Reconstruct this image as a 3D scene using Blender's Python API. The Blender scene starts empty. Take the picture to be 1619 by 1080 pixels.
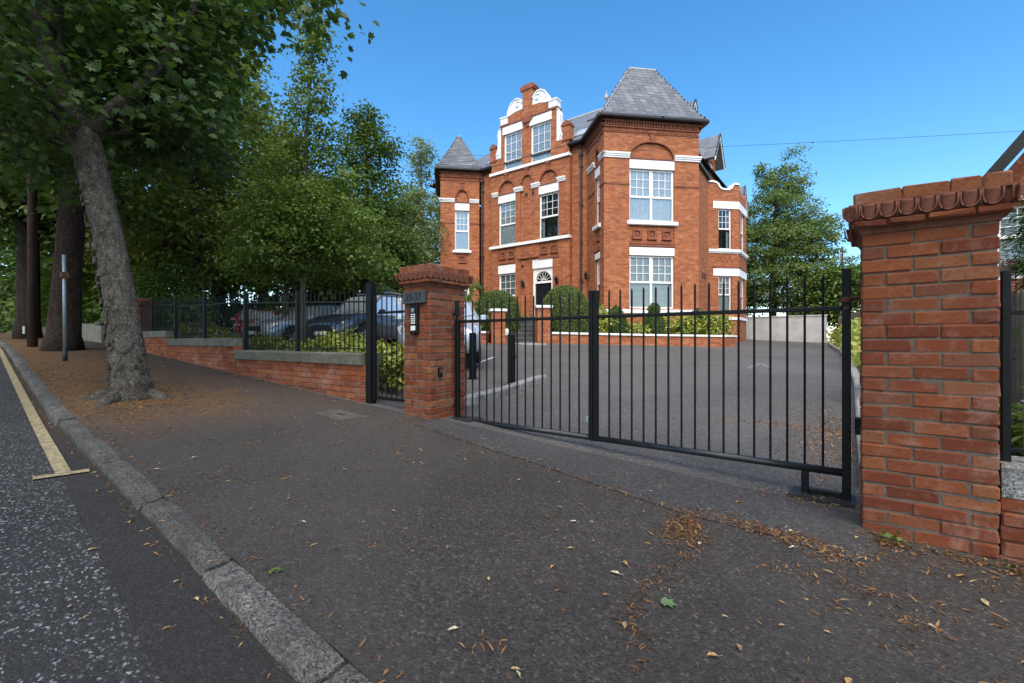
import bpy, math, random
import numpy as np
from mathutils import Vector, Matrix

# ------------------------------------------------------------------ camera, sky, sun, exposure
SC = bpy.context.scene
COL = SC.collection
R2 = math.sqrt(.5)
CAM_H = 1.15
cam_d = bpy.data.cameras.new('camera')
cam_d.lens = 16.0
cam_d.sensor_width = 36.0
cam_d.clip_start = .05
cam_d.clip_end = 2000
cam = bpy.data.objects.new('camera', cam_d)
cam.location = (0, 0, CAM_H)
cam.rotation_euler = (math.radians(90), 0, math.atan2(.6, .8))
COL.objects.link(cam)
SC.camera = cam

SUN_EL, SUN_AZ = 52.0, -58.0       # elevation; direction the sun stands in, degrees from +X (street to the right)
world = bpy.data.worlds.new('World')
SC.world = world
world.use_nodes = True
wn = world.node_tree
wn.nodes.clear()
sky = wn.nodes.new('ShaderNodeTexSky')
sky.sky_type = 'NISHITA'
sky.sun_disc = False
sky.sun_elevation = math.radians(SUN_EL)
sky.sun_rotation = math.radians(90 - SUN_AZ)
sky.altitude = 300
sky.air_density = 1.0
sky.dust_density = 0.25
sky.ozone_density = 2.0
hsv = wn.nodes.new('ShaderNodeHueSaturation')
hsv.inputs['Saturation'].default_value = 1.30
hsv.inputs['Hue'].default_value = .4945
bg = wn.nodes.new('ShaderNodeBackground')
bg.inputs['Strength'].default_value = .15
wo = wn.nodes.new('ShaderNodeOutputWorld')
wn.links.new(sky.outputs[0], hsv.inputs['Color'])
wn.links.new(hsv.outputs[0], bg.inputs[0])
wn.links.new(bg.outputs[0], wo.inputs[0])

sun_d = bpy.data.lights.new('sun', 'SUN')
sun_d.energy = 3.7
sun_d.angle = math.radians(75)
sun_d.color = (1.0, .89, .74)
sun = bpy.data.objects.new('sun', sun_d)
a, e = math.radians(SUN_AZ), math.radians(SUN_EL)
sv = Vector((math.cos(e) * math.cos(a), math.cos(e) * math.sin(a), math.sin(e)))
sun.rotation_euler = sv.to_track_quat('Z', 'Y').to_euler()
sun.location = (10, -20, 40)
COL.objects.link(sun)

SC.view_settings.view_transform = 'Standard'
SC.view_settings.look = 'None'
SC.view_settings.exposure = .93
SC.view_settings.gamma = 1.0
SC.view_settings.use_curve_mapping = False
SC.render.engine = 'CYCLES'
SC.cycles.max_bounces = 6
SC.cycles.transparent_max_bounces = 8
SC.cycles.sample_clamp_indirect = 4.0

rng = np.random.default_rng(7)
rnd = random.Random(11)


# ------------------------------------------------------------------ node materials
class NT:
    def __init__(self, name):
        self.m = bpy.data.materials.new(name)
        self.m.use_nodes = True
        self.t = self.m.node_tree
        self.t.nodes.clear()
        self.out = self.t.nodes.new('ShaderNodeOutputMaterial')
        self.p = self.n('ShaderNodeBsdfPrincipled')
        self.l(self.p.outputs[0], self.out.inputs[0])

    def n(self, typ, **kw):
        nd = self.t.nodes.new(typ)
        for k, v in kw.items():
            setattr(nd, k, v)
        return nd

    def l(self, a, b):
        self.t.links.new(a, b)

    def coord(self, kind='Object', scale=None):
        c = self.n('ShaderNodeTexCoord').outputs[kind]
        if scale:
            mp = self.n('ShaderNodeMapping')
            mp.inputs['Scale'].default_value = scale
            self.l(c, mp.inputs[0])
            return mp.outputs[0]
        return c

    def pos(self):
        return self.n('ShaderNodeNewGeometry').outputs['Position']

    def noise(self, vec, scale, detail=4, rough=.55, dist=0.0):
        nd = self.n('ShaderNodeTexNoise')
        nd.inputs['Scale'].default_value = scale
        nd.inputs['Detail'].default_value = detail
        nd.inputs['Roughness'].default_value = rough
        nd.inputs['Distortion'].default_value = dist
        self.l(vec, nd.inputs['Vector'])
        return nd.outputs['Fac']

    def vor(self, vec, scale, feature='F1', out='Distance', rand=1.0):
        nd = self.n('ShaderNodeTexVoronoi', feature=feature)
        nd.inputs['Scale'].default_value = scale
        nd.inputs['Randomness'].default_value = rand
        self.l(vec, nd.inputs['Vector'])
        return nd.outputs[out]

    def ramp(self, fac, stops, interp='LINEAR'):
        nd = self.n('ShaderNodeValToRGB')
        nd.color_ramp.interpolation = interp
        cr = nd.color_ramp
        while len(cr.elements) > 1:
            cr.elements.remove(cr.elements[-1])
        for i, (p, c) in enumerate(stops):
            el = cr.elements[0] if i == 0 else cr.elements.new(p)
            el.position = p
            if not isinstance(c, (tuple, list)):
                c = (c, c, c)
            el.color = (*c[:3], 1)
        self.l(fac, nd.inputs[0])
        return nd.outputs[0]

    def mix(self, fac, a, b, mode='MIX'):
        nd = self.n('ShaderNodeMix', data_type='RGBA', blend_type=mode)
        for sock, val in ((nd.inputs[0], fac), (nd.inputs[6], a), (nd.inputs[7], b)):
            if hasattr(val, 'is_output') or isinstance(val, bpy.types.NodeSocket):
                self.l(val, sock)
            elif isinstance(val, (tuple, list)):
                sock.default_value = (*val[:3], 1)
            else:
                sock.default_value = val
        return nd.outputs[2]

    def math(self, op, a, b=0.0, c=0.0):
        nd = self.n('ShaderNodeMath', operation=op)
        for sock, val in zip(nd.inputs, (a, b, c)):
            if isinstance(val, bpy.types.NodeSocket):
                self.l(val, sock)
            else:
                sock.default_value = val
        return nd.outputs[0]

    def bump(self, h, strength=.3, dist=.01):
        b = self.n('ShaderNodeBump')
        b.inputs['Strength'].default_value = strength
        b.inputs['Distance'].default_value = dist
        self.l(h, b.inputs['Height'])
        self.l(b.outputs[0], self.p.inputs['Normal'])

    def rand(self):
        o = self.n('ShaderNodeObjectInfo').outputs['Random']
        g = self.n('ShaderNodeNewGeometry').outputs['Random Per Island']
        return self.math('FRACT', self.math('ADD', o, g))

    def set(self, color=None, rough=None, metal=None, spec=None):
        for k, v in (('Base Color', color), ('Roughness', rough), ('Metallic', metal), ('Specular IOR Level', spec)):
            if v is None:
                continue
            if isinstance(v, bpy.types.NodeSocket):
                self.l(v, self.p.inputs[k])
            elif isinstance(v, (tuple, list)):
                self.p.inputs[k].default_value = (*v[:3], 1)
            else:
                self.p.inputs[k].default_value = v
        return self.m


def plain(name, col, rough=.6, metal=0.0, spec=.4, var=.12, scale=6.0, bump=0.0):
    t = NT(name)
    c = t.coord('Object')
    f = t.noise(c, scale, 5, .6)
    lo = tuple(x * (1 - var) for x in col)
    hi = tuple(min(1, x * (1 + var)) for x in col)
    col = t.ramp(f, [(.3, lo), (.7, hi)])
    if bump:
        t.bump(t.noise(c, scale * 12, 4, .7), bump, .004)
    return t.set(col, rough, metal, spec)


def mat_asphalt(name, base, tint, chips=0.0, litter=0.0, blot=1.0):
    t = NT(name)
    c = t.pos()
    big = t.noise(c, .55, 5, .6)
    mid = t.noise(c, 5.0, 5, .65)
    agg = t.vor(c, 95.0, out='Color')
    aggd = t.vor(c, 95.0)
    sep = t.n('ShaderNodeSeparateColor')
    t.l(agg, sep.inputs[0])
    col = t.ramp(big, [(.3, tuple(x * (1 - .22 * blot) for x in base)), (.7, tuple(x * (1 + .2 * blot) for x in base))])
    col = t.mix(t.ramp(mid, [(.35, 0.0), (.75, .5)]), col, tint)
    stone = t.ramp(sep.outputs[0], [(0.0, .55), (.6, .95), (.86, 1.15), (.96, 1.6), (1.0, 2.3)])
    col = t.mix(1.0, col, stone, 'MULTIPLY')
    pits = t.noise(c, 38.0, 3, .6)
    col = t.mix(t.ramp(pits, [(.28, .75), (.42, 0.0)]), col, (.012, .011, .011))
    dr = t.noise(c, 16.0, 3, .7)
    dm = t.math('MULTIPLY', t.ramp(dr, [(.60, 0.0), (.74, .55)]), t.ramp(t.noise(c, 1.1, 3, .6), [(.42, 0.0), (.62, 1.0)]))
    col = t.mix(dm, col, (.11, .045, .02))
    pt_ = t.noise(c, 1.9, 5, .7, .6)
    col = t.mix(t.ramp(pt_, [(.52, 0.0), (.72, .5)]), col, tuple(x * .55 for x in base))
    pt2 = t.noise(c, .33, 3, .5, .4)
    col = t.mix(t.ramp(pt2, [(.50, 0.0), (.58, .30)]), col, tuple(x * 1.35 for x in base))
    h = t.math('ADD', t.math('MULTIPLY', aggd, -1.0), t.math('MULTIPLY', pits, 1.2))
    if chips:
        v = t.n('ShaderNodeTexVoronoi', feature='F1', distance='MANHATTAN')
        v.inputs['Scale'].default_value = 62.0
        dn = t.n('ShaderNodeTexNoise')
        dn.inputs['Scale'].default_value = 26.0
        t.l(c, dn.inputs['Vector'])
        wob = t.n('ShaderNodeMapping')
        wob.inputs['Scale'].default_value = (.62, 1.15, 1.0)
        wob.inputs['Rotation'].default_value = (0, 0, .9)
        t.l(t.mix(.045, c, dn.outputs['Color'], 'ADD'), wob.inputs[0])
        t.l(wob.outputs[0], v.inputs['Vector'])
        s2 = t.n('ShaderNodeSeparateColor')
        t.l(v.outputs['Color'], s2.inputs[0])
        sel = t.math('GREATER_THAN', s2.outputs[0], 1.0 - chips)
        rad = t.math('MULTIPLY_ADD', s2.outputs[1], .30, .36)
        near = t.math('LESS_THAN', v.outputs['Distance'], rad)
        patch = t.ramp(t.noise(c, 1.3, 3, .5), [(.3, .6), (.55, 1.0)])
        on = t.math('MULTIPLY', t.math('MULTIPLY', sel, near), patch)
        cc = t.ramp(s2.outputs[2], [(0, (.09, .088, .085)), (.5, (.185, .18, .172)), (1, (.36, .35, .335))])
        col = t.mix(on, col, cc)
        h = t.math('ADD', h, t.math('MULTIPLY', on, .8))
    if litter:
        # brown leaf mould trodden into the surface around the street trees
        sp = t.n('ShaderNodeSeparateXYZ')
        t.l(c, sp.inputs[0])
        fx = t.math('MULTIPLY_ADD', sp.outputs[0], -.42, -1.95)
        fx = t.math('MINIMUM', t.math('MAXIMUM', fx, 0.0), 1.0)
        ed = t.math('ABSOLUTE', t.math('ADD', sp.outputs[1], -1.75))
        ed = t.math('MAXIMUM', t.math('SUBTRACT', 1.0, t.math('MULTIPLY', t.math('MAXIMUM', t.math('SUBTRACT', ed, .35), 0.0), .75)), .0)
        nm = t.ramp(t.noise(c, 1.8, 5, .7), [(.26, 0.0), (.52, 1.0)])
        mk = t.math('MULTIPLY', t.math('MULTIPLY', fx, ed), t.math('MULTIPLY', nm, litter))
        lc = t.ramp(t.noise(c, 22.0, 4, .7), [(.3, (.045, .022, .009)), (.52, (.15, .075, .025)), (.72, (.28, .15, .055))])
        col = t.mix(mk, col, lc)
    t.bump(h, .55, .006)
    return t.set(col, .82, 0, .35)


def mat_brick_wall():
    t = NT('house_brick')
    uv = t.coord('UV')
    br = t.n('ShaderNodeTexBrick')
    br.offset = .5
    br.inputs['Scale'].default_value = 1.0
    br.inputs['Mortar Size'].default_value = .009
    br.inputs['Mortar Smooth'].default_value = .25
    br.inputs['Bias'].default_value = -.1
    br.inputs['Brick Width'].default_value = .225
    br.inputs['Row Height'].default_value = .075
    br.inputs['Color1'].default_value = (.37, .103, .034, 1)
    br.inputs['Color2'].default_value = (.235, .054, .021, 1)
    br.inputs['Mortar'].default_value = (.34, .20, .12, 1)
    t.l(uv, br.inputs['Vector'])
    su = t.n('ShaderNodeSeparateXYZ')
    t.l(uv, su.inputs[0])
    row = t.math('FLOOR', t.math('DIVIDE', su.outputs[1], .075))
    off = t.math('MULTIPLY', t.math('MODULO', t.math('ABSOLUTE', row), 2.0), .5)
    colm = t.math('FLOOR', t.math('ADD', t.math('DIVIDE', su.outputs[0], .225), off))
    cb = t.n('ShaderNodeCombineXYZ')
    t.l(colm, cb.inputs[0])
    t.l(row, cb.inputs[1])
    wn_ = t.n('ShaderNodeTexWhiteNoise', noise_dimensions='2D')
    t.l(cb.outputs[0], wn_.inputs['Vector'])
    tone = t.ramp(wn_.outputs['Value'], [(0, (.70, .66, .66)), (.25, (.90, .86, .84)), (.6, (1, 1, 1)), (.85, (1.08, 1.16, 1.2)), (1, (1.2, 1.4, 1.5))])
    c = t.pos()
    n1 = t.noise(c, .9, 5, .65)
    n2 = t.noise(c, 7.0, 4, .7)
    mp = t.n('ShaderNodeMapping')
    mp.inputs['Scale'].default_value = (1.2, 5.5, 1)
    t.l(uv, mp.inputs[0])
    n3 = t.noise(mp.outputs[0], 1.6, 4, .7)
    col = t.mix(t.ramp(n1, [(.3, 0.0), (.7, .55)]), br.outputs['Color'], (.37, .122, .045))
    col = t.mix(1.0, col, tone, 'MULTIPLY')
    stn = t.noise(t.coord('Object', (1.6, 1.6, .22)), 1.4, 5, .65)
    col = t.mix(t.ramp(stn, [(.50, 0.0), (.72, .45)]), col, (.20, .075, .045))
    col = t.mix(t.ramp(n3, [(.5, 0.0), (.75, .25)]), col, (.40, .175, .09))
    col = t.mix(t.ramp(n2, [(.3, .55), (.45, 0.0)]), col, (.19, .05, .03))
    t.bump(t.math('MULTIPLY', br.outputs['Fac'], -1.0), .5, .008)
    return t.set(col, .85, 0, .3)


def mat_garden_brick(name='garden_brick', dark=.60):
    t = NT(name)
    r = t.rand()
    k = dark
    base = t.ramp(r, [(0, (0.214 * k, 0.051 * k, 0.022 * k)), (.22, (0.316 * k, 0.079 * k, 0.029 * k)), (.45, (0.377 * k, 0.107 * k, 0.034 * k)), (.62, (0.275 * k, 0.070 * k, 0.031 * k)),
                      (.8, (0.408 * k, 0.140 * k, 0.051 * k)), (.92, (0.337 * k, 0.130 * k, 0.068 * k)), (1, (0.184 * k, 0.047 * k, 0.024 * k))])
    c = t.pos()
    n1 = t.noise(c, 9.0, 6, .7)
    n2 = t.noise(c, 60.0, 4, .75)
    n3 = t.noise(c, 3.2, 5, .65)
    col = t.mix(t.ramp(n1, [(.52, 0.0), (.72, .7)]), base, (.26, .14, .10))
    col = t.mix(t.ramp(n1, [(.22, .7), (.42, 0.0)]), col, (.10, .035, .025))
    col = t.mix(t.ramp(n2, [(.34, .75), (.50, 0.0)]), col, (.12, .04, .028))
    col = t.mix(t.ramp(n3, [(.60, 0.0), (.76, .5)]), col, (.15, .115, .085))
    n5 = t.noise(c, 2.1, 6, .75, .5)
    col = t.mix(t.ramp(n5, [(.54, 0.0), (.66, .42)]), col, (.36, .24, .19))
    t.bump(t.math('ADD', n2, t.math('MULTIPLY', n1, .6)), .6, .006)
    return t.set(col, .88, 0, .25)


def mat_leaf(name, cols, trans=.35, rough=.5):
    t = NT(name)
    at = t.n('ShaderNodeAttribute', attribute_name='tint')
    st = [(i / (len(cols) - 1), c) for i, c in enumerate(cols)]
    col = t.ramp(at.outputs['Fac'], st)
    t.set(col, rough, 0, .35)
    tr = t.n('ShaderNodeBsdfTranslucent')
    t.l(t.mix(.6, col, t.mix(1.0, col, (1.5, 1.7, .6), 'MULTIPLY')), tr.inputs[0])
    mx = t.n('ShaderNodeMixShader')
    mx.inputs[0].default_value = trans
    t.l(t.p.outputs[0], mx.inputs[1])
    t.l(tr.outputs[0], mx.inputs[2])
    t.l(mx.outputs[0], t.out.inputs[0])
    return t.m


def mat_bark(name, a, b, c3, sc=1.0):
    t = NT(name)
    c = t.coord('Object', (1, 1, .55))
    o = t.coord('Object')
    n1 = t.noise(c, 13 * sc, 8, .72, .8)
    n2 = t.noise(o, 42 * sc, 5, .7, 1.2)
    n4 = t.noise(c, 4.0 * sc, 5, .65, .5)
    n3 = t.noise(o, 2.2 * sc, 4, .6)
    col = t.ramp(n1, [(.30, a), (.5, b), (.72, c3)])
    col = t.mix(t.ramp(n2, [(.34, .95), (.50, 0.0)]), col, tuple(x * .3 for x in a))
    col = t.mix(t.ramp(n2, [(.56, 0.0), (.66, .85)]), col, tuple(min(1, x * 1.5) for x in c3))
    col = t.mix(t.ramp(n4, [(.30, .65), (.48, 0.0)]), col, tuple(x * .6 for x in a))
    col = t.mix(t.ramp(n3, [(.6, 0.0), (.8, .4)]), col, (.07, .08, .045))
    t.bump(t.math('ADD', t.math('MULTIPLY', n1, 1.3), n2), 1.0, .04)
    return t.set(col, .92, 0, .2)


def mat_granite(name, lo, hi, moss=0.0):
    t = NT(name)
    c = t.pos()
    v = t.n('ShaderNodeTexVoronoi')
    v.inputs['Scale'].default_value = 130
    t.l(c, v.inputs['Vector'])
    s = t.n('ShaderNodeSeparateColor')
    t.l(v.outputs['Color'], s.inputs[0])
    col = t.ramp(s.outputs[0], [(0, tuple(x * .35 for x in lo)), (.2, lo), (.7, hi), (1, tuple(x * 1.5 for x in hi))])
    col = t.mix(1.0, col, t.ramp(t.n('ShaderNodeObjectInfo').outputs['Random'], [(0, (.72, .70, .68)), (.5, (.95, .94, .93)), (1, (1.2, 1.18, 1.15))]), 'MULTIPLY')
    n = t.noise(c, 4.5, 5, .7)
    n2 = t.noise(c, 30, 5, .7)
    col = t.mix(t.ramp(n, [(.35, .6), (.6, 0.0)]), col, tuple(x * .6 for x in lo))
    if moss:
        col = t.mix(t.ramp(t.noise(c, 3.0, 5, .7), [(.45, 0.0), (.7, moss)]), col, (.06, .065, .035))
    t.bump(t.math('ADD', n2, t.math('MULTIPLY', n, 2.0)), .7, .012)
    return t.set(col, .85, 0, .3)


def mat_slate():
    t = NT('slate')
    r = t.rand()
    base = t.ramp(r, [(0, (.068, .076, .092)), (.5, (.10, .11, .128)), (.85, (.124, .136, .152)), (1, (.16, .168, .18))])
    n = t.noise(t.pos(), 14, 4, .7)
    col = t.mix(t.ramp(n, [(.5, 0.0), (.8, .4)]), base, (.22, .22, .22))
    t.bump(t.noise(t.pos(), 40, 3, .6), .3, .004)
    return t.set(col, .55, 0, .45)


def mat_slate_sheet():
    t = NT('slate_roofing')
    br = t.n('ShaderNodeTexBrick')
    br.offset = .5
    for k, v in (('Scale', 1), ('Mortar Size', .008), ('Brick Width', .3), ('Row Height', .2)):
        br.inputs[k].default_value = v
    br.inputs['Color1'].default_value = (.10, .112, .135, 1)
    br.inputs['Color2'].default_value = (.155, .17, .19, 1)
    br.inputs['Mortar'].default_value = (.04, .045, .05, 1)
    t.l(t.coord('UV'), br.inputs['Vector'])
    t.bump(t.math('MULTIPLY', br.outputs['Fac'], -1), .6, .01)
    return t.set(br.outputs['Color'], .55, 0, .45)


def mat_glass(name='window_glass', refl=.03, tint=(.8, .86, .88)):
    t = NT(name)
    gl = t.n('ShaderNodeBsdfGlossy')
    gl.inputs['Roughness'].default_value = .02
    gl.inputs['Color'].default_value = (.95, .97, 1, 1) if 'car' not in name else (.85, .86, .84, 1)
    tp = t.n('ShaderNodeBsdfTransparent')
    tp.inputs['Color'].default_value = (*tint, 1)
    fr = t.n('ShaderNodeFresnel')
    fr.inputs['IOR'].default_value = 1.5
    fac = t.math('MINIMUM', t.math('ADD', fr.outputs[0], refl), 1.0)
    mx = t.n('ShaderNodeMixShader')
    t.l(fac, mx.inputs[0])
    t.l(tp.outputs[0], mx.inputs[1])
    t.l(gl.outputs[0], mx.inputs[2])
    if 'car' in name:      # pale diffuse layer paints a blurred sky reflection into the car windows
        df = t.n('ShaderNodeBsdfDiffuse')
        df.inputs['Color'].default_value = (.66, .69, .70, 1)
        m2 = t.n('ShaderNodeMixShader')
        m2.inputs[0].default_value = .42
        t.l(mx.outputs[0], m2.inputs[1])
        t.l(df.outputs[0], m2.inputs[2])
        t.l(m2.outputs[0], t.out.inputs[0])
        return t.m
    t.l(mx.outputs[0], t.out.inputs[0])
    return t.m


def mat_paint(name, col, rough=.25, flake=0.0):
    t = NT(name)
    t.set(col, rough, flake, .5)
    t.p.inputs['Coat Weight'].default_value = .7
    t.p.inputs['Coat Roughness'].default_value = .05
    n = t.noise(t.coord('Object'), 3.0, 4, .6)
    c = t.ramp(n, [(.3, tuple(x * .93 for x in col)), (.7, col)])
    t.l(c, t.p.inputs['Base Color'])
    return t.m


M = {}
M['pavement'] = mat_asphalt('pavement_asphalt', (.055, .0475, .041), (.043, .034, .027), litter=1.0)
M['gutter'] = mat_asphalt('gutter_asphalt', (.034, .030, .027), (.030, .025, .022), litter=.3)
M['road'] = mat_asphalt('road_chippings', (.036, .033, .031), (.032, .029, .027), chips=.62)
M['drive'] = mat_asphalt('drive_asphalt', (.098, .093, .088), (.084, .078, .072))
M['apron'] = mat_asphalt('apron_asphalt', (.060, .057, .055), (.050, .046, .043))
M['soil'] = plain('bed_soil', (.045, .03, .02), .95, var=.5, scale=8, bump=.6)
M['earth'] = plain('ground_earth', (.06, .055, .035), .95, var=.4, scale=2, bump=.5)
M['house_brick'] = mat_brick_wall()
M['old_brick'] = mat_garden_brick('old_brick', .5)
M['brick'] = mat_garden_brick()
M['brick_wall_low'] = mat_garden_brick('low_wall_brick', .78)
M['terracotta'] = plain('terracotta', (.165, .058, .034), .9, var=.55, scale=7, bump=.4)
M['terracotta_house'] = plain('moulded_brick', (.22, .072, .040), .85, var=.35, scale=5, bump=.3)
M['mortar'] = plain('mortar', (.125, .098, .076), .95, var=.35, scale=14, bump=.6)
M['white'] = plain('white_masonry_paint', (.76, .76, .75), .6, var=.10, scale=2.2)
M['frame'] = plain('white_window_frame', (.80, .79, .76), .4, var=.03, scale=3)
M['render'] = plain('white_render', (.40, .40, .38), .8, var=.18, scale=1.5, bump=.2)
M['black'] = plain('black_metal_paint', (.0045, .0047, .005), .5, 0, .25, var=.35, scale=9, bump=.08)
M['rail'] = plain('worn_black_rail', (.018, .020, .023), .33, .1, .5, var=.3, scale=9)
M['gutter_black'] = plain('black_gutter', (.018, .018, .02), .4, var=.2)
M['downpipe'] = plain('brown_downpipe', (.035, .022, .018), .45, var=.2)
M['slate'] = mat_slate()
M['slate_sheet'] = mat_slate_sheet()
M['lead'] = plain('grey_lead', (.30, .31, .32), .55, var=.15)
M['glass'] = mat_glass()
M['glass_sky'] = mat_glass('window_glass_reflective', .10)
M['blind'] = plain('window_blind', (.72, .72, .68), .7, var=.06, scale=4)
M['curtain'] = plain('net_curtain', (.74, .74, .72), .9, var=.10, scale=5)
M['room'] = plain('dim_room', (.05, .045, .04), .9, var=.2)
M['door'] = plain('dark_navy_door', (.010, .012, .018), .30, var=.15)
M['granite'] = mat_granite('granite_kerb', (.075, .068, .060), (.16, .148, .135), moss=.45)
M['granite_pale'] = mat_granite('granite_pale', (.16, .155, .15), (.36, .35, .34))
M['coping'] = mat_granite('coping_stone', (.125, .12, .095), (.19, .183, .15), moss=.55)
M['concrete'] = plain('concrete', (.24, .235, .215), .9, var=.25, scale=4, bump=.4)
M['cover'] = plain('cover_concrete', (.085, .075, .065), .9, var=.3, scale=8, bump=.5)
M['stone_dark'] = plain('dark_stone', (.08, .082, .078), .85, var=.3, scale=6, bump=.4)
M['stone_tread'] = plain('stone_tread', (.13, .13, .125), .85, var=.3, scale=6)
M['yellow'] = plain('yellow_road_paint', (.33, .265, .145), .85, var=.5, scale=22, bump=.5)
M['white_line'] = plain('white_road_paint', (.45, .45, .44), .8, var=.25, scale=14)
M['steel'] = plain('galvanised_steel', (.30, .34, .36), .5, .5, .5, var=.2)
M['rust'] = plain('rusty_steel', (.12, .05, .025), .85, var=.35, scale=12, bump=.4)
M['wood_fence'] = plain('weathered_board', (.17, .14, .10), .9, var=.3, scale=5, bump=.3)
M['wood_pole'] = plain('brown_pole', (.045, .024, .018), .85, var=.35, scale=5, bump=.4)
M['rubber'] = plain('tyre_rubber', (.015, .015, .015), .85, var=.2)
M['alloy'] = plain('alloy_wheel', (.45, .46, .47), .3, .7, .5, var=.1)
M['chrome'] = plain('bright_trim', (.6, .6, .62), .15, .9, .5, var=.05)
M['lamp_glass'] = plain('lamp_glass', (.45, .48, .50), .08, .1, .8, var=.1)
M['red_lamp'] = plain('red_lamp', (.45, .012, .012), .15, 0, .6, var=.1)
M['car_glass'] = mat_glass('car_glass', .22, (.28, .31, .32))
M['car_dark'] = plain('dark_trim', (.02, .02, .021), .6, var=.15)
M['silver'] = mat_paint('silver_paint', (.44, .47, .52), .28, .45)
M['grey'] = mat_paint('grey_paint', (.42, .45, .49), .28, .3)
M['darkcar'] = mat_paint('dark_paint', (.085, .09, .105), .25, .3)
M['red'] = mat_paint('red_paint', (.70, .03, .06), .25, .05)
M['awning'] = plain('red_awning', (.16, .03, .035), .8, var=.2)
M['bark_plane'] = mat_bark('grey_bark', (.060, .049, .037), (.15, .128, .10), (.28, .255, .21))
M['bark_dark'] = mat_bark('dark_bark', (.018, .013, .010), (.045, .034, .027), (.075, .06, .048), .7)
M['bark_red'] = mat_bark('reddish_bark', (.025, .016, .013), (.065, .042, .034), (.10, .07, .055), .6)
M['bark_birch'] = mat_bark('pale_bark', (.10, .09, .08), (.22, .21, .19), (.36, .35, .33))
M['leaf_maple'] = mat_leaf('maple_leaf', [(0.026, 0.048, 0.018), (0.045, 0.082, 0.025), (0.073, 0.126, 0.030), (0.139, 0.200, 0.040)])
M['leaf_dark'] = mat_leaf('dark_leaf', [(0.030, 0.055, 0.013), (0.055, 0.098, 0.020), (0.101, 0.160, 0.027), (0.178, 0.235, 0.038)], .3)
M['leaf_olive'] = mat_leaf('olive_leaf', [(0.056, 0.074, 0.013), (0.103, 0.131, 0.023), (0.179, 0.200, 0.035), (0.282, 0.276, 0.058)])
M['leaf_young'] = mat_leaf('young_leaf', [(0.053, 0.087, 0.018), (0.095, 0.147, 0.029), (0.150, 0.217, 0.043), (0.244, 0.306, 0.066)])
M['leaf_birch'] = mat_leaf('birch_leaf', [(0.083, 0.120, 0.049), (0.140, 0.189, 0.079), (0.224, 0.273, 0.122), (0.355, 0.393, 0.195)])
M['leaf_right'] = mat_leaf('sunny_leaf', [(0.058, 0.091, 0.029), (0.100, 0.151, 0.042), (0.164, 0.221, 0.066), (0.293, 0.305, 0.111)])
M['leaf_topiary'] = mat_leaf('topiary_leaf', [(0.041, 0.065, 0.017), (0.073, 0.111, 0.025), (0.118, 0.162, 0.036), (0.181, 0.221, 0.056)], .15)
M['leaf_gold'] = mat_leaf('variegated_leaf', [(0.069, 0.103, 0.022), (0.184, 0.230, 0.039), (0.380, 0.391, 0.077), (0.598, 0.575, 0.220)], .25)
M['leaf_conifer'] = mat_leaf('conifer_leaf', [(0.025, 0.051, 0.010), (0.046, 0.084, 0.014), (0.077, 0.124, 0.018), (0.106, 0.164, 0.030)], .15)
M['litter'] = mat_leaf('dry_litter', [(0.117, 0.045, 0.014), (0.243, 0.108, 0.036), (0.360, 0.189, 0.072), (0.450, 0.306, 0.144)], .1, .85)
M['litter_dark'] = mat_leaf('dark_litter', [(.05, .022, .010), (.12, .05, .02), (.22, .10, .035), (.36, .20, .08)], .1, .85)
M['dry_leaf'] = mat_leaf('dry_fallen_leaf', [(0.300, 0.150, 0.060), (0.420, 0.270, 0.120), (0.500, 0.400, 0.220), (0.550, 0.500, 0.360)], .15, .8)
M['green_leaf'] = mat_leaf('green_fallen_leaf', [(.12, .20, .08), (.20, .30, .14)], .15, .6)
M['flower'] = plain('red_flower', (.12, .015, .03), .7, var=.3, scale=20)


# ------------------------------------------------------------------ mesh helpers
def ss(t):
    t = max(0.0, min(1.0, t))
    return t * t * (3 - 2 * t)


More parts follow.
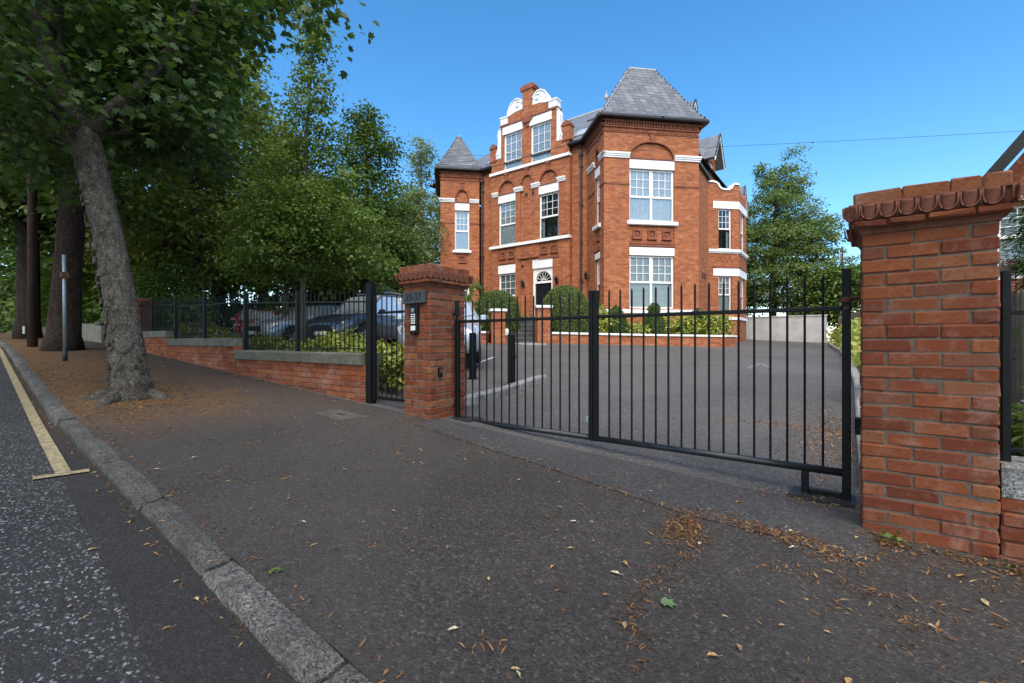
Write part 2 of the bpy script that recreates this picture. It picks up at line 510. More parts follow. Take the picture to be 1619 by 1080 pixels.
class MB:
    def __init__(self):
        self.v, self.f, self.m = [], [], []

    def add(self, vs, fs, m=0):
        b = len(self.v)
        self.v.extend([tuple(p) for p in vs])
        for f in fs:
            self.f.append([b + i for i in f])
            self.m.append(m)

    def quad(self, a, b, c, d, m=0):
        self.add([a, b, c, d], [(0, 1, 2, 3)], m)

    def poly(self, pts, m=0):
        self.add(pts, [list(range(len(pts)))], m)

    def hexa(self, p, m=0):
        self.add(p, [(0, 3, 2, 1), (4, 5, 6, 7), (0, 1, 5, 4), (1, 2, 6, 5), (2, 3, 7, 6), (3, 0, 4, 7)], m)

    def box(self, x0, x1, y0, y1, z0, z1, m=0):
        self.hexa([(x0, y0, z0), (x1, y0, z0), (x1, y1, z0), (x0, y1, z0), (x0, y0, z1), (x1, y0, z1), (x1, y1, z1), (x0, y1, z1)], m)

    def cbox(self, x0, x1, y0, y1, z0, z1, c, m=0):
        # chamfered box
        vs, idx = [], {}
        for sx in (0, 1):
            for sy in (0, 1):
                for sz in (0, 1):
                    X = (x0, x1)[sx]; Y = (y0, y1)[sy]; Z = (z0, z1)[sz]
                    ix = X + c * (1 - 2 * sx); iy = Y + c * (1 - 2 * sy); iz = Z + c * (1 - 2 * sz)
                    for k, p in enumerate(((X, iy, iz), (ix, Y, iz), (ix, iy, Z))):
                        idx[(sx, sy, sz, k)] = len(vs)
                        vs.append(p)
        I = lambda a, b, d, k: idx[(a, b, d, k)]
        fs = [(I(0, 0, 0, 0), I(0, 0, 1, 0), I(0, 1, 1, 0), I(0, 1, 0, 0)), (I(1, 0, 0, 0), I(1, 1, 0, 0), I(1, 1, 1, 0), I(1, 0, 1, 0)),
              (I(0, 0, 0, 1), I(1, 0, 0, 1), I(1, 0, 1, 1), I(0, 0, 1, 1)), (I(0, 1, 0, 1), I(0, 1, 1, 1), I(1, 1, 1, 1), I(1, 1, 0, 1)),
              (I(0, 0, 0, 2), I(0, 1, 0, 2), I(1, 1, 0, 2), I(1, 0, 0, 2)), (I(0, 0, 1, 2), I(1, 0, 1, 2), I(1, 1, 1, 2), I(0, 1, 1, 2))]
        for s in (0, 1):
            for t in (0, 1):
                fs.append((I(s, t, 0, 0), I(s, t, 1, 0), I(s, t, 1, 1), I(s, t, 0, 1)))
                fs.append((I(s, 0, t, 0), I(s, 1, t, 0), I(s, 1, t, 2), I(s, 0, t, 2)))
                fs.append((I(0, s, t, 1), I(1, s, t, 1), I(1, s, t, 2), I(0, s, t, 2)))
        for a in (0, 1):
            for b in (0, 1):
                for d in (0, 1):
                    fs.append((I(a, b, d, 0), I(a, b, d, 1), I(a, b, d, 2)))
        self.add(vs, fs, m)

    def fbox(self, F, s0, s1, z0, z1, o0, o1, m=0):
        self.hexa([F.p(s0, o1, z0), F.p(s1, o1, z0), F.p(s1, o0, z0), F.p(s0, o0, z0), F.p(s0, o1, z1), F.p(s1, o1, z1), F.p(s1, o0, z1), F.p(s0, o0, z1)], m)

    def fprism(self, F, outline, o0, o1, m=0):
        n = len(outline)
        vs = [F.p(s, o1, z) for s, z in outline] + [F.p(s, o0, z) for s, z in outline]
        fs = [list(range(n)), list(range(2 * n - 1, n - 1, -1))]
        for i in range(n):
            j = (i + 1) % n
            fs.append((i, n + i, n + j, j))
        self.add(vs, fs, m)

    def tube(self, pts, r, n=6, m=0, cap=True, jit=0.0):
        pts = [Vector(p) for p in pts]
        rs = r if isinstance(r, (list, tuple)) else [r] * len(pts)
        rings = []
        up = Vector((0, 0, 1))
        for i, p in enumerate(pts):
            d = (pts[min(i + 1, len(pts) - 1)] - pts[max(i - 1, 0)])
            if d.length < 1e-9:
                d = Vector((0, 0, 1))
            d.normalize()
            ref = Vector((1, 0, 0)) if abs(d.x) < .8 else Vector((0, 1, 0))
            a = d.cross(ref).normalized()
            b = d.cross(a)
            rings.append([p + (a * math.cos(2 * math.pi * k / n) + b * math.sin(2 * math.pi * k / n)) * rs[i] * (1 + (rnd.uniform(-jit, jit) if jit else 0)) for k in range(n)])
        vs = [q for rg in rings for q in rg]
        fs = []
        for i in range(len(rings) - 1):
            for k in range(n):
                fs.append((i * n + k, i * n + (k + 1) % n, (i + 1) * n + (k + 1) % n, (i + 1) * n + k))
        if cap:
            fs.append(list(range(n - 1, -1, -1)))
            fs.append([(len(rings) - 1) * n + k for k in range(n)])
        self.add(vs, fs, m)

    def lathe(self, prof, c, n=12, m=0):
        vs, fs = [], []
        for r, z in prof:
            for k in range(n):
                vs.append((c[0] + r * math.cos(2 * math.pi * k / n), c[1] + r * math.sin(2 * math.pi * k / n), c[2] + z))
        for i in range(len(prof) - 1):
            for k in range(n):
                fs.append((i * n + k, i * n + (k + 1) % n, (i + 1) * n + (k + 1) % n, (i + 1) * n + k))
        fs.append(list(range(n - 1, -1, -1)))
        fs.append([(len(prof) - 1) * n + k for k in range(n)])
        self.add(vs, fs, m)

    def mesh(self, name, mats, org=(0, 0, 0), smooth=False, uv=False):
        me = bpy.data.meshes.new(name)
        o = Vector(org)
        me.from_pydata([(p[0] - o.x, p[1] - o.y, p[2] - o.z) for p in self.v], [], self.f)
        if not isinstance(mats, (list, tuple)):
            mats = [mats]
        for x in mats:
            me.materials.append(M[x] if isinstance(x, str) else x)
        if len(mats) > 1:
            me.polygons.foreach_set('material_index', self.m)
        if smooth:
            me.polygons.foreach_set('use_smooth', [True] * len(me.polygons))
        if uv:
            ul = me.uv_layers.new(name='UVMap')
            Z = Vector((0, 0, 1))
            for pg in me.polygons:
                nn = pg.normal
                if abs(nn.z) > .98:
                    t, b = Vector((1, 0, 0)), Vector((0, 1, 0))
                else:
                    t = Z.cross(nn).normalized()
                    b = nn.cross(t)
                for li in pg.loop_indices:
                    q = me.vertices[me.loops[li].vertex_index].co + o
                    ul.data[li].uv = (q.dot(t), q.dot(b))
        me.update()
        return me

    def build(self, name, mats, parent=None, smooth=False, uv=False, local=False, kind=None):
        org = Vector((0, 0, 0))
        if parent is not None and not local:
            r = parent
            while r.parent:
                r = r.parent
            org = r.location
        return link(name, self.mesh(name, mats, org, smooth, uv), parent, kind)


def link(name, me, parent=None, kind=None, loc=None, rotz=0):
    o = bpy.data.objects.new(name, me)
    COL.objects.link(o)
    if parent is not None:
        o.parent = parent
    if kind:
        o['kind'] = kind
    if loc is not None:
        o.location = loc
    if rotz:
        o.rotation_euler = (0, 0, rotz)
    return o


def tag(o, label, cat, group=None):
    o['label'] = label
    o['category'] = cat
    if group:
        o['group'] = group
    return o


def thing(name, label, cat, loc=(0, 0, 0), group=None, rotz=0):
    o = bpy.data.objects.new(name, None)
    COL.objects.link(o)
    o.location = loc
    o.rotation_euler = (0, 0, rotz)
    o.empty_display_size = .1
    return tag(o, label, cat, group)


def copy_tree(o, parent=None):
    c = o.copy()
    COL.objects.link(c)
    if parent is not None:
        c.parent = parent
    for ch in list(o.children):
        copy_tree(ch, c)
    return c


class Face:
    """a vertical wall plane: s runs along it, o outward, z up"""
    def __init__(self, ox, oy, dx, dy):
        self.o, self.d = (ox, oy), (dx, dy)
        self.n = (dy, -dx)

    def p(self, s, o, z):
        return (self.o[0] + self.d[0] * s + self.n[0] * o, self.o[1] + self.d[1] * s + self.n[1] * o, z)


def wall(mb, F, s0, s1, z0, z1, ops=(), dep=.14, m=0):
    """one skin of wall with openings (s0,s1,z0,z1[,crown]) and their reveals; crown makes an arched head springing at z1"""
    cuts = {s0, s1}
    ar = []
    for op in ops:
        cuts |= {op[0], op[1]}
        if len(op) > 4:
            cuts |= {op[0] + (op[1] - op[0]) * k / 14 for k in range(15)}
    cuts = sorted(c for c in cuts if s0 - 1e-6 <= c <= s1 + 1e-6)

    def top(op, s):
        if len(op) < 5:
            return op[3]
        h = (op[1] - op[0]) / 2
        x = (s - (op[0] + op[1]) / 2) / h
        return op[3] + (op[4] - op[3]) * math.sqrt(max(0.0, 1 - x * x))
    for a, b in zip(cuts, cuts[1:]):
        if b - a < 1e-6:
            continue
        mid = (a + b) / 2
        za, zb = z0, z0
        for op in sorted([q for q in ops if q[0] < mid < q[1]], key=lambda q: q[2]):
            if op[2] > min(za, zb) + 1e-6:
                mb.quad(F.p(a, 0, za), F.p(b, 0, zb), F.p(b, 0, op[2]), F.p(a, 0, op[2]), m)
            za, zb = top(op, a), top(op, b)
            mb.quad(F.p(a, 0, za), F.p(b, 0, zb), F.p(b, -dep, zb), F.p(a, -dep, za), m)
        if z1 > min(za, zb) + 1e-6:
            mb.quad(F.p(a, 0, za), F.p(b, 0, zb), F.p(b, 0, z1), F.p(a, 0, z1), m)
    for op in ops:
        for s, sg in ((op[0], 1), (op[1], -1)):
            q = [F.p(s, 0, op[2]), F.p(s, 0, op[3]), F.p(s, -dep, op[3]), F.p(s, -dep, op[2])]
            mb.poly(q if sg > 0 else q[::-1], m)
        if op[2] > z0 + 1e-6:
            mb.quad(F.p(op[0], 0, op[2]), F.p(op[0], -dep, op[2]), F.p(op[1], -dep, op[2]), F.p(op[1], 0, op[2]), m)


# ------------------------------------------------------------------ ground heights (hill rising to the left along the street)
def Zw(X):
    x = -X
    if x < 0:
        return .07 + .045 * x
    return .07 + .058 * min(x, 18) + .03 * max(0, min(x - 18, 25))


def Ain(Y):
    if Y < 14:
        return .07 + .58 * max(0, (Y - 3.5) / 10.5) ** 1.15
    return .65 + .35 * min(1, (Y - 14) / 21)


def Zin(X, Y):
    x = -X
    return Ain(Y) + (.045 * x if x < 0 else .05 * min(x, 10) + .02 * max(0, min(x - 10, 30)))


def Yk(X):
    return .884 + .03 * max(-6, -X) + .028 * max(0, -X - 7)


def Yb(X):
    return .40 + .06 * max(-3, min(-X, 17)) + .053 * max(0, -X - 17)


KW = .15


def upst(X):
    return .062 + .045 * ss((-X - 3.0) / 4.5)


def T(X, Y):
    yk = Yk(X)
    if Y < yk - KW:      # carriageway
        zk = Zw(X) - .07 - upst(X)
        d = yk - KW - Y
        return zk + .02 * min(d, 3.0)
    if Y <= 3.5:
        return Zw(X) - .07 * max(0, (3.5 - Y) / (3.5 - yk))
    w = ss((Y - 3.5) / 3)
    return Zw(X) * (1 - w) + Zin(X, Y) * w


def frange(a, b, n):
    return [a + (b - a) * i / n for i in range(n + 1)]


def sheet(name, mat, xs, yfun, dz=0.0, kind='structure', zf=T):
    """a ground sheet: for each x a list of y values from yfun(x)"""
    mb = MB()
    rows = [[(x, y, zf(x, y) + dz) for y in yfun(x)] for x in xs]
    n = len(rows[0])
    vs = [p for r in rows for p in r]
    fs = [(i * n + j, (i + 1) * n + j, (i + 1) * n + j + 1, i * n + j + 1) for i in range(len(rows) - 1) for j in range(n - 1)]
    mb.add(vs, fs)
    return mb.build(name, mat, kind=kind, smooth=True)


xs_long = [-60, -45, -36, -30, -26, -22] + frange(-20, 8, 70)
ext = frange(-60, 60, 48)
exs = [-900, -400, -200, -120, -80] + ext + [80, 120, 200, 400, 900]
sheet('ground', 'earth', exs, lambda x: [-900, -400, -200, -100, -60] + frange(-40, 60, 40) + [90, 150, 300, 900], dz=-.12, zf=lambda x, y: T(max(-45, min(12, x)), max(-6, min(40, y))))
sheet('road', 'road', xs_long, lambda x: frange(-7, -1, 6) + frange(-.8, Yb(x), 8))
sheet('gutter_strip', 'gutter', xs_long, lambda x: frange(Yb(x) - .01, Yk(x) - KW + .02, 4), dz=.004, zf=lambda x, y: T(x, min(y, Yk(x) - KW - .002)))
sheet('pavement', 'pavement', xs_long, lambda x: frange(Yk(x) - .03, 3.5, 14), zf=lambda x, y: T(x, max(y, Yk(x) - KW + .001)))


def roll(x, y):           # slight roll of the tarmac just outside the gate
    k = math.exp(-((y - 3.62 + .05 * x) / .16) ** 2) * ss((x + 3.4) / .8) * ss((.2 - x) / .5)
    return T(x, y) - .022 * k


sheet('driveway', 'drive', frange(-24, -4, 40) + frange(-3.8, .12, 40), lambda x: frange(3.50, 4.6, 16) + frange(4.8, 16, 40) + frange(16.8, 36, 18), zf=roll)
# the entrance apron laid as a separate strip of tarmac in front of the gate
def apron_front(x):
    pts = [(-3.87, 3.24), (-2.74, 3.08), (-2.0, 3.01), (-1.36, 2.91), (-.81, 2.84), (-.33, 2.88), (.02, 2.83), (.1, 3.02)]
    for (a, b), (c, d) in zip(pts, pts[1:]):
        if a <= x <= c:
            return b + (d - b) * (x - a) / (c - a)
    return pts[-1][1]


sheet('entrance_apron', 'apron', frange(-3.7, .1, 40), lambda x: frange(apron_front(x), 3.58, 6), dz=.005)
mb = MB()
for i in range(30):
    a, b = -30 + i * .862, -30 + (i + 1) * .862
    b = min(b, -4.53)
    for q in (0, 1):
        pass
    y = lambda x: Yb(x) + .012
    mb.quad((a, y(a) - .042, T(a, y(a) - .042) + .009), (b, y(b) - .042, T(b, y(b) - .042) + .009), (b, y(b) + .042, T(b, y(b)) + .010), (a, y(a) + .042, T(a, y(a)) + .010))
mb.quad((-4.57, .535, T(-4.57, .535) + .013), (-4.49, .52, T(-4.49, .52) + .013), (-4.47, .81, T(-4.47, .76) + .013), (-4.55, .82, T(-4.55, .76) + .013))
mb.build('yellow_line', 'yellow', kind='structure')
mb = MB()
mb.quad((-7.06, 8.0, T(-7.06, 8.0) + .006), (-6.98, 8.02, T(-6.98, 8.02) + .006), (-7.5, 9.3, T(-7.5, 9.3) + .006), (-7.58, 9.28, T(-7.58, 9.28) + .006))
mb.build('parking_bay_line', 'white_line', kind='structure')
mb = MB()
gp_ = lambda x, y: (x, y, T(x, y) + .006)
mb.quad(gp_(-1.90, 11.0), gp_(-1.82, 11.0), gp_(-1.72, 12.2), gp_(-1.80, 12.2))
mb.quad(gp_(-1.80, 12.2), gp_(-1.72, 12.2), gp_(-1.44, 11.5), gp_(-1.54, 11.5))
mb.build('drive_arrow', plain('worn_white_paint', (.17, .165, .16), .85, var=.4, scale=18), kind='structure')

# kerb: separate granite stones
kerb = bpy.data.objects.new('kerb', None)
COL.objects.link(kerb)
kerb['kind'] = 'structure'
x = 2.6
ki = 0
while x > -24:
    ln = rnd.uniform(.90, 1.08)
    a, b = x - ln + .022, x
    mbk = MB()
    nx, prof = 7, []
    yk0 = lambda q: Yk(q)
    rows = []
    dzs = rnd.uniform(-.010, .008)
    dyo = rnd.uniform(-.008, .008)
    for i in range(nx + 1):
        q = a + (b - a) * i / nx
        yk = Yk(q) + dyo
        zt = Zw(q) - .07 + dzs + rnd.uniform(-.003, .003)
        e = .012 if 0 < i < nx else .04
        rows.append([(q, yk - KW + rnd.uniform(-.004, .004), zt - .30), (q, yk - KW + rnd.uniform(-.005, .005), zt - .03 - e), (q, yk - KW + .014 + rnd.uniform(-.004, .004), zt - e * .5),
                     (q, yk - KW * .6, zt + .004 - (.028 if i in (0, nx) else 0)), (q, yk - .02, zt - (.012 if i in (0, nx) else 0)), (q, yk, zt - .015), (q, yk, zt - .3)])
    n = 7
    vs = [p for r in rows for p in r]
    fs = [(i * n + j, i * n + j + 1, (i + 1) * n + j + 1, (i + 1) * n + j) for i in range(nx) for j in range(n - 1)]
    fs += [[j for j in range(n)][::-1], [nx * n + j for j in range(n)]]
    mbk.add(vs, [f[::-1] for f in fs])
    mbk.build('kerb_stone', 'granite', kerb, smooth=False)
    x -= ln
    ki += 1

# utility cover in the pavement
cv = thing('utility_cover', 'rectangular concrete utility cover set in the pavement by the side gate', 'cover', (-4.62, 2.94, T(-4.62, 2.94)))
mb = MB(); mb.box(-4.90, -4.34, 2.78, 3.10, .20, T(-4.62, 2.94) + .006); fr = mb.build('cover_frame', 'cover', cv)
fr.rotation_euler = (0, math.radians(3.3), 0)
mb = MB(); mb.box(-4.83, -4.41, 2.83, 3.05, .25, T(-4.62, 2.94) + .010); c2 = mb.build('cover_plate', 'cover', cv)
c2.rotation_euler = (0, math.radians(3.3), 0)
mb = MB(); mb.box(-4.68, -4.56, 2.925, 2.955, .30, T(-4.62, 2.94) + .013); c2 = mb.build('lifting_slot', 'car_dark', cv)
c2.rotation_euler = (0, math.radians(3.3), 0)

# ------------------------------------------------------------------ bricks: shared chamfered meshes
def brick_mesh(l, w, h=.065, name='brick', mat='brick', seed=0):
    mb = MB()
    mb.cbox(-l / 2, l / 2, -w / 2, w / 2, -h / 2, h / 2, .0075)
    r = random.Random(seed)
    mb.v = [(x + r.uniform(-.0045, .0045), y + r.uniform(-.0035, .0035), z + r.uniform(-.0045, .0045)) for x, y, z in mb.v]
    return mb.mesh(name, mat)


BR = {}


def brick(parent, cx, cy, cz, l, w, along='x', mat='brick', name='brick'):
    l = round(l, 3)
    key = (l, w, mat, name, rnd.randrange(5))
    if key not in BR:
        BR[key] = brick_mesh(l + .004, w, .0695, name, mat, len(BR))
    o = link(name, BR[key], parent)
    o.location = (cx, cy, cz)
    o.rotation_euler = (rnd.uniform(-.008, .008), rnd.uniform(-.006, .006), (math.pi / 2 if along == 'y' else 0) + rnd.uniform(-.008, .008))
    return o


def row_cells(L):
    """stretcher lengths along one pinwheel side of length L (the last .1025+.01 belongs to the next side)"""
    L = L - .1125
    out, p = [], 0.0
    while L - p > .04:
        ln = min(.215, L - p)
        out.append((p, ln))
        p += ln + .01
    return out


def pillar(label, x0, y0, w, d, zbase, ztop, name='brick_gate_pillar'):
    """brick pier with moulded cap; x0,y0 near-left corner; w along the street, d back"""
    root = thing(name, label, 'pillar', (x0 + w / 2, y0 + d / 2, zbase))
    L = Vector(root.location)
    core = MB()
    core.box(x0 + .005, x0 + w - .005, y0 + .005, y0 + d - .005, zbase - .15, ztop + .18)
    core.build('mortar_core', 'mortar', root)
    B = .1025
    n = int((ztop - zbase + .12) / .075) + 1
    for k in range(n):
        zc = ztop - .0375 - k * .075
        flip = k % 2
        sides = [('x', w), ('y', d), ('x', w), ('y', d)]
        # corners counter-clockwise from near-left
        for si, (ax, Ls) in enumerate(sides):
            for p, ln in row_cells(Ls):
                q = p + ln / 2
                if flip:
                    q = Ls - q
                if si == 0:
                    c = (x0 + q, y0 + B / 2)
                elif si == 1:
                    c = (x0 + w - B / 2, y0 + q)
                elif si == 2:
                    c = (x0 + w - q, y0 + d - B / 2)
                else:
                    c = (x0 + B / 2, y0 + d - q)
                j = rnd.uniform(-.0025, .0025)
                brick(root, c[0] - L.x + j, c[1] - L.y + j, zc - L.z, ln, B, ax)
    # cap: cavetto, fillet course, egg-and-dart course, top course

    def ring(mb, prof, m=0):
        pts = []
        for o, z in prof:
            pts.append([(x0 - o, y0 - o, z), (x0 + w + o, y0 - o, z), (x0 + w + o, y0 + d + o, z), (x0 - o, y0 + d + o, z)])
        vs = [p for r in pts for p in r]
        fs = []
        for i in range(len(pts) - 1):
            for k in range(4):
                fs.append((i * 4 + k, i * 4 + (k + 1) % 4, (i + 1) * 4 + (k + 1) % 4, (i + 1) * 4 + k))
        fs.append([(len(pts) - 1) * 4 + k for k in range(4)])
        fs.append([3, 2, 1, 0])
        mb.add(vs, fs, m)
    z = ztop
    mb = MB()
    ring(mb, [(-.005, z - .004), (.004, z + .004), (.008, z + .016), (.018, z + .028), (.034, z + .036), (.036, z + .038)])
    mb.build('cap_cavetto', 'terracotta', root)
    # fillet bricks
    for side in range(4):
        Ls = (w, d, w, d)[side] + .09
        p = 0.0
        while p < Ls - .02:
            ln = min(rnd.choice((.16, .19, .215)), Ls - p)
            if Ls - p - ln < .05:
                ln = Ls - p
            q = p + ln / 2 - .045
            mbx = {0: (x0 + q, y0 - .020), 1: (x0 + w + .020, y0 + q), 2: (x0 + w - q, y0 + d + .020), 3: (x0 - .020, y0 + d - q)}[side]
            ky = ('fil', round(ln, 2))
            if ky not in BR:
                BR[ky] = brick_mesh(round(ln, 2) - .006, .06, .034, 'fillet_brick', 'brick', len(BR))
            o = link('fillet_brick', BR[ky], root)
            o.location = (mbx[0] - L.x, mbx[1] - L.y, z + .056 - L.z)
            o.rotation_euler = (0, 0, math.pi / 2 if side % 2 else 0)
            p += ln
    mb = MB()
    ring(mb, [(.028, z + .040), (.030, z + .076), (.040, z + .084), (.044, z + .10), (.048, z + .150), (.062, z + .158), (.062, z + .168), (.04, z + .172)])
    mb.build('cap_bed', 'terracotta', root)
    # egg and dart mouldings
    if 'egg' not in BR:
        e = MB()
        pr, seg = [], 8
        for i in range(5):          # ovolo bulge, an egg sitting in a rounded shell rim
            t = i / 4
            pr.append(t)
        vs, fs = [], []
        rows_ = 6
        for i in range(rows_ + 1):
            zt = -.042 + .084 * i / rows_
            hw = .031 * math.sqrt(max(0.03, 1 - max(0, (-zt + .012) / .056) ** 2))
            for k in range(seg + 1):
                an = math.pi * k / seg
                bul = .014 * math.sin(an) * (0.45 + .55 * (i / rows_))
                vs.append((-hw * math.cos(an), -bul - .010 * (i / rows_), zt))
        for i in range(rows_):
            for k in range(seg):
                fs.append((i * (seg + 1) + k, i * (seg + 1) + k + 1, (i + 1) * (seg + 1) + k + 1, (i + 1) * (seg + 1) + k))
        fs.append([rows_ * (seg + 1) + k for k in range(seg + 1)])
        e.add(vs, fs)
        rim = []
        for k in range(9):
            an = math.pi * (1 + k / 8)
            rim.append((.037 * math.cos(an), -.006 - .007 * (1 + math.sin(an)), -.002 + .044 * math.sin(an) + .006))
        rim = [(-.037, -.016, .038)] + rim + [(.037, -.016, .038)]
        e.tube(rim, .0055, 5)
        BR['egg'] = e.mesh('egg_moulding', 'terracotta', smooth=True)
        dd = MB()
        dd.add([(-.008, 0, .038), (.008, 0, .038), (0, -.02, .03), (0, -.006, -.038), (-.012, .0, -.012), (.012, 0, -.012)], [(0, 4, 2), (4, 3, 2), (3, 5, 2), (5, 1, 2), (0, 2, 1)])
        BR['dart'] = dd.mesh('dart_moulding', 'terracotta')
    for side in range(4):
        Ls = (w, d, w, d)[side] + .10
        ne = max(3, int(round(Ls / .0785)))
        for i in range(ne + 1):
            for kind in ('egg', 'dart'):
                q = (i + (.5 if kind == 'dart' else 0)) * Ls / ne - .05
                if kind == 'dart' and i == ne:
                    continue
                of = .043
                P, rz = {0: ((x0 + q, y0 - of), 0), 1: ((x0 + w + of, y0 + q), math.pi / 2), 2: ((x0 + w - q, y0 + d + of), math.pi), 3: ((x0 - of, y0 + d - q), -math.pi / 2)}[side]
                if i == ne and kind == 'egg':
                    rz += math.pi / 4
                o = link(kind + '_moulding', BR[kind], root)
                o.location = (P[0] - L.x, P[1] - L.y, z + .119 - L.z)
                o.rotation_euler = (0, 0, rz)
    for side in range(4):
        Ls = (w, d, w, d)[side] + .08
        p = 0.0
        cells = []
        while p < Ls - .105:
            ln = min(rnd.choice((.19, .215, .23)), Ls - .105 - p)
            if Ls - .105 - p - ln < .06:
                ln = Ls - .105 - p
            cells.append((p, ln))
            p += ln
        for p, ln in cells:
            q = p + ln / 2 - .04
            c = {0: (x0 + q, y0 + .01), 1: (x0 + w - .01, y0 + q), 2: (x0 + w - q, y0 + d - .01), 3: (x0 + .01, y0 + d - q)}[side]
            ky = ('top', round(ln, 2), rnd.randrange(2))
            if ky not in BR:
                BR[ky] = brick_mesh(round(ln, 2) + .001, .10, .072, 'cap_brick', 'brick', len(BR))
            o = link('cap_brick', BR[ky], root)
            o.location = (c[0] - L.x, c[1] - L.y, z + .202 - L.z + rnd.uniform(-.0015, .0015))
            o.rotation_euler = (0, 0, math.pi / 2 if side % 2 else 0)
    mb = MB()
    mb.box(x0 - .028, x0 + w + .028, y0 - .028, y0 + d + .028, z + .1, z + .228)
    mb.build('cap_fill', 'mortar', root)
    return root


pillar_r = pillar('large weathered red brick gate pillar closest to the viewer, beside the hinges of the wide gate', .04, 3.33, .5525, .5525, .03, 1.765)
pillar_l = pillar('red brick gate pillar carrying the dark number plate and entry keypad', -4.155, 3.46, .435, .56, .22, 1.765)
pillar_n = pillar('half hidden brick pillar at the far end of the railings behind the street tree', -15.5, 3.46, .435, .5, .82, 2.06)

# number plate and keypad on the street face of the left pillar
pl = thing('number_plate', 'dark slate number plate 35-37 fixed high on the left gate pillar', 'sign', (-3.93, 3.45, 1.64))
mb = MB(); mb.cbox(-4.125, -3.765, 3.415, 3.458, 1.575, 1.715, .006); mb.build('plaque', plain('plaque_slate', (.045, .05, .055), .45, var=.3, scale=12), pl)
txt = bpy.data.curves.new('plate_numbers', 'FONT')
txt.body = '35-37'
txt.size = .115
txt.extrude = .002
txt.align_x = 'CENTER'
txt.align_y = 'CENTER'
txt.materials.append(plain('plate_lettering', (.012, .012, .013), .5))
tmp = bpy.data.objects.new('plate_numbers', txt)
COL.objects.link(tmp)
bpy.context.view_layer.update()
tme = bpy.data.meshes.new_from_object(tmp.evaluated_get(bpy.context.evaluated_depsgraph_get()))
bpy.data.objects.remove(tmp)
to = bpy.data.objects.new('plate_numbers', tme)
COL.objects.link(to)
to.parent = pl
to.location = (-3.945 - pl.location.x, 3.413 - 3.45, 1.645 - 1.64)
to.rotation_euler = (math.radians(90), 0, 0)
kp = thing('entry_keypad', 'narrow black entry keypad panel with rows of buttons below the number plate', 'keypad', (-3.95, 3.45, 1.39))
mb = MB(); mb.cbox(-4.01, -3.89, 3.42, 3.458, 1.235, 1.560, .008); mb.build('panel', 'black', kp)
mb = MB(); mb.tube([(-3.955, 3.418, 1.50), (-3.955, 3.412, 1.50)], .026, 14); mb.build('speaker', 'steel', kp)
for r in range(5):
    for c in range(3):
        mb = MB(); mb.cbox(-3.985 + c * .024, -3.968 + c * .024, 3.413, 3.421, 1.348 + r * .024, 1.364 + r * .024, .002)
        mb.build('button', 'chrome' if c < 2 else 'white', kp)
mb = MB(); mb.cbox(-3.988, -3.915, 3.412, 3.421, 1.272, 1.325, .003); mb.build('name_card', 'white', kp)
mb = MB(); mb.cbox(-3.99, -3.91, 3.395, 3.421, 1.225, 1.262, .008); mb.build('camera_hood', 'black', kp)
bx = thing('photocell', 'small black photocell box on the gate side of the left pillar', 'sensor', (-3.71, 3.60, .80))
mb = MB(); mb.cbox(-3.722, -3.69, 3.575, 3.625, .75, .86, .005); mb.build('housing', 'black', bx)
mb = MB(); mb.cbox(-3.691, -3.686, 3.585, 3.615, .80, .845, .002); mb.build('lens', 'rust', bx)
bx = thing('photocell', 'small black photocell box on the gate side of the near pillar', 'sensor', (.03, 3.72, .60))
mb = MB(); mb.cbox(.008, .042, 3.70, 3.76, .545, .655, .005); mb.build('housing', 'black', bx)


# ------------------------------------------------------------------ low walls with copings
def low_wall(label, x0, x1, yf, ztop, zlow, coping=.15, cl=(1.0, 1.35), mat='brick_wall_low', copmat='coping', ov=.035):
    root = thing('low_brick_wall', label, 'wall', (x0, yf, zlow))
    L = root.location
    mb = MB(); mb.box(x0 + .004, x1 - .004, yf + .009, yf + .22, zlow - .1, ztop - coping - .004)
    mb.build('mortar_core', 'mortar', root)
    k = 0
    zc = ztop - coping - .0375
    while zc > min(Zw(x0), Zw(x1)) - .06:
        x = x1 - (0 if k % 2 else .1125)
        first = True
        while x > x0 + .03:
            ln = min(.215, x - x0)
            if first and k % 2 == 0:
                brick(root, x1 - .0512 - L.x, yf + .05 - L.y, zc - L.z, .1025, .1025, 'x', mat)
            first = False
            gz = Zw(x - ln / 2) - .05
            if zc + .04 > gz:
                brick(root, x - ln / 2 - L.x, yf + .05 + rnd.uniform(-.003, .003) - L.y, zc - L.z + rnd.uniform(-.002, .002), ln, .1025, 'x', mat)
            x -= .225
        zc -= .075
        k += 1
    x = x1 - (.03 if ov > .02 and x1 > -6 else 0)
    while x > x0 + .02:
        ln = min(rnd.uniform(*cl), x - x0)
        if x - ln - x0 < .3:
            ln = x - x0
        mb = MB()
        a, b = x - ln + .005, x
        y0, y1 = yf - ov, yf + .26
        zb = ztop - coping
        c = .012
        j = [rnd.uniform(-.004, .004) for _ in range(4)]
        # weathered section: front drop, rounded arris, flat top
        sec = [(y0, zb), (y0, ztop - .018), (y0 + .006, ztop - .006), (y0 + .02, ztop), (y1, ztop + .004), (y1, zb)]
        vs = [(a, y, z) for y, z in sec] + [(b, y, z) for y, z in sec]
        n = len(sec)
        fs = [list(range(n)), list(range(2 * n - 1, n - 1, -1))] + [(i, n + i, n + (i + 1) % n, (i + 1) % n) for i in range(n)]
        mb.add([(p[0] + rnd.uniform(-.002, .002), p[1] + rnd.uniform(-.003, .003), p[2] + rnd.uniform(-.003, .003)) for p in vs], fs)
        mb.build('coping_stone', copmat, root)
        x -= ln
    return root


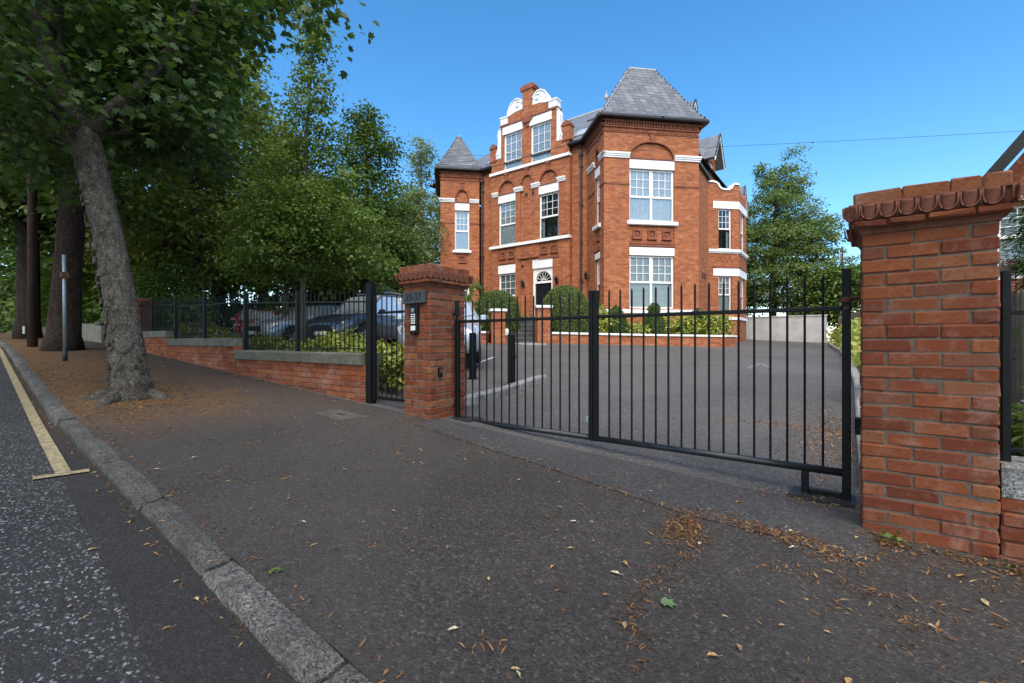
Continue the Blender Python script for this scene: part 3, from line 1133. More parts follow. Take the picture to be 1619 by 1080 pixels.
lw1 = low_wall('low red brick wall with grey coping nearest the side gate post', -8.82, -5.02, 3.55, .995, .30)
lw2 = low_wall('middle step of the low brick wall with grey coping', -12.34, -8.86, 3.55, 1.215, .52)
lw3 = low_wall('highest step of the low brick wall, ending at the far brick pillar', -14.85, -12.38, 3.55, 1.40, .72)
lw4 = low_wall('low brick wall with pale granite coping right of the near pillar', .60, 4.2, 3.35, .525, -.12, .165, (.9, 1.1), 'brick', 'granite_pale', .0)

# neighbour's concrete pier and low wall further up the street
np_ = thing('concrete_pier', 'squat grey concrete pier with flat cap beside the driveway further up the street', 'pier', (-18.2, 3.7, 1.1))
mb = MB(); mb.cbox(-18.45, -17.95, 3.5, 4.0, .9, 1.66, .02); mb.build('shaft', 'coping', np_)
mb = MB(); mb.cbox(-18.5, -17.9, 3.45, 4.05, 1.66, 1.74, .02); mb.build('cap', 'coping', np_)
nw = thing('roadside_wall', 'long low grey wall running up the street beyond the concrete pier', 'wall', (-24, 3.7, 1.2))
for k in range(6):
    mb = MB(); mb.cbox(-18.5 - 2.2 * (k + 1) + .02, -18.5 - 2.2 * k, 3.6, 3.85, 1.0, 1.72 + .05 * k, .02); mb.build('wall_panel', 'coping', nw)


# ------------------------------------------------------------------ railings
def bar_mesh(h, r=.008, name='bar', tip=True):
    k = ('bar', round(h, 3), r, name)
    if k not in BR:
        mb = MB()
        pts = [(0, 0, 0), (0, 0, h - (.02 if tip else 0))]
        rr = [r, r]
        if tip:
            pts.append((0, 0, h)); rr.append(r * .45)
        mb.tube(pts, rr, 6)
        BR[k] = mb.mesh(name, 'black', smooth=False)
    return BR[k]


def railing(label, xa, xb, y, zb0, zt0, slope, posts, step=.11, pw=.03, group='railings on the stepped garden wall'):
    root = thing('railing_fence', label, 'fence', (xb, y, zb0), group)
    L = root.location
    zt = lambda x: zt0 + slope * (xb - x)
    for px, ph in posts:
        mb = MB(); mb.cbox(px - pw, px + pw, y - pw, y + pw, zb0 - .06, zt(px) + ph, .004); mb.build('post', 'black', root)
    for nm, dz, hh in (('top_rail', -.155, .018), ('bottom_rail', None, .014)):
        mb = MB()
        z0a = zt(xa) + dz if dz else zb0 + .06
        z0b = zt(xb) + dz if dz else zb0 + .06
        mb.hexa([(xa, y - .013, z0a - hh), (xb, y - .013, z0b - hh), (xb, y + .013, z0b - hh), (xa, y + .013, z0a - hh),
                 (xa, y - .013, z0a + hh * .2), (xb, y - .013, z0b + hh * .2), (xb, y + .013, z0b + hh * .2), (xa, y + .013, z0a + hh * .2)])
        mb.build(nm, 'black', root)
    n = int((xb - xa) / step)
    for i in range(1, n + 1):
        x = xb - i * step
        if x < xa + (.03 if pw > .02 else .55) or any(abs(x - q[0]) < .045 for q in posts):
            continue
        h = round((zt(x) - zb0 - .02) / .03) * .03
        o = link('bar', bar_mesh(h, .0085), root)
        o.location = (x - L.x, 0, zb0 + .02 - L.z)
    return root


railing('black railings above the near low wall, between side gate post and first wall step', -8.80, -5.02, 3.68, .995, 1.835, .045, [(-6.94, .02), (-8.76, .05)])
railing('black railings above the middle step of the low wall', -12.3, -8.86, 3.68, 1.215, 2.03, .02, [(-10.6, .02), (-12.27, .04)])
railing('black railings above the highest step of the low wall', -14.85, -12.36, 3.68, 1.40, 2.16, .02, [(-13.9, .02)])
rr = railing('short run of black railings on granite coping right of the near pillar', .64, 4.2, 3.44, .535, 1.46, 0, [(.635, .06), (2.2, .06)], .13, pw=.018)
del rr['group']
mb = MB()
for k in range(4):
    mb.lathe([(.004, 0), (.012, .004), (.016, .014), (.012, .024), (.004, .028)], (.85 + k * .55, 3.425, 1.275), 8)
mb.build('rail_bosses', 'black', rr, smooth=True, kind='stuff')

gp = thing('gate_post', 'tall square black steel post hanging the narrow side gate', 'post', (-4.97, 3.60, .34))
mb = MB(); mb.cbox(-5.02, -4.92, 3.55, 3.65, .22, 1.905, .006); mb.build('shaft', 'black', gp)
mb = MB(); mb.cbox(-4.918, -4.87, 3.58, 3.62, .40, 1.72, .004); mb.build('hanging_stile', 'black', gp)

# pedestrian gate
sg = thing('side_gate', 'narrow black railed pedestrian gate between the post and the keypad pillar', 'gate', (-4.5, 3.64, .38))
for nm, z, h in (('top_rail', 1.515, .03), ('bottom_rail', .43, .035)):
    mb = MB(); mb.cbox(-4.868, -4.17, 3.625, 3.655, z - h / 2, z + h / 2, .004); mb.build(nm, 'black', sg)
for i in range(7):
    x = -4.80 + i * .098
    o = link('bar', bar_mesh(1.30, .0085), sg)
    o.location = (x + 4.5, 0, .435 - .38)

# ------------------------------------------------------------------ driveway gates
GY, GZT, GZB, GTOP = 3.81, 1.378, .262, 1.615
LEFT0, MID, RIGHT1 = -3.665, -1.916, -.012


def gate_leaf(name, label, x0, x1, hinge):
    root = thing(name, label, 'gate', (hinge, GY, GZB), 'pair of driveway gate leaves')
    L = root.location
    lx0, lx1 = (x0 + .05, x1 - .045) if hinge == LEFT0 else (x0 + .045, x1 - .05)
    mb = MB(); mb.cbox(lx0, lx1, GY - .016, GY + .016, GZT - .017, GZT + .013, .004); mb.build('top_rail', 'black', root)
    mb = MB(); mb.tube([(lx0, GY, GZB), (lx1, GY, GZB)], .027, 12); mb.build('bottom_rail', 'rail', root, smooth=True)
    n = int(round((lx1 - lx0) / .105))
    for i in range(1, n):
        x = lx0 + (lx1 - lx0) * i / n
        o = link('bar', bar_mesh(GTOP - GZB, .0085), root)
        o.location = (x - L.x, 0, 0)
        mb = None
    # collars where the bars pass the top rail
    mb = MB()
    for i in range(1, n):
        x = lx0 + (lx1 - lx0) * i / n
        mb.tube([(x, GY, GZT + .012), (x, GY, GZT + .020)], [.014, .011], 8)
    mb.build('weld_collars', 'black', root, kind='stuff')
    return root


gl = gate_leaf('driveway_gate', 'left leaf of the closed black railed driveway gate, hung on the keypad pillar', LEFT0, MID - .003, LEFT0)
gr = gate_leaf('driveway_gate', 'right leaf of the closed black railed driveway gate, with braced foot near the big pillar', MID + .003, RIGHT1, RIGHT1)
mb = MB(); mb.cbox(LEFT0, LEFT0 + .05, GY - .025, GY + .025, .20, 1.40, .004); mb.build('hinge_stile', 'black', gl)
mb = MB(); mb.cbox(MID - .043, MID - .003, GY - .025, GY + .025, .235, 1.62, .004); mb.build('closing_stile', 'black', gl)
mb = MB(); mb.tube([(LEFT0 + .02, GY, 1.40), (LEFT0 + .02, GY, 1.47), (LEFT0 + .02, GY, 1.49)], [.014, .014, .022], 10); mb.tube([(LEFT0 + .02, GY, 1.49), (LEFT0 + .02, GY, 1.62)], [.026, .026], 12)
mb.tube([(LEFT0 - .045, GY, 1.465), (LEFT0 + .02, GY, 1.465)], .012, 8); mb.lathe([(.01, -.022), (.03, -.018), (.032, 0), (.03, .018), (.01, .022)], (LEFT0 + .02, GY, 1.465), 12)
mb.build('top_hinge', 'black', gl)
mb = MB(); mb.cbox(LEFT0 + .045, LEFT0 + .20, GY - .05, GY + .05, .185, .245, .005); mb.build('foot_bracket', 'black', gl)
mb = MB(); mb.cbox(MID - .075, MID - .046, GY - .02, GY + .03, .40, .455, .004); mb.tube([(MID - .06, GY, .39), (MID - .052, GY + .005, .30)], .004, 5); mb.build('latch_box', 'steel', gl)
mb = MB(); mb.cbox(MID + .003, MID + .043, GY - .025, GY + .025, .235, 1.62, .004); mb.build('closing_stile', 'black', gr)
mb = MB(); mb.cbox(RIGHT1 - .05, RIGHT1, GY - .025, GY + .025, .075, 1.64, .004); mb.build('hinge_stile', 'black', gr)
mb = MB(); mb.cbox(-.295, -.25, GY - .02, GY + .02, .085, .245, .004); mb.build('brace_leg', 'black', gr)
mb = MB(); mb.cbox(-.25, -.062, GY - .02, GY + .02, .095, .125, .003); mb.build('brace_bar', 'black', gr)
mb = MB(); mb.cbox(-.32, -.012, GY - .045, GY + .045, .045, .085, .004); mb.build('foot_bracket', 'car_dark', gr)
mb = MB(); mb.tube([(RIGHT1 - .025, GY, 1.43), (.05, GY + .01, 1.45)], .013, 8); mb.lathe([(.02, -.02), (.036, -.014), (.037, .014), (.02, .02)], (RIGHT1 - .025, GY, 1.43), 10); mb.lathe([(.018, -.01), (.03, -.008), (.03, .008), (.018, .01)], (RIGHT1 - .025, GY, 1.375), 10); mb.build('top_hinge', 'rust', gr)
for label, x0, x1 in (('black steel gate motor cover set in the tarmac by the near pillar', -.36, .0), ('black steel gate motor cover set in the tarmac at the keypad pillar foot', -3.70, -3.38)):
    g = thing('motor_cover', label, 'cover', ((x0 + x1) / 2, GY, T(x0, GY)))
    mb = MB(); mb.box(x0, x1, GY - .11, GY + .13, T(x0, GY) - .1, T((x0 + x1) / 2, GY) + .008); mb.build('lid', 'car_dark', g)
    mb = MB(); mb.box(x0 - .012, x1 + .012, GY - .122, GY + .142, T(x0, GY) - .1, T((x0 + x1) / 2, GY) + .002); mb.build('rim', 'car_dark', g)

# granite edging inside the gate, bollards
def edging(name, label, pts, w=.14, h=.12, mat='granite_pale', unit=.62):
    root = thing(name, label, 'edging', (pts[0][0], pts[0][1], T(*pts[0])))
    for (a, b), (c, d) in zip(pts, pts[1:]):
        Ls = math.hypot(c - a, d - b)
        n = max(1, int(Ls / unit))
        ux, uy = (c - a) / Ls, (d - b) / Ls
        for i in range(n):
            p0, p1 = Ls * i / n + .004, Ls * (i + 1) / n - .004
            mb = MB()
            sec = [(-w / 2, -.1), (-w / 2 - .004, h - .025), (-w / 2 + .02, h), (w / 2 - .02, h), (w / 2, h - .02), (w / 2, -.1)]
            vs = []
            K = 3
            for k in range(K + 1):
                q = p0 + (p1 - p0) * k / K
                x, y = a + ux * q, b + uy * q
                z = T(x, y)
                for o, zz in sec:
                    vs.append((x - uy * o + rnd.uniform(-.004, .004), y + ux * o + rnd.uniform(-.004, .004), z + zz + (rnd.uniform(-.006, .006) if zz > 0 else 0)))
            ns = len(sec)
            fs = [(k * ns + j, k * ns + (j + 1) % ns, (k + 1) * ns + (j + 1) % ns, (k + 1) * ns + j) for k in range(K) for j in range(ns)]
            fs += [list(range(ns))[::-1], [K * ns + j for j in range(ns)]]
            mb.add(vs, fs)
            mb.build('edging_stone', mat, root)
    return root


edging('granite_edging', 'rough pale granite edging running in from the keypad pillar past the bollards', [(-4.08, 4.05), (-4.12, 4.6), (-4.28, 5.8), (-4.42, 6.8)])
edging('granite_edging', 'granite bed edging behind the narrow side gate', [(-7.2, 4.9), (-5.7, 4.45), (-4.3, 4.15)], .14, .14)
edging('drive_edging', 'pale kerb edging along the hedge on the right of the driveway', [(.10, 4.2), (.07, 9.6), (-.30, 18.6), (-.95, 28), (-1.2, 34.5)], .13, .13, 'concrete', .92)


def bollard(label, x, y, h):
    r = thing('parking_post', label, 'bollard', (x, y, T(x, y)), 'parking posts in front of the bays')
    z = T(x, y)
    mb = MB(); mb.cbox(x - .05, x + .05, y - .05, y + .05, z - .05, z + h, .006); mb.build('shaft', 'black', r)
    mb = MB(); mb.cbox(x + .05, x + .075, y - .03, y + .03, z + h * .52, z + h * .60, .004); mb.build('lock', 'black', r)
    mb = MB(); mb.cbox(x - .09, x + .09, y - .09, y + .09, z - .02, z + .008, .003); mb.build('base_plate', 'black', r)


bollard('square black parking post standing beside the granite edging, in the open', -4.60, 6.12, .86)
bollard('square black parking post in front of the silver car bumper, right of the keypad pillar', -5.56, 6.22, .84)
bollard('square black parking post seen through the side gate', -7.1, 6.0, .90)

# ------------------------------------------------------------------ the brick villa
house = thing('brick_house', 'large red brick villa with slate tower roofs, white sills and a shaped gable', 'house', (-13.17, 19.17, 1.0))
C0 = (-8.33, 17.5)
TF = Face(C0[0], C0[1], R2, R2)                                   # right tower, face to the right
TLO = (C0[0] - 2.36 * R2, C0[1] + 2.36 * R2)
TL = Face(TLO[0], TLO[1], R2, -R2)                                # right tower, face to the left
LF = Face(-18.0, 17.5, R2, R2)                                    # left tower, face to the right
LLO = (-18.0 - 4.25 * R2, 17.5 + 4.25 * R2)
LL = Face(LLO[0], LLO[1], R2, -R2)
FW = Face(-13.17, 19.17, 1, 0)
FB = Face(-13.17, 18.95, 1, 0)
SW = Face(-6.4, 20, 0, 1)
BF = Face(-6.4, 26.5, R2, R2)
BR_ = (-6.4 + 1.85 * R2, 26.5 + 1.85 * R2)
BS = Face(BR_[0], BR_[1], 0, 1)
BB = Face(BR_[0], BR_[1] + 2.2, -R2, R2)
BIN = Face(BR_[0], BR_[1], 0, 1)
ZB, ZE = .55, 10.42
UP = (6.22, 8.95, 9.64)          # first-floor sill, springing and crown of the arched recesses


def P(name, mb, mat, uv=False, kind=None, smooth=False, parent=None):
    return mb.build(name, mat, parent or house, uv=uv, kind=kind, smooth=smooth)


def window(F, s0, s1, z0, z1, cols=1, trans=None, bars=(3, 3), style='curtain', dep=.10, name='window', glass='glass', lowbars=None):
    """timber sash: frame with transom and mullion, panes, thin glazing bars in the upper light, blind or curtain behind"""
    fw = .062
    zt = trans if trans else (z0 + z1) / 2
    mb = MB()
    mb.fbox(F, s0, s0 + fw, z0, z1, -dep - .05, -dep)
    mb.fbox(F, s1 - fw, s1, z0, z1, -dep - .05, -dep)
    mb.fbox(F, s0 + fw, s1 - fw, z1 - fw, z1, -dep - .05, -dep - .002)
    mb.fbox(F, s0 + fw, s1 - fw, z0, z0 + fw * 1.15, -dep - .05, -dep - .002)
    mb.fbox(F, s0 + fw, s1 - fw, zt - .04, zt + .04, -dep - .05, -dep + .012)
    W = (s1 - s0 - fw * 2)
    lights = []
    for c in range(cols):
        a = s0 + fw + W * c / cols + (.05 if c else 0)
        b = s0 + fw + W * (c + 1) / cols - (.05 if c < cols - 1 else 0)
        if c:
            mb.fbox(F, a - .10, a, z0 + fw * 1.15, zt - .04, -dep - .05, -dep - .004)
            mb.fbox(F, a - .10, a, zt + .04, z1 - fw, -dep - .05, -dep - .004)
        # inner sash stile of the upper light
        for q0, q1 in ((a, a + .03), (b - .03, b)):
            mb.fbox(F, q0, q1, zt + .04, z1 - fw, -dep - .045, -dep - .008)
        lights.append((a, b))
    w = P(name, mb, 'frame')
    for a, b in lights:
        for lo, hi in ((z0 + fw * 1.15, zt - .04), (zt + .04, z1 - fw)):
            mb = MB()
            tl = rnd.uniform(-.004, .004)
            mb.quad(F.p(a, -dep - .03 + tl, lo), F.p(b, -dep - .03 - tl, lo), F.p(b, -dep - .03, hi), F.p(a, -dep - .03, hi))
            P('pane', mb, glass, parent=w)
        mb = MB()
        lo, hi = zt + .04, z1 - fw
        for k in range(1, bars[0]):
            q = a + .03 + (b - a - .06) * k / bars[0]
            mb.fbox(F, q - .011, q + .011, lo, hi, -dep - .028, -dep - .014)
        for k in range(1, bars[1]):
            q = lo + (hi - lo) * k / bars[1]
            mb.fbox(F, a + .03, b - .03, q - .011, q + .011, -dep - .027, -dep - .013)
        P('glazing_bar', mb, 'frame', parent=w)
    if style == 'blind':
        mb = MB()
        z = z0 + .06
        while z < z1 - .05:
            mb.hexa([F.p(s0 + .03, -dep - .085, z), F.p(s1 - .03, -dep - .085, z), F.p(s1 - .03, -dep - .115, z + .042), F.p(s0 + .03, -dep - .115, z + .042),
                     F.p(s0 + .03, -dep - .085, z + .006), F.p(s1 - .03, -dep - .085, z + .006), F.p(s1 - .03, -dep - .115, z + .047), F.p(s0 + .03, -dep - .115, z + .047)])
            z += .052
        P('blind', mb, 'blind', parent=w, kind='stuff')
    elif style == 'curtain':
        mb = MB()
        n = 40
        for i in range(n):
            a0, a1 = s0 + (s1 - s0) * i / n, s0 + (s1 - s0) * (i + 1) / n
            o0, o1 = -.075 - dep + .012 * math.sin(i * 1.9), -.075 - dep + .012 * math.sin((i + 1) * 1.9)
            mb.quad(F.p(a0, o0, z0), F.p(a1, o1, z0), F.p(a1, o1, z1), F.p(a0, o0, z1))
        P('net_curtain', mb, 'curtain', parent=w)
    elif style == 'half':
        mb = MB()
        n = 16
        for (u0, u1) in ((s0, s0 + (s1 - s0) * .16), (s1 - (s1 - s0) * .20, s1)):
            for i in range(n):
                a0, a1 = u0 + (u1 - u0) * i / n, u0 + (u1 - u0) * (i + 1) / n
                o0, o1 = -.2 - dep + .02 * math.sin(i * 2.1), -.2 - dep + .02 * math.sin((i + 1) * 2.1)
                mb.quad(F.p(a0, o0, z0), F.p(a1, o1, z0), F.p(a1, o1, z1), F.p(a0, o0, z1))
        P('side_curtain', mb, 'curtain', parent=w)
    mb = MB()
    d2 = -dep - .55
    mb.quad(F.p(s0 - .2, d2, z0 - .2), F.p(s1 + .2, d2, z0 - .2), F.p(s1 + .2, d2, z1 + .2), F.p(s0 - .2, d2, z1 + .2))
    P('dim_room', mb, 'room', parent=w)
    return w


def sill(F, s0, s1, z0, z1, out=.10):
    mb = MB()
    mb.fbox(F, s0, s1, z0, z1, -.11, out)
    mb.fbox(F, s0 - .0, s1 + .0, z0 - .025, z0 - .003, -.02, out - .03)
    P('sill', mb, 'white')


def lintel(F, s0, s1, z0, z1):
    mb = MB(); mb.fbox(F, s0, s1, z0, z1, -.13, .012); P('lintel', mb, 'white')


def impost(F, s0, s1, z0=8.86, z1=9.08, e0=0, e1=0):
    mb = MB()
    h = (z1 - z0) / 3
    for k, o in enumerate((.045, .075, .105)):
        mb.fbox(F, s0 - e0 * o, s1 + e1 * o, z0 + h * k + .001, z0 + h * (k + 1) - .001, -.02, o)
    P('impost_band', mb, 'white')


def keystone(F, s, z0, z1, w=.32):
    mb = MB()
    mb.fprism(F, [(s - w * .22, z0), (s + w * .22, z0), (s + w * .40, z1 - .10), (s - w * .40, z1 - .10)], -.03, .06)
    mb.fbox(F, s - w / 2, s + w / 2, z1 - .10, z1, -.03, .085)
    mb.fbox(F, s - w * .3, s + w * .3, z0 - .05, z0, -.03, .05)
    P('keystone', mb, 'terracotta_house')


def arch_ring(F, s0, s1, zs, zc, t=.16):
    """voussoirs standing slightly proud round the arch"""
    mb = MB()
    n = 19
    c, h = (s0 + s1) / 2, (s1 - s0) / 2
    for i in range(n):
        a0, a1 = math.pi * (i + .06) / n, math.pi * (i + .94) / n
        q = [(c + (h + e) * math.cos(a), zs + (zc - zs + e) * math.sin(a)) for a, e in ((a0, .0), (a0, t), (a1, t), (a1, .0))]
        mb.fprism(F, q, -.02, .012)
    P('arch_voussoirs', mb, 'house_brick', uv=True)
    mb = MB()
    n = 16
    for i in range(n):
        a0, a1 = math.pi * i / n, math.pi * (i + 1) / n
        q = [(c + (h + e) * math.cos(a), zs + (zc - zs + e) * math.sin(a)) for a, e in ((a0, -.045), (a0, .001), (a1, .001), (a1, -.045))]
        mb.fprism(F, q, -.10, .026)
    P('arch_moulding', mb, 'terracotta_house')


def tymp(F, s0, s1, z0, zs, zc, dep=.085):
    mb = MB()
    c, h = (s0 + s1) / 2, (s1 - s0) / 2
    pts = [(s0, z0), (s1, z0)] + [(c + h * math.cos(math.pi * k / 16), zs + (zc - zs) * math.sin(math.pi * k / 16)) for k in range(17)]
    mb.poly([F.p(s, -dep, z) for s, z in pts])
    P('arch_panel', mb, 'house_brick', uv=True)
    mb = MB(); mb.fbox(F, s0, s1, z0, z0 + .07, -.10, .02)
    k = 0
    while s0 + k * .07 + .035 < s1:
        mb.fbox(F, s0 + k * .07, s0 + k * .07 + .035, z0 + .003, z0 + .05, .021, .045); k += 1
    P('dentil_ledge', mb, 'terracotta_house')


def squares(F, s0, s1, z0, z1, n):
    """sunk apron panel with n square framed blocks"""
    mb = MB()
    mb.quad(F.p(s0, -.055, z0), F.p(s1, -.055, z0), F.p(s1, -.055, z1), F.p(s0, -.055, z1))
    P('apron_panel', mb, 'house_brick', uv=True)
    w = min(.36, (s1 - s0) / (n + .6) * .8)
    for i in range(n):
        c = s0 + (s1 - s0) * (i + .5) / n
        zc = (z0 + z1) / 2
        mb = MB()
        for a, b, cc, d in ((-w / 2, w / 2, w / 2 - .06, w / 2), (-w / 2, w / 2, -w / 2, -w / 2 + .06), (-w / 2, -w / 2 + .06, -w / 2 + .061, w / 2 - .061), (w / 2 - .06, w / 2, -w / 2 + .061, w / 2 - .061)):
            mb.fbox(F, c + a, c + b, zc + cc, zc + d, -.056, .02)
        mb.fbox(F, c - w * .18, c + w * .18, zc - w * .18, zc + w * .18, -.056, -.02)
        mb.fbox(F, c - w * .62, c + w * .62, zc - w / 2 - .05, zc - w / 2 - .004, -.056, .04)
        P('square_block', mb, 'terracotta_house')


def frieze(F, s0, s1, e0=0, e1=0):
    """moulded and dentilled courses under the eave"""
    mb = MB()
    for z0, z1, o in ((9.93, 9.97, .03), (10.13, 10.19, .06), (10.34, 10.42, .12)):
        mb.fbox(F, s0 - e0 * o, s1 + e1 * o, z0, z1, -.02, o)
    k = 0
    while s0 + k * .12 + .06 < s1:
        a = s0 + k * .12
        mb.fbox(F, a, a + .06, 9.975, 10.07, -.02, .045)
        mb.fbox(F, a + .02, a + .085, 10.20, 10.335, -.02, .085)
        k += 1
    P('eaves_dentil_course', mb, 'terracotta_house')


def gutter(pts, name='gutter'):
    mb = MB()
    for (a, b) in zip(pts, pts[1:]):
        d = (Vector(b) - Vector(a)); d.z = 0; L = d.length; d.normalize()
        n = Vector((d.y, -d.x, 0))
        A, B = Vector(a), Vector(b)
        sec = [(-.10, 0), (.05, 0), (.07, .05), (.07, .13), (-.10, .13)]
        vs = [tuple(A + n * o + Vector((0, 0, z))) for o, z in sec] + [tuple(B + n * o + Vector((0, 0, z))) for o, z in sec]
        ns = len(sec)
        mb.add(vs, [list(range(ns))[::-1], [ns + i for i in range(ns)]] + [(i, (i + 1) % ns, ns + (i + 1) % ns, ns + i) for i in range(ns)])
    P(name, mb, 'gutter_black')


# ---- walls
mb = MB()
opsTF = [(1.12, 3.13, 6.22, 8.95, 9.64), (1.12, 3.13, 2.55, 5.15)]
wall(mb, TF, 0, 4.25, ZB, ZE + .1, opsTF + [(1.12, 3.13, 5.36, 6.04)])
opsTL = [(1.21, 1.86, 6.22, 8.95, 9.50), (1.21, 1.86, 2.55, 5.0), (1.25, 1.82, 5.40, 6.0)]
wall(mb, TL, 0, 2.36, ZB, ZE + .1, opsTL)
TBACK = Face(TF.p(4.25, 0, 0)[0], TF.p(4.25, 0, 0)[1], -R2, R2)
wall(mb, TBACK, 0, 3.2, ZB, ZE + .1)
P('tower_wall', mb, 'house_brick', uv=True)
mb = MB()
opsLF = [(.78, 1.57, 6.16, 8.95, 9.50), (.78, 1.57, 2.55, 4.8), (.82, 1.53, 5.40, 5.95)]
wall(mb, LF, 0, 2.12, ZB, ZE + .1, opsLF)
wall(mb, LL, 0, 4.25, ZB, ZE + .1)
P('tower_wall', mb, 'house_brick', uv=True)
mb = MB()
wall(mb, FW, -3.36, -2.42, ZB, ZE + .3)
wall(mb, FW, 2.36, 3.2, ZB, ZE + .3)
P('front_wall', mb, 'house_brick', uv=True)
mb = MB()
OPL, OPR = (-1.95, -.82), (.63, 1.77)
DOOR = (.25, 1.43)
opsFB = [(*OPL, 6.22, 8.95, 9.62), (*OPR, 6.22, 8.95, 9.62), (-.53, .33, 6.22, 8.98, 9.66), (*OPL, 2.6, 5.16), (*DOOR, 1.9, 5.22), (-1.95, -.82, 5.36, 6.05), (.63, 1.77, 5.36, 6.05),
         (-1.60, -.42, 10.2, 12.45), (.12, 1.32, 10.2, 12.45)]
wall(mb, FB, -2.45, 2.38, ZB, 10.0, [o for o in opsFB if o[2] < 10])
for s, sg in ((-2.45, 1), (2.38, -1)):
    q = [FB.p(s, 0, ZB), FB.p(s, -.4, ZB), FB.p(s, -.4, 10.0), FB.p(s, 0, 10.0)]
    mb.poly(q if sg < 0 else q[::-1])
P('centre_bay_wall', mb, 'house_brick', uv=True)
mb = MB()
wall(mb, SW, 0, 14, ZB, ZE + .1)
mb.quad((-20, 34, ZB), (-6.4, 34, ZB), (-6.4, 34, ZE), (-20, 34, ZE))
mb.quad((-20.5, 20, ZB), (-20.5, 34, ZB), (-20.5, 34, ZE), (-20.5, 20, ZE))
P('side_wall', mb, 'house_brick', uv=True)

# ---- right tower, front face
window(TF, 1.12, 3.13, 6.24, 8.44, 2, 7.29, style='curtain', glass='glass_sky')
window(TF, 1.12, 3.13, 2.55, 4.78, 2, 3.67, style='blind')
lintel(TF, 1.12, 3.13, 8.46, 8.83)
lintel(TF, 1.12, 3.13, 4.80, 5.13)
tymp(TF, 1.12, 3.13, 8.84, 8.95, 9.64)
arch_ring(TF, 1.12, 3.13, 8.95, 9.64)
keystone(TF, 2.125, 9.62, 10.04)
impost(TF, 0, 1.12, e0=1)
impost(TF, 3.13, 4.25, e1=1)
sill(TF, 1.0, 3.26, 6.09, 6.235)
squares(TF, 1.12, 3.13, 5.36, 6.04, 3)
mb = MB(); mb.fbox(TF, 1.10, 3.15, 5.17, 5.27, -.02, .03); mb.fbox(TF, 1.10, 3.15, 5.275, 5.33, -.02, .05); P('brick_moulding', mb, 'terracotta_house')
mb = MB(); mb.fbox(TF, -.03, 1.12, 7.75, 7.82, -.02, .03); P('string_course', mb, 'terracotta_house'); mb = MB(); mb.fbox(TF, 3.13, 4.28, 7.75, 7.82, -.02, .03); P('string_course', mb, 'terracotta_house')
mb = MB(); mb.fbox(TF, -.06, 4.31, 2.35, 2.50, -.02, .06); P('plinth_band', mb, 'white')
mb = MB(); mb.fbox(TF, -.05, 4.30, ZB, 2.345, -.02, .05); P('plinth', mb, 'house_brick', uv=True)
frieze(TF, 0, 4.25, 1, 1)
# ---- right tower, left face
window(TL, 1.21, 1.86, 6.2, 8.30, 1, 7.29, style='curtain')
window(TL, 1.21, 1.86, 2.55, 4.72, 1, 3.67, style='blind')
lintel(TL, 1.21, 1.86, 8.32, 8.70)
lintel(TL, 1.21, 1.86, 4.74, 5.0)
tymp(TL, 1.21, 1.86, 8.72, 8.95, 9.50)
arch_ring(TL, 1.21, 1.86, 8.95, 9.50, .13)
keystone(TL, 1.535, 9.50, 9.94, .26)
impost(TL, .3, 1.21)
impost(TL, 1.86, 2.36, e1=1)
sill(TL, 1.1, 1.98, 6.06, 6.2)
squares(TL, 1.25, 1.82, 5.40, 6.0, 1)
mb = MB(); mb.fbox(TL, 1.86, 2.39, 7.75, 7.82, -.02, .03); P('string_course', mb, 'terracotta_house'); mb = MB(); mb.fbox(TL, .2, 1.21, 7.75, 7.82, -.02, .03); P('string_course', mb, 'terracotta_house')
mb = MB(); mb.fbox(TL, 1.15, 1.92, 5.06, 5.16, -.02, .04); P('brick_moulding', mb, 'terracotta_house')
frieze(TL, 0, 2.36, 0, 1)
mb = MB(); mb.fbox(TL, 0, 2.42, 2.35, 2.50, -.02, .06); P('plinth_band', mb, 'white')
mb = MB(); mb.fbox(TL, 0, 2.41, ZB, 2.345, -.02, .05); P('plinth', mb, 'house_brick', uv=True)
# ---- left tower
window(LF, .78, 1.57, 6.16, 8.32, 1, 7.22, style='curtain', glass='glass_sky')
window(LF, .78, 1.57, 2.55, 4.55, 1, 3.67, style='blind')
lintel(LF, .78, 1.57, 8.34, 8.72)
lintel(LF, .78, 1.57, 4.57, 4.8)
tymp(LF, .78, 1.57, 8.74, 8.95, 9.50)
arch_ring(LF, .78, 1.57, 8.95, 9.50, .13)
keystone(LF, 1.175, 9.50, 9.92, .28)
impost(LF, 0, .78, 8.76, 8.95, e0=1)
impost(LF, 1.57, 2.1, 8.76, 8.95)
sill(LF, .66, 1.68, 6.02, 6.15)
squares(LF, .82, 1.53, 5.40, 5.95, 1)
mb = MB(); mb.fbox(LF, -.03, .78, 7.62, 7.68, -.02, .03); P('string_course', mb, 'terracotta_house'); mb = MB(); mb.fbox(LF, 1.57, 2.1, 7.62, 7.68, -.02, .03); P('string_course', mb, 'terracotta_house')
frieze(LF, 0, 2.3, 1, 0)
frieze(LL, 0, 4.25, 0, 1)
mb = MB(); mb.fbox(LF, -.06, 2.36, 2.35, 2.50, -.02, .06); P('plinth_band', mb, 'white')
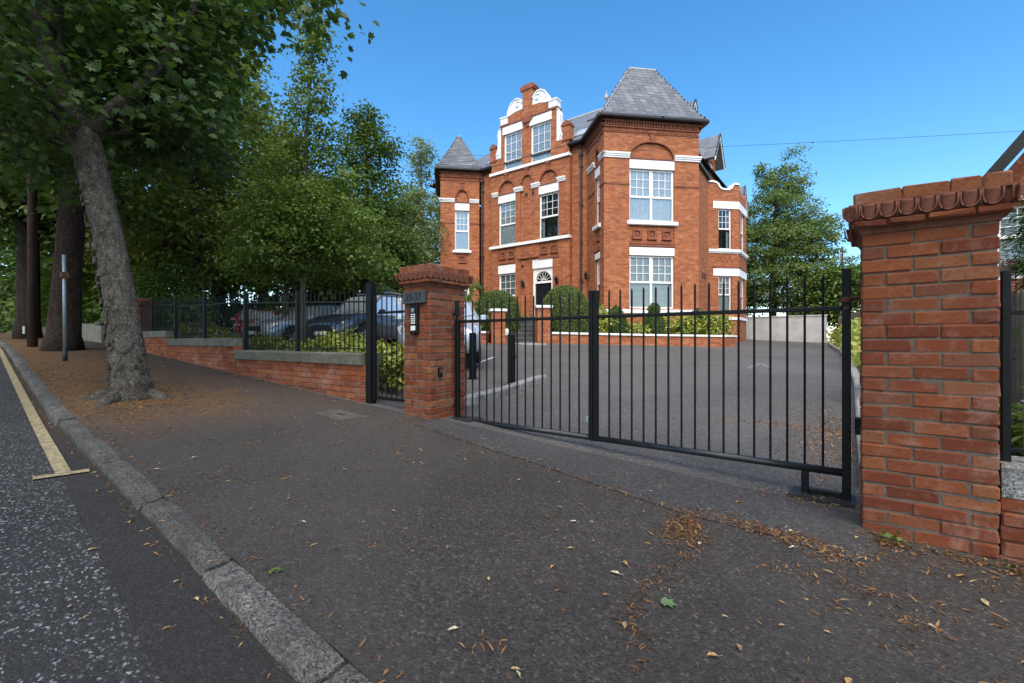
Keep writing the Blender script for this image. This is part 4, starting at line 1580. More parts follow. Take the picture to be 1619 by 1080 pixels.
# ---- centre bay
for (a, b), st in ((OPL, 'curtain'), (OPR, 'half')):
    window(FB, a, b, 6.22, 8.44, 1, 7.32, style=st, glass='glass_sky' if st == 'curtain' else 'glass')
    lintel(FB, a, b, 8.46, 8.86)
    tymp(FB, a, b, 8.87, 8.95, 9.62)
    arch_ring(FB, a, b, 8.95, 9.62, .15)
    keystone(FB, (a + b) / 2, 9.60, 9.98, .26)
    squares(FB, a, b, 5.36, 6.05, 2)
    mb = MB(); mb.fbox(FB, a - .02, b + .02, 5.22, 5.32, -.02, .035); P('brick_moulding', mb, 'terracotta_house')
mb = MB()
pts = [(-.53, 6.22), (.33, 6.22)] + [(-.10 + .43 * math.cos(math.pi * k / 16), 8.98 + .68 * math.sin(math.pi * k / 16)) for k in range(17)]
mb.poly([FB.p(s, -.075, z) for s, z in pts])
P('niche_panel', mb, 'house_brick', uv=True)
arch_ring(FB, -.53, .33, 8.98, 9.66, .13)
keystone(FB, -.10, 9.64, 9.99, .26)
for s in (-.18, .25):
    mb = MB(); mb.fbox(FB, s - .075, s + .075, 8.56, 8.72, -.08, -.06 if s < .3 else .01); P('air_vent', mb, 'car_dark')
mb = MB(); mb.fbox(FB, -.45, -.30, 4.93, 5.07, -.02, .012); P('air_vent', mb, 'car_dark')
for a, b in ((-2.34, -1.95), (-.90, -.36), (.20, .70), (1.70, 2.16)):
    impost(FB, a, b)
mb = MB(); mb.fbox(FB, -2.5, 2.43, 6.08, 6.22, -.11, .11); P('sill_band', mb, 'white')
mb = MB(); mb.fbox(FB, -2.5, 2.42, 10.0, 10.14, -.12, .10); P('sill_band', mb, 'white')
window(FB, *OPL, 2.6, 4.70, 1, 3.55, style='blind')
lintel(FB, *OPL, 4.72, 5.16)
# small moulded pediment between window and door
mb = MB()
mb.fprism(FB, [(-.55, 5.42), (.32, 5.42), (-.115, 5.78)], -.02, .09)
mb.fbox(FB, -.60, .62, 5.36, 5.42, -.02, .11)
P('pediment', mb, 'terracotta_house')
for a, b, c in ((-.56, -.50, 5.35), (.16, .22, 5.35), (1.9, 1.96, 5.0)):
    mb = MB(); mb.fbox(FB, a, b, 2.4, c, -.02, .05); P('pilaster_strip', mb, 'house_brick', uv=True)
mb = MB(); mb.fbox(FB, 2.0, 2.3, 6.3, 6.36, -.02, .03); P('brick_moulding', mb, 'terracotta_house')
# ---- door with fanlight
lintel(FB, DOOR[0], DOOR[1], 4.80, 5.24)
mb = MB()
mb.fbox(FB, .25, .36, 1.95, 4.79, -.20, -.07)
mb.fbox(FB, 1.32, 1.43, 1.95, 4.79, -.20, -.07)
mb.fbox(FB, .36, 1.32, 4.05, 4.15, -.20, -.06)
c, r = .84, .47
arc = [(c + r * math.cos(math.pi * k / 14), 4.15 + r * math.sin(math.pi * k / 14) * 1.05) for k in range(15)]
for (a, b) in zip(arc, arc[1:]):
    mb.fprism(FB, [(a[0], a[1]), (a[0], 4.79), (b[0], 4.79), (b[0], b[1])], -.20, -.08)
mb.fbox(FB, .36, .371, 4.15, 4.79, -.2, -.08)
door_frame = P('door_frame', mb, 'frame')
mb = MB(); mb.poly([FB.p(s, -.16, z) for s, z in [(c - r, 4.15), (c + r, 4.15)] + arc[1:-1]]); P('fanlight_glass', mb, 'glass', parent=door_frame)
mb = MB(); mb.poly([FB.p(s, -.5, z) for s, z in [(c - r, 4.1), (c + r, 4.1), (c + r, 4.8), (c - r, 4.8)]]); P('dim_room', mb, 'room', parent=door_frame)
mb = MB()
for k in range(1, 7):
    an = math.pi * k / 7
    mb.tube([FB.p(c + .11 * math.cos(an), -.15, 4.15 + .11 * math.sin(an)), FB.p(c + (r - .06) * math.cos(an), -.15, 4.15 + (r - .06) * math.sin(an))], .013, 4)
for k in range(7):
    a0, a1 = math.pi * k / 7, math.pi * (k + 1) / 7
    pts = []
    for q in range(7):
        t = q / 6
        an = a0 + (a1 - a0) * t
        rr_ = r - .07 + .055 * math.sin(math.pi * t)
        pts.append(FB.p(c + rr_ * math.cos(an), -.15, 4.15 + rr_ * math.sin(an)))
    mb.tube(pts, .013, 4)
mb.tube([FB.p(c + .11 * math.cos(math.pi * q / 8), -.15, 4.15 + .11 * math.sin(math.pi * q / 8)) for q in range(9)], .014, 4)
P('fanlight_bars', mb, 'frame', parent=door_frame)
mb = MB(); mb.fbox(FB, .36, 1.32, 1.98, 4.05, -.18, -.13); dr = P('front_door', mb, 'door')
for s0_, s1_, z0_, z1_ in ((.45, .78, 3.35, 3.85), (.90, 1.23, 3.35, 3.85), (.45, .78, 2.15, 3.1), (.90, 1.23, 2.15, 3.1)):
    mb = MB()
    for q in ((s0_, s1_, z0_, z0_ + .03), (s0_, s1_, z1_ - .03, z1_), (s0_, s0_ + .03, z0_ + .031, z1_ - .031), (s1_ - .03, s1_, z0_ + .031, z1_ - .031)):
        mb.fbox(FB, *q, -.131, -.115)
    P('door_panel', mb, 'door', parent=dr)
mb = MB(); mb.tube([FB.p(1.25, -.13, 3.05), FB.p(1.25, -.07, 3.05)], [.02, .03], 8); P('door_handle', mb, 'chrome', parent=dr)


def lantern(F, s, z, o=0.0):
    mb = MB()
    c = F.p(s, o + .16, z)
    mb.fbox(F, s - .04, s + .04, z - .16, z + .10, o - .02, o + .02)
    mb.tube([F.p(s, o + .02, z + .02), F.p(s, o + .12, z - .20), F.p(s, o + .16, z - .14)], .012, 5)
    mb.lathe([(.03, -.15), (.055, -.13), (.075, .10), (.105, .11), (.05, .20), (.015, .22), (.012, .26)], c, 6)
    l = P('coach_lantern', mb, 'car_dark')
    mb = MB(); mb.lathe([(.066, -.10), (.082, .08)], c, 6); P('lantern_glass', mb, 'glass', parent=l)


lantern(FB, -.27, 4.06)
lantern(FB, 1.72, 4.10)
lantern(TL, .35, 4.15)
lantern(LF, 2.2, 4.0)

# ---- shaped gable over the centre bay
gc = -.05
G = FB
mb = MB()
wall(mb, G, gc - 1.70, gc + 1.72, 10.02, 12.46, [(-1.60, -.42, 10.15, 12.44), (.12, 1.32, 10.15, 12.44)])
wall(mb, G, -2.45, gc - 1.70, 10.02, 10.85)
wall(mb, G, gc + 1.72, 2.38, 10.02, 10.85)
mb.fbox(G, -2.45, 2.38, 10.02, 10.85, -.42, -.36)
for sg in (-1, 1):
    s_out, s_in = gc + sg * 1.22, gc + sg * .30
    pts = [(s_in, 12.50), (s_out, 12.50), (s_out, 12.92), (gc + sg * .75, 13.02), (s_in, 13.05)]
    mb.fprism(G, pts if sg > 0 else pts[::-1], -.36, .0)
mb.fbox(G, gc - .30, gc + .30, 12.50, 13.92, -.36, .035)
mb.fbox(G, gc - 1.70, gc + 1.72, 10.02, 12.46, -.42, -.36)
P('gable_wall', mb, 'house_brick', uv=True)
for a, b in ((-1.60, -.42), (.12, 1.32)):
    window(G, a, b, 10.16, 12.02, 1, 10.62, bars=(3, 3), style='curtain', glass='glass_sky')
    lintel(G, a - .06, b + .06, 12.04, 12.44)
for a, b in ((gc - 1.76, gc - .36), (gc + .36, gc + 1.78)):
    mb = MB()
    mb.fbox(G, a, b, 12.465, 12.52, -.40, .05)
    mb.fbox(G, a + .02, b - .02, 12.523, 12.57, -.38, .03)
    P('gable_moulding', mb, 'terracotta_house')
mb = MB()
mb.fprism(G, [(gc - .16, 12.25), (gc + .16, 12.25), (gc + .34, 12.45), (gc + .34, 12.55), (gc - .34, 12.55), (gc - .34, 12.45)], -.02, .10)
mb.fbox(G, gc - .10, gc + .10, 12.05, 12.25, -.02, .05)
P('gable_corbel', mb, 'terracotta_house')
mb = MB()
for z0_, z1_, w_ in ((13.92, 14.0, .40), (14.003, 14.09, .44), (14.093, 14.17, .36)):
    mb.fbox(G, gc - w_, gc + w_, z0_, z1_, -.40, .08)
P('pier_cap', mb, 'terracotta_house')
for sg in (-1, 1):
    mb = MB()
    s = gc + sg * 2.24
    mb.fbox(G, s - .20, s + .20, 10.853, 11.45, -.36, .03)
    P('kneeler_pier', mb, 'house_brick', uv=True)
    mb = MB()
    mb.fbox(G, s - .25, s + .25, 11.453, 11.53, -.40, .07)
    mb.fbox(G, s - .22, s + .22, 11.533, 11.60, -.38, .05)
    mb.fprism(G, [(s - .2, 11.603), (s + .2, 11.603), (s, 11.75)], -.38, .04)
    P('kneeler_cap', mb, 'terracotta_house')
    mb = MB(); mb.fbox(G, s - .24, s + .24, 10.76, 10.85, -.02, .05); P('kneeler_corbel', mb, 'terracotta_house')
for sg in (-1, 1):
    mb = MB()
    X = lambda t: gc + sg * t
    # shoulder block
    q = sorted((X(1.27), X(1.72)))
    mb.fbox(G, q[0], q[1], 12.573, 12.90, -.36, .04)
    mb.fbox(G, q[0] - .04, q[1] + .04, 12.903, 12.97, -.38, .07)
    # half-round scroll crest
    out = [(X(.31), 13.055), (X(.75), 13.025), (X(1.20), 12.925)]
    arc2 = [(X(1.26), 12.90), (X(1.24), 13.12), (X(1.15), 13.36), (X(1.0), 13.55), (X(.80), 13.66), (X(.58), 13.65), (X(.42), 13.55), (X(.32), 13.38)]
    pts = out + arc2
    mb.fprism(G, pts if sg > 0 else pts[::-1], -.34, .02)
    mb.tube([G.p(s, .03, z) for s, z in arc2], .045, 6)
    # volute
    cx_, cz_ = X(.60), 13.33
    sp = [G.p(cx_ + sg * -.0 + (.21 - .012 * k) * math.cos(k * .5), .04, cz_ + (.21 - .012 * k) * math.sin(k * .5)) for k in range(15)]
    mb.tube(sp, .03, 5)
    mb.tube([G.p(cx_, .02, cz_), G.p(cx_, .07, cz_)], [.09, .05], 10)
    # lower S scroll
    low = [(X(1.725), 10.86), (X(2.04), 10.86), (X(2.05), 11.05), (X(1.97), 11.20), (X(1.90), 11.45), (X(1.87), 11.80), (X(1.90), 12.15), (X(1.84), 12.36), (X(1.725), 12.42)]
    mb.fprism(G, low if sg > 0 else low[::-1], -.30, .02)
    mb.tube([G.p(s, .025, z) for s, z in low[2:]], .035, 6)
    sp = [G.p(X(1.93) + (.11 - .008 * k) * math.cos(k * .55), .03, 10.99 + (.11 - .008 * k) * math.sin(k * .55)) for k in range(12)]
    mb.tube(sp, .022, 5)
    P('gable_scroll', mb, 'white')

# ---- roofs
RIDGE_Y, RIDGE_Z = 23.3, 14.05
mb = MB()
ey, ez = 18.93, 10.55
mb.quad((-20.6, ey, ez), (-6.2, ey, ez), (-10.2, RIDGE_Y, RIDGE_Z), (-17.0, RIDGE_Y, RIDGE_Z))
mb.quad((-6.15, 19.4, ez), (-6.15, 33.5, ez), (-10.2, 29.0, RIDGE_Z), (-10.2, RIDGE_Y, RIDGE_Z))
mb.quad((-20.6, 33.5, ez), (-20.6, ey, ez), (-17.0, RIDGE_Y, RIDGE_Z), (-17.0, 29.0, RIDGE_Z))
mb.quad((-6.2, 34.2, ez), (-20.6, 34.2, ez), (-17.0, 29.0, RIDGE_Z), (-10.2, 29.0, RIDGE_Z))
mb.quad((-17.0, RIDGE_Y, RIDGE_Z), (-10.2, RIDGE_Y, RIDGE_Z), (-10.2, 29, RIDGE_Z), (-17, 29, RIDGE_Z))
main_roof = P('main_roof', mb, 'slate_sheet', uv=True)
mb = MB(); mb.tube([(-17.0, RIDGE_Y, RIDGE_Z + .02), (-10.2, RIDGE_Y, RIDGE_Z + .02)], .09, 8); P('ridge_tiles', mb, 'lead', parent=main_roof)
# gable's own little roof running back
mb = MB()
for sg in (-1, 1):
    q = [(-13.22 + sg * 1.7, 19.2, 11.6), (-13.22, 19.2, 13.0), (-13.22, 22.4, 13.2), (-13.22 + sg * 1.7, 20.8, 11.7)]
    mb.poly(q if sg > 0 else q[::-1])
P('gable_roof', mb, 'slate_sheet', uv=True)


def on_roof(x, t):      # t 0..1 up the front slope
    return Vector((x, ey + (RIDGE_Y - ey) * t, ez + (RIDGE_Z - ez) * t))


def roof_item(name, x, t, w, h, th, mat, inner=None):
    up = (on_roof(0, 1) - on_roof(0, 0)).normalized()
    nn = Vector((0, -up.z, up.y))
    mb = MB()
    c = on_roof(x, t)
    ex = Vector((1, 0, 0))
    def B(a, b, u0, u1, k0, k1, mb):
        mb.hexa([tuple(c + ex * p + up * q + nn * r) for r in (k0, k1) for p, q in ((a, u0), (b, u0), (b, u1), (a, u1))])
    B(-w / 2, w / 2, 0, h, -.02, th, mb)
    o = P(name, mb, mat)
    if inner:
        mb = MB(); B(-w / 2 + .07, w / 2 - .07, .07, h - .07, th + .001, th + .012, mb); P('skylight_glass', mb, inner, parent=o)


for x, t in ((-10.55, .16), (-16.0, .13)):
    roof_item('skylight', x, t, .95, 1.0, .06, 'lead', 'lamp_glass')
for x, t in ((-10.6, .62), (-10.0, .52), (-11.2, .66)):
    roof_item('roof_vent', x, t, .34, .2, .05, 'slate_sheet')
mb = MB(); mb.tube([(-10.95, RIDGE_Y, RIDGE_Z), (-10.95, RIDGE_Y, RIDGE_Z + .95)], .05, 8); mb.lathe([(.05, .5), (.12, .55), (.12, .68), (.05, .78), (.04, .98)], (-10.95, RIDGE_Y, RIDGE_Z), 8)
P('vent_pipe', mb, 'lead', parent=main_roof)


SL = {}


def slated_roof(F, wid, depth, s_r0, s_r1, t_r, zr, name, single=True, ov=.26):
    """hipped tower roof over a rectangle behind face F: ridge from s_r0 to s_r1 at depth t_r; front slope slated one by one"""
    z0 = 10.54
    fl = [(-ov, -ov), (wid + ov, -ov), (wid + ov, depth + ov), (-ov, depth + ov)]
    rg = [(s_r0, t_r), (s_r1, t_r)]
    pt = lambda s, t, z: Vector(F.p(s, -t, z))
    mid = .16
    zm = z0 + (zr - z0) * mid * .72
    def lerp(a, b, k):
        return (a[0] + (b[0] - a[0]) * k, a[1] + (b[1] - a[1]) * k)
    tops = [rg[0], rg[1], rg[1], rg[0]]
    ring = [lerp(fl[i], tops[i], mid) for i in range(4)]
    mb = MB()
    faces = []
    for i in range(4):
        j = (i + 1) % 4
        faces.append((pt(*fl[i], z0), pt(*fl[j], z0), pt(*ring[j], zm), pt(*ring[i], zm), i))
        faces.append((pt(*ring[i], zm), pt(*ring[j], zm), pt(*tops[j], zr), pt(*tops[i], zr), i))
    for a, b, c_, d, i in faces:
        if (c_ - d).length < 1e-4:
            mb.poly([tuple(a), tuple(b), tuple(c_)])
        else:
            mb.quad(tuple(a), tuple(b), tuple(c_), tuple(d))
    roof = P(name, mb, 'slate_sheet', uv=True)
    org = house.location
    rest = MB()
    SW_, EX = .30, .19
    if 'slate' not in SL:
        sm = MB(); sm.box(-.5, .5, 0, 1, 0, 1)
        SL['slate'] = sm.mesh('slate', 'slate')
    for a, b, c_, d, i in faces:
        upv = ((c_ + d) / 2 - (a + b) / 2)
        nrm = (b - a).cross(d - a)
        if nrm.length < 1e-6 or upv.length < .05:
            continue
        nrm.normalize()
        ex = (b - a).normalized()
        up = nrm.cross(ex)
        H = (d - a).dot(up)
        rows_ = int(H / EX)
        for r in range(rows_ + 1):
            y0 = r * EX
            if y0 > H - .04:
                break
            k = y0 / H
            xl = (d - a).dot(ex) * k
            xr = (b - a).length + ((c_ - a).dot(ex) - (b - a).length) * k
            x = xl - (SW_ / 2 if r % 2 else 0)
            while x < xr - .02:
                l0, l1 = max(x, xl), min(x + SW_, xr)
                x += SW_
                if l1 - l0 < .05:
                    continue
                hh = min(.26, H - y0 + .02)
                o0 = a + ex * ((l0 + l1) / 2) + up * (y0 - .008 + rnd.uniform(-.006, .006)) + nrm * (.020 + rnd.uniform(0, .005))
                yv = (up * hh - nrm * .018)
                xv = ex * (l1 - l0 - .006)
                zv = nrm * .008
                if single and i == 0:
                    o = link('slate', SL['slate'], roof)
                    m4 = Matrix(((xv.x, yv.x, zv.x, o0.x - org.x), (xv.y, yv.y, zv.y, o0.y - org.y), (xv.z, yv.z, zv.z, o0.z - org.z), (0, 0, 0, 1)))
                    o.matrix_local = m4
                else:
                    p = [o0 + xv * sx + yv * sy + zv * sz for sz in (0, 1) for sx, sy in ((-.5, 0), (.5, 0), (.5, 1), (-.5, 1))]
                    rest.hexa([tuple(q) for q in p])
    P('side_slates', rest, 'slate', kind='stuff', parent=roof)
    mb = MB()
    mb.tube([tuple(pt(*rg[0], zr + .02)), tuple(pt(*rg[1], zr + .02))], .07, 8)
    for i in range(4):
        mb.tube([tuple(pt(*fl[i], z0 + .03)), tuple(pt(*ring[i], zm + .03)), tuple(pt(*tops[i], zr + .02))], .03, 5)
    P('ridge_and_hips', mb, 'lead', parent=roof)
    e = .27
    g = [pt(-e, -e, 10.43), pt(wid + e, -e, 10.43), pt(wid + e, depth + e, 10.43)]
    return roof


slated_roof(TF, 4.25, 2.6, 1.62, 2.86, 1.25, 13.40, 'tower_roof')
# left tower: long side is its hidden left face, so the ridge is seen end on
slated_roof(LF, 2.05, 4.25, .98, 1.12, 2.1, 13.28, 'tower_roof', single=False)
pt = lambda F, s, o, z: F.p(s, o, z)
gutter([TL.p(-.5, .27, 10.44), TL.p(2.36 + .27, .27, 10.44)])
gutter([TF.p(-.27, .27, 10.44), TF.p(4.25 + .27, .27, 10.44)])
gutter([TBACK.p(-.27, .27, 10.44), TBACK.p(3.0, .27, 10.44)])
gutter([LL.p(0, .27, 10.44), LL.p(4.25 + .27, .27, 10.44)])
gutter([LF.p(-.27, .27, 10.44), LF.p(2.12, .27, 10.44)])
gutter([(-16.6, 18.88, 10.44), (-15.55, 18.88, 10.44)])
gutter([(-10.85, 18.88, 10.44), (-9.75, 18.88, 10.44)])
for F_, w_, d_ in ((TF, 4.52, -2.6), (LF, 2.3, -4.4)):
    mb = MB(); mb.poly([F_.p(-.27, .27, 10.43), F_.p(w_, .27, 10.43), F_.p(w_, d_, 10.43), F_.p(-.27, d_, 10.43)][::-1]); P('soffit', mb, 'gutter_black')
for x in (-10.27, -16.36):
    mb = MB()
    y = 19.10
    mb.tube([(x, y, 1.0), (x, y, 10.2), (x, y - .12, 10.45)], .05, 8)
    for z in (2.2, 4.0, 5.8, 7.6, 9.4):
        mb.box(x - .075, x + .075, y - .04, y + .07, z - .04, z + .04)
    mb.lathe([(.06, -.18), (.10, .0), (.10, .06)], (x, y, 9.95), 8)
    P('downpipe', mb, 'downpipe')

# ---- canted bay on the right-hand side with curved parapet
mb = MB()
BFo = [(.63, 1.42, 2.75, 5.2), (.63, 1.42, 6.24, 8.9)]
wall(mb, BF, 0, 1.85, ZB, 9.25, BFo)
wall(mb, BS, 0, 2.2, ZB, 9.25, [(.5, 1.7, 2.75, 5.2), (.5, 1.7, 6.24, 8.9)])
wall(mb, BB, 0, 1.85, ZB, 9.25)
par = [(0, 9.25), (1.85, 9.25), (1.85, 9.84), (1.55, 9.84), (1.42, 9.62), (1.25, 9.52), (.85, 9.52), (.68, 9.62), (.52, 9.86), (.30, 9.92), (0, 9.92)]
mb.fprism(BF, par, -.24, .0)
P('bay_wall', mb, 'house_brick', uv=True)
mb = MB()
mb.fprism(BS, [(0, 9.25), (2.2, 9.25), (2.2, 9.84), (1.9, 9.6), (1.1, 9.45), (.35, 9.6), (0, 9.84)], -.24, 0)
P('bay_parapet', mb, 'house_brick', uv=True)
mb = MB()
top_ = par[2:]
for (a, b) in zip(top_, top_[1:]):
    d = math.hypot(b[0] - a[0], b[1] - a[1])
    n = (-(b[1] - a[1]) / d, (b[0] - a[0]) / d)
    if n[1] < 0:
        n = (-n[0], -n[1])
    mb.fprism(BF, [a, (a[0] + n[0] * .10, a[1] + n[1] * .10), (b[0] + n[0] * .10, b[1] + n[1] * .10), b], -.30, .06)
P('parapet_coping', mb, 'white')
for F_, L_ in ((BF, 1.85), (BS, 2.2)):
    a = .30 if F_ is BF else -.02
    for z0_, z1_ in ((4.78, 5.20), (8.5, 8.9)):
        mb = MB(); mb.fbox(F_, a, L_ + .01, z0_, z1_, -.13, .025); P('lintel', mb, 'white')
    mb = MB(); mb.fbox(F_, 0 if F_ is BF else -.03, L_ + .03, 6.10, 6.24, -.11, .10); mb.fbox(F_, 0 if F_ is BF else -.02, L_ + .02, 6.03, 6.097, -.02, .05); P('sill_band', mb, 'white')
    mb = MB(); mb.fbox(F_, a, L_ + .02, 5.21, 5.33, -.02, .05); P('brick_moulding', mb, 'terracotta_house')
    mb = MB(); mb.fbox(F_, 0, L_, 2.35, 2.5, -.02, .06); P('plinth_band', mb, 'white')
window(BF, .63, 1.42, 6.25, 8.48, 1, 7.4, style='half')
window(BF, .63, 1.42, 2.75, 4.77, 1, 3.75, style='blind')
window(BS, .5, 1.7, 6.25, 8.48, 1, 7.4, style='curtain')
window(BS, .5, 1.7, 2.75, 4.77, 1, 3.75, style='blind')
mb = MB()
for k in range(7):
    for zz, o_ in ((5.58, 0), (5.72, .11)):
        if (k + (1 if o_ else 0)) % 2 == 0:
            mb.fbox(BF, .55 + k * .14, .65 + k * .14, zz, zz + .07, -.02, .018)
P('relief_bricks', mb, 'terracotta_house')
for Yv in (25.3, 25.75):
    mb = MB(); mb.fbox(SW, Yv - 20, Yv - 20 + .24, 4.55, 4.8, -.02, .03); P('air_vent', mb, 'car_dark')


# ---- dormers on the right-hand slope
def dormer(y, zsill, zeave, zapex, xf, w, back):
    mb = MB()
    F = Face(xf, y - w / 2, 0, 1)
    wall(mb, F, 0, w, zsill - .6, zeave, [(w * .28, w * .72, zsill, zeave - .25)])
    mb.fprism(F, [(0, zeave), (w, zeave), (w / 2, zapex - .1)], -.15, 0)
    d = P('dormer_front', mb, 'house_brick', uv=True)
    mb = MB()
    mb.quad((xf - .5, y - w / 2 + .02, zsill - .6), (xf - .15, y - w / 2 + .02, zsill - .6), (xf - .15, y - w / 2 + .02, zeave), (xf - .5, y - w / 2 + .02, zeave))
    mb.quad((xf - back, y - w / 2 + .02, zsill - .9), (xf - .5, y - w / 2 + .02, zsill - .9), (xf - .5, y - w / 2 + .02, zeave), (xf - back, y - w / 2 + .02, zeave))
    P('dormer_cheek', mb, 'slate_sheet', uv=True, parent=d)
    mb = MB()
    ov, ef = .28, .42
    for sg in (-1, 1):
        e0 = (y + sg * (w / 2 + ov), zeave - ov * (zapex - zeave) / (w / 2))
        q = [(xf + ef, e0[0], e0[1]), (xf + ef, y, zapex), (xf - back, y, zapex), (xf - back, e0[0], e0[1])]
        q = q if sg > 0 else q[::-1]
        up_ = [(a, b, c + .06) for a, b, c in q]
        mb.poly(up_)
        mb.poly(q[::-1])
        for i in range(4):
            j = (i + 1) % 4
            mb.quad(q[i], q[j], up_[j], up_[i])
    P('dormer_roof', mb, 'slate_sheet', uv=True, parent=d)
    mb = MB()
    for sg in (-1, 1):
        e0 = (y + sg * (w / 2 + ov), zeave - ov * (zapex - zeave) / (w / 2))
        mb.hexa([(xf + ef + .005, e0[0], e0[1] - .16), (xf + ef + .045, e0[0], e0[1] - .16), (xf + ef + .045, y, zapex - .14), (xf + ef + .005, y, zapex - .14),
                 (xf + ef + .005, e0[0], e0[1] + .03), (xf + ef + .045, e0[0], e0[1] + .03), (xf + ef + .045, y, zapex + .05), (xf + ef + .005, y, zapex + .05)])
    P('barge_board', mb, 'white', parent=d)
    mb = MB()
    for sg in (-1, 1):
        e0 = (y + sg * (w / 2 + ov), zeave - ov * (zapex - zeave) / (w / 2))
        mb.hexa([(xf + ef + .0, e0[0], e0[1] + .07), (xf + ef + .08, e0[0], e0[1] + .07), (xf + ef + .08, y, zapex + .07), (xf + ef + .0, y, zapex + .07),
                 (xf + ef + .0, e0[0], e0[1] + .11), (xf + ef + .08, e0[0], e0[1] + .11), (xf + ef + .08, y, zapex + .11), (xf + ef + .0, y, zapex + .11)])
    P('verge_trim', mb, 'gutter_black', parent=d)
    mb = MB(); mb.tube([(xf + ef, y - w / 2 - ov, zeave - ov * (zapex - zeave) / (w / 2) - .02), (xf - back, y - w / 2 - ov, zeave - ov * (zapex - zeave) / (w / 2) - .02)], .06, 6); P('dormer_gutter', mb, 'gutter_black', parent=d)
    window(F, w * .28, w * .72, zsill, zeave - .27, 1, style='curtain', dep=.06)


dormer(28.0, 10.4, 11.75, 12.95, -6.55, 1.7, 3.0)
dormer(34.0, 9.6, 10.3, 11.6, -6.3, 1.6, 2.5)
dormer(24.2, 12.4, 12.55, 13.42, -6.9, 1.3, 3.2)
gutter([(-6.30, 22.6, 10.38), (-6.30, 26.6, 10.02)])

# ------------------------------------------------------------------ planter wall, entrance piers and steps in front of the house
def garden_wall(label, pts, ztops, h, name='planter_wall'):
    root = thing(name, label, 'wall', (pts[0][0], pts[0][1], ztops[0] - h))
    for (a, b), (c, d), z0, z1 in zip(pts, pts[1:], ztops, ztops[1:]):
        Ls = math.hypot(c - a, d - b)
        F = Face(a, b, (c - a) / Ls, (d - b) / Ls)
        mb = MB()
        zz = min(z0, z1) - h - .35
        mb.hexa([F.p(0, 0, zz), F.p(Ls, 0, zz), F.p(Ls, -.24, zz), F.p(0, -.24, zz), F.p(0, 0, z0 - .075), F.p(Ls, 0, z1 - .075), F.p(Ls, -.24, z1 - .075), F.p(0, -.24, z0 - .075)])
        mb.build('wall_run', 'house_brick', root, uv=True)
        n = max(1, int(Ls / .95))
        for i in range(n):
            s0, s1 = Ls * i / n + .003, Ls * (i + 1) / n - .003
            za, zb = z0 + (z1 - z0) * i / n, z0 + (z1 - z0) * (i + 1) / n
            mb = MB()
            mb.hexa([F.p(s0, .05, za - .072), F.p(s1, .05, zb - .072), F.p(s1, -.29, zb - .072), F.p(s0, -.29, za - .072), F.p(s0, .05, za), F.p(s1, .05, zb), F.p(s1, -.29, zb), F.p(s0, -.29, za)])
            mb.build('coping_slab', 'white', root)
    return root


garden_wall('low curved brick planter wall with white coping in front of the right tower', [(-8.85, 13.95), (-6.1, 16.75), (-3.95, 18.95), (-3.75, 19.9)], [1.50, 1.43, 1.40, 1.40], .5)
garden_wall('low brick planter wall with white coping left of the entrance piers', [(-16.5, 10.2), (-14.0, 10.9), (-10.45, 12.45)], [1.55, 1.55, 1.52], .5)


def pier(label, x, y, zt):
    r = thing('entrance_pier', label, 'pier', (x, y, T(x, y)), 'pair of brick piers at the entrance steps')
    F = Face(x, y, R2, R2)
    mb = MB()
    for q in (Face(x - .33, y, R2, -R2), ):
        pass
    w = .24
    mb.fbox(F, -w, w, T(x, y) - .1, zt, -w, w)
    mb.build('shaft', 'house_brick', r, uv=True)
    mb = MB(); mb.fbox(F, -w - .06, w + .06, zt + .002, zt + .09, -w - .06, w + .06); mb.build('cap', 'white', r)


pier('brick entrance pier with white cap left of the steps', -10.2, 12.75, 2.22)
pier('brick entrance pier with white cap right of the steps, beside the big clipped shrub', -9.03, 13.90, 2.36)
st = thing('entrance_steps', 'dark stone entrance steps climbing between the brick piers', 'steps', (-9.6, 13.4, 1.05))
SF = Face(-10.05, 13.1, R2, R2)
for k in range(6):
    mb = MB()
    o = -.05 - k * .30
    mb.fbox(SF, 0.1, 1.30, .9, 1.24 + k * .175, o - .30, o - .004)
    mb.build('step', 'stone_dark', st)
    mb = MB(); mb.fbox(SF, .1, 1.30, 1.242 + k * .175, 1.262 + k * .175, o - .29, o + .03); mb.build('tread', 'stone_tread', st)
mb = MB(); mb.fbox(SF, -1.2, 1.5, .9, 2.10, -5.2, -1.86); mb.build('landing', 'concrete', st)
mb = MB(); mb.fbox(SF, -1.35, .07, .9, 2.05, -2.2, -1.9); mb.build('landing_wall', 'house_brick', st, uv=True)
mb = MB(); mb.fbox(SF, -1.40, .10, 2.055, 2.14, -2.25, -1.85); mb.build('landing_coping', 'white', st)
for s0_, zz in ((-.12, 0),):
    mb = MB()
    mb.fprism(SF, [(s0_ - .2, 1.0), (s0_, 1.0), (s0_, 1.01), (s0_ - .2, 1.01)], -2, -1.9)
    mb = MB()
    A_ = [SF.p(.0, -.2, 1.45), SF.p(.0, -1.8, 2.25)]
    mb.hexa([SF.p(-.1, -.1, 1.38), SF.p(.09, -.1, 1.38), SF.p(.09, -1.85, 2.3), SF.p(-.1, -1.85, 2.3), SF.p(-.1, -.1, 1.50), SF.p(.09, -.1, 1.50), SF.p(.09, -1.85, 2.42), SF.p(-.1, -1.85, 2.42)])
    mb.build('sloping_coping', 'white', st)
    mb = MB(); mb.hexa([SF.p(-.08, -.12, .9), SF.p(.07, -.12, .9), SF.p(.07, -1.84, .9), SF.p(-.08, -1.84, .9), SF.p(-.08, -.12, 1.375), SF.p(.07, -.12, 1.375), SF.p(.07, -1.84, 2.295), SF.p(-.08, -1.84, 2.295)])
    mb.build('cheek_wall', 'house_brick', st, uv=True)
rl = thing('step_railing', 'small black railing on the landing by the front door', 'railing', (-10.6, 14.0, 2.1))
mb = MB()
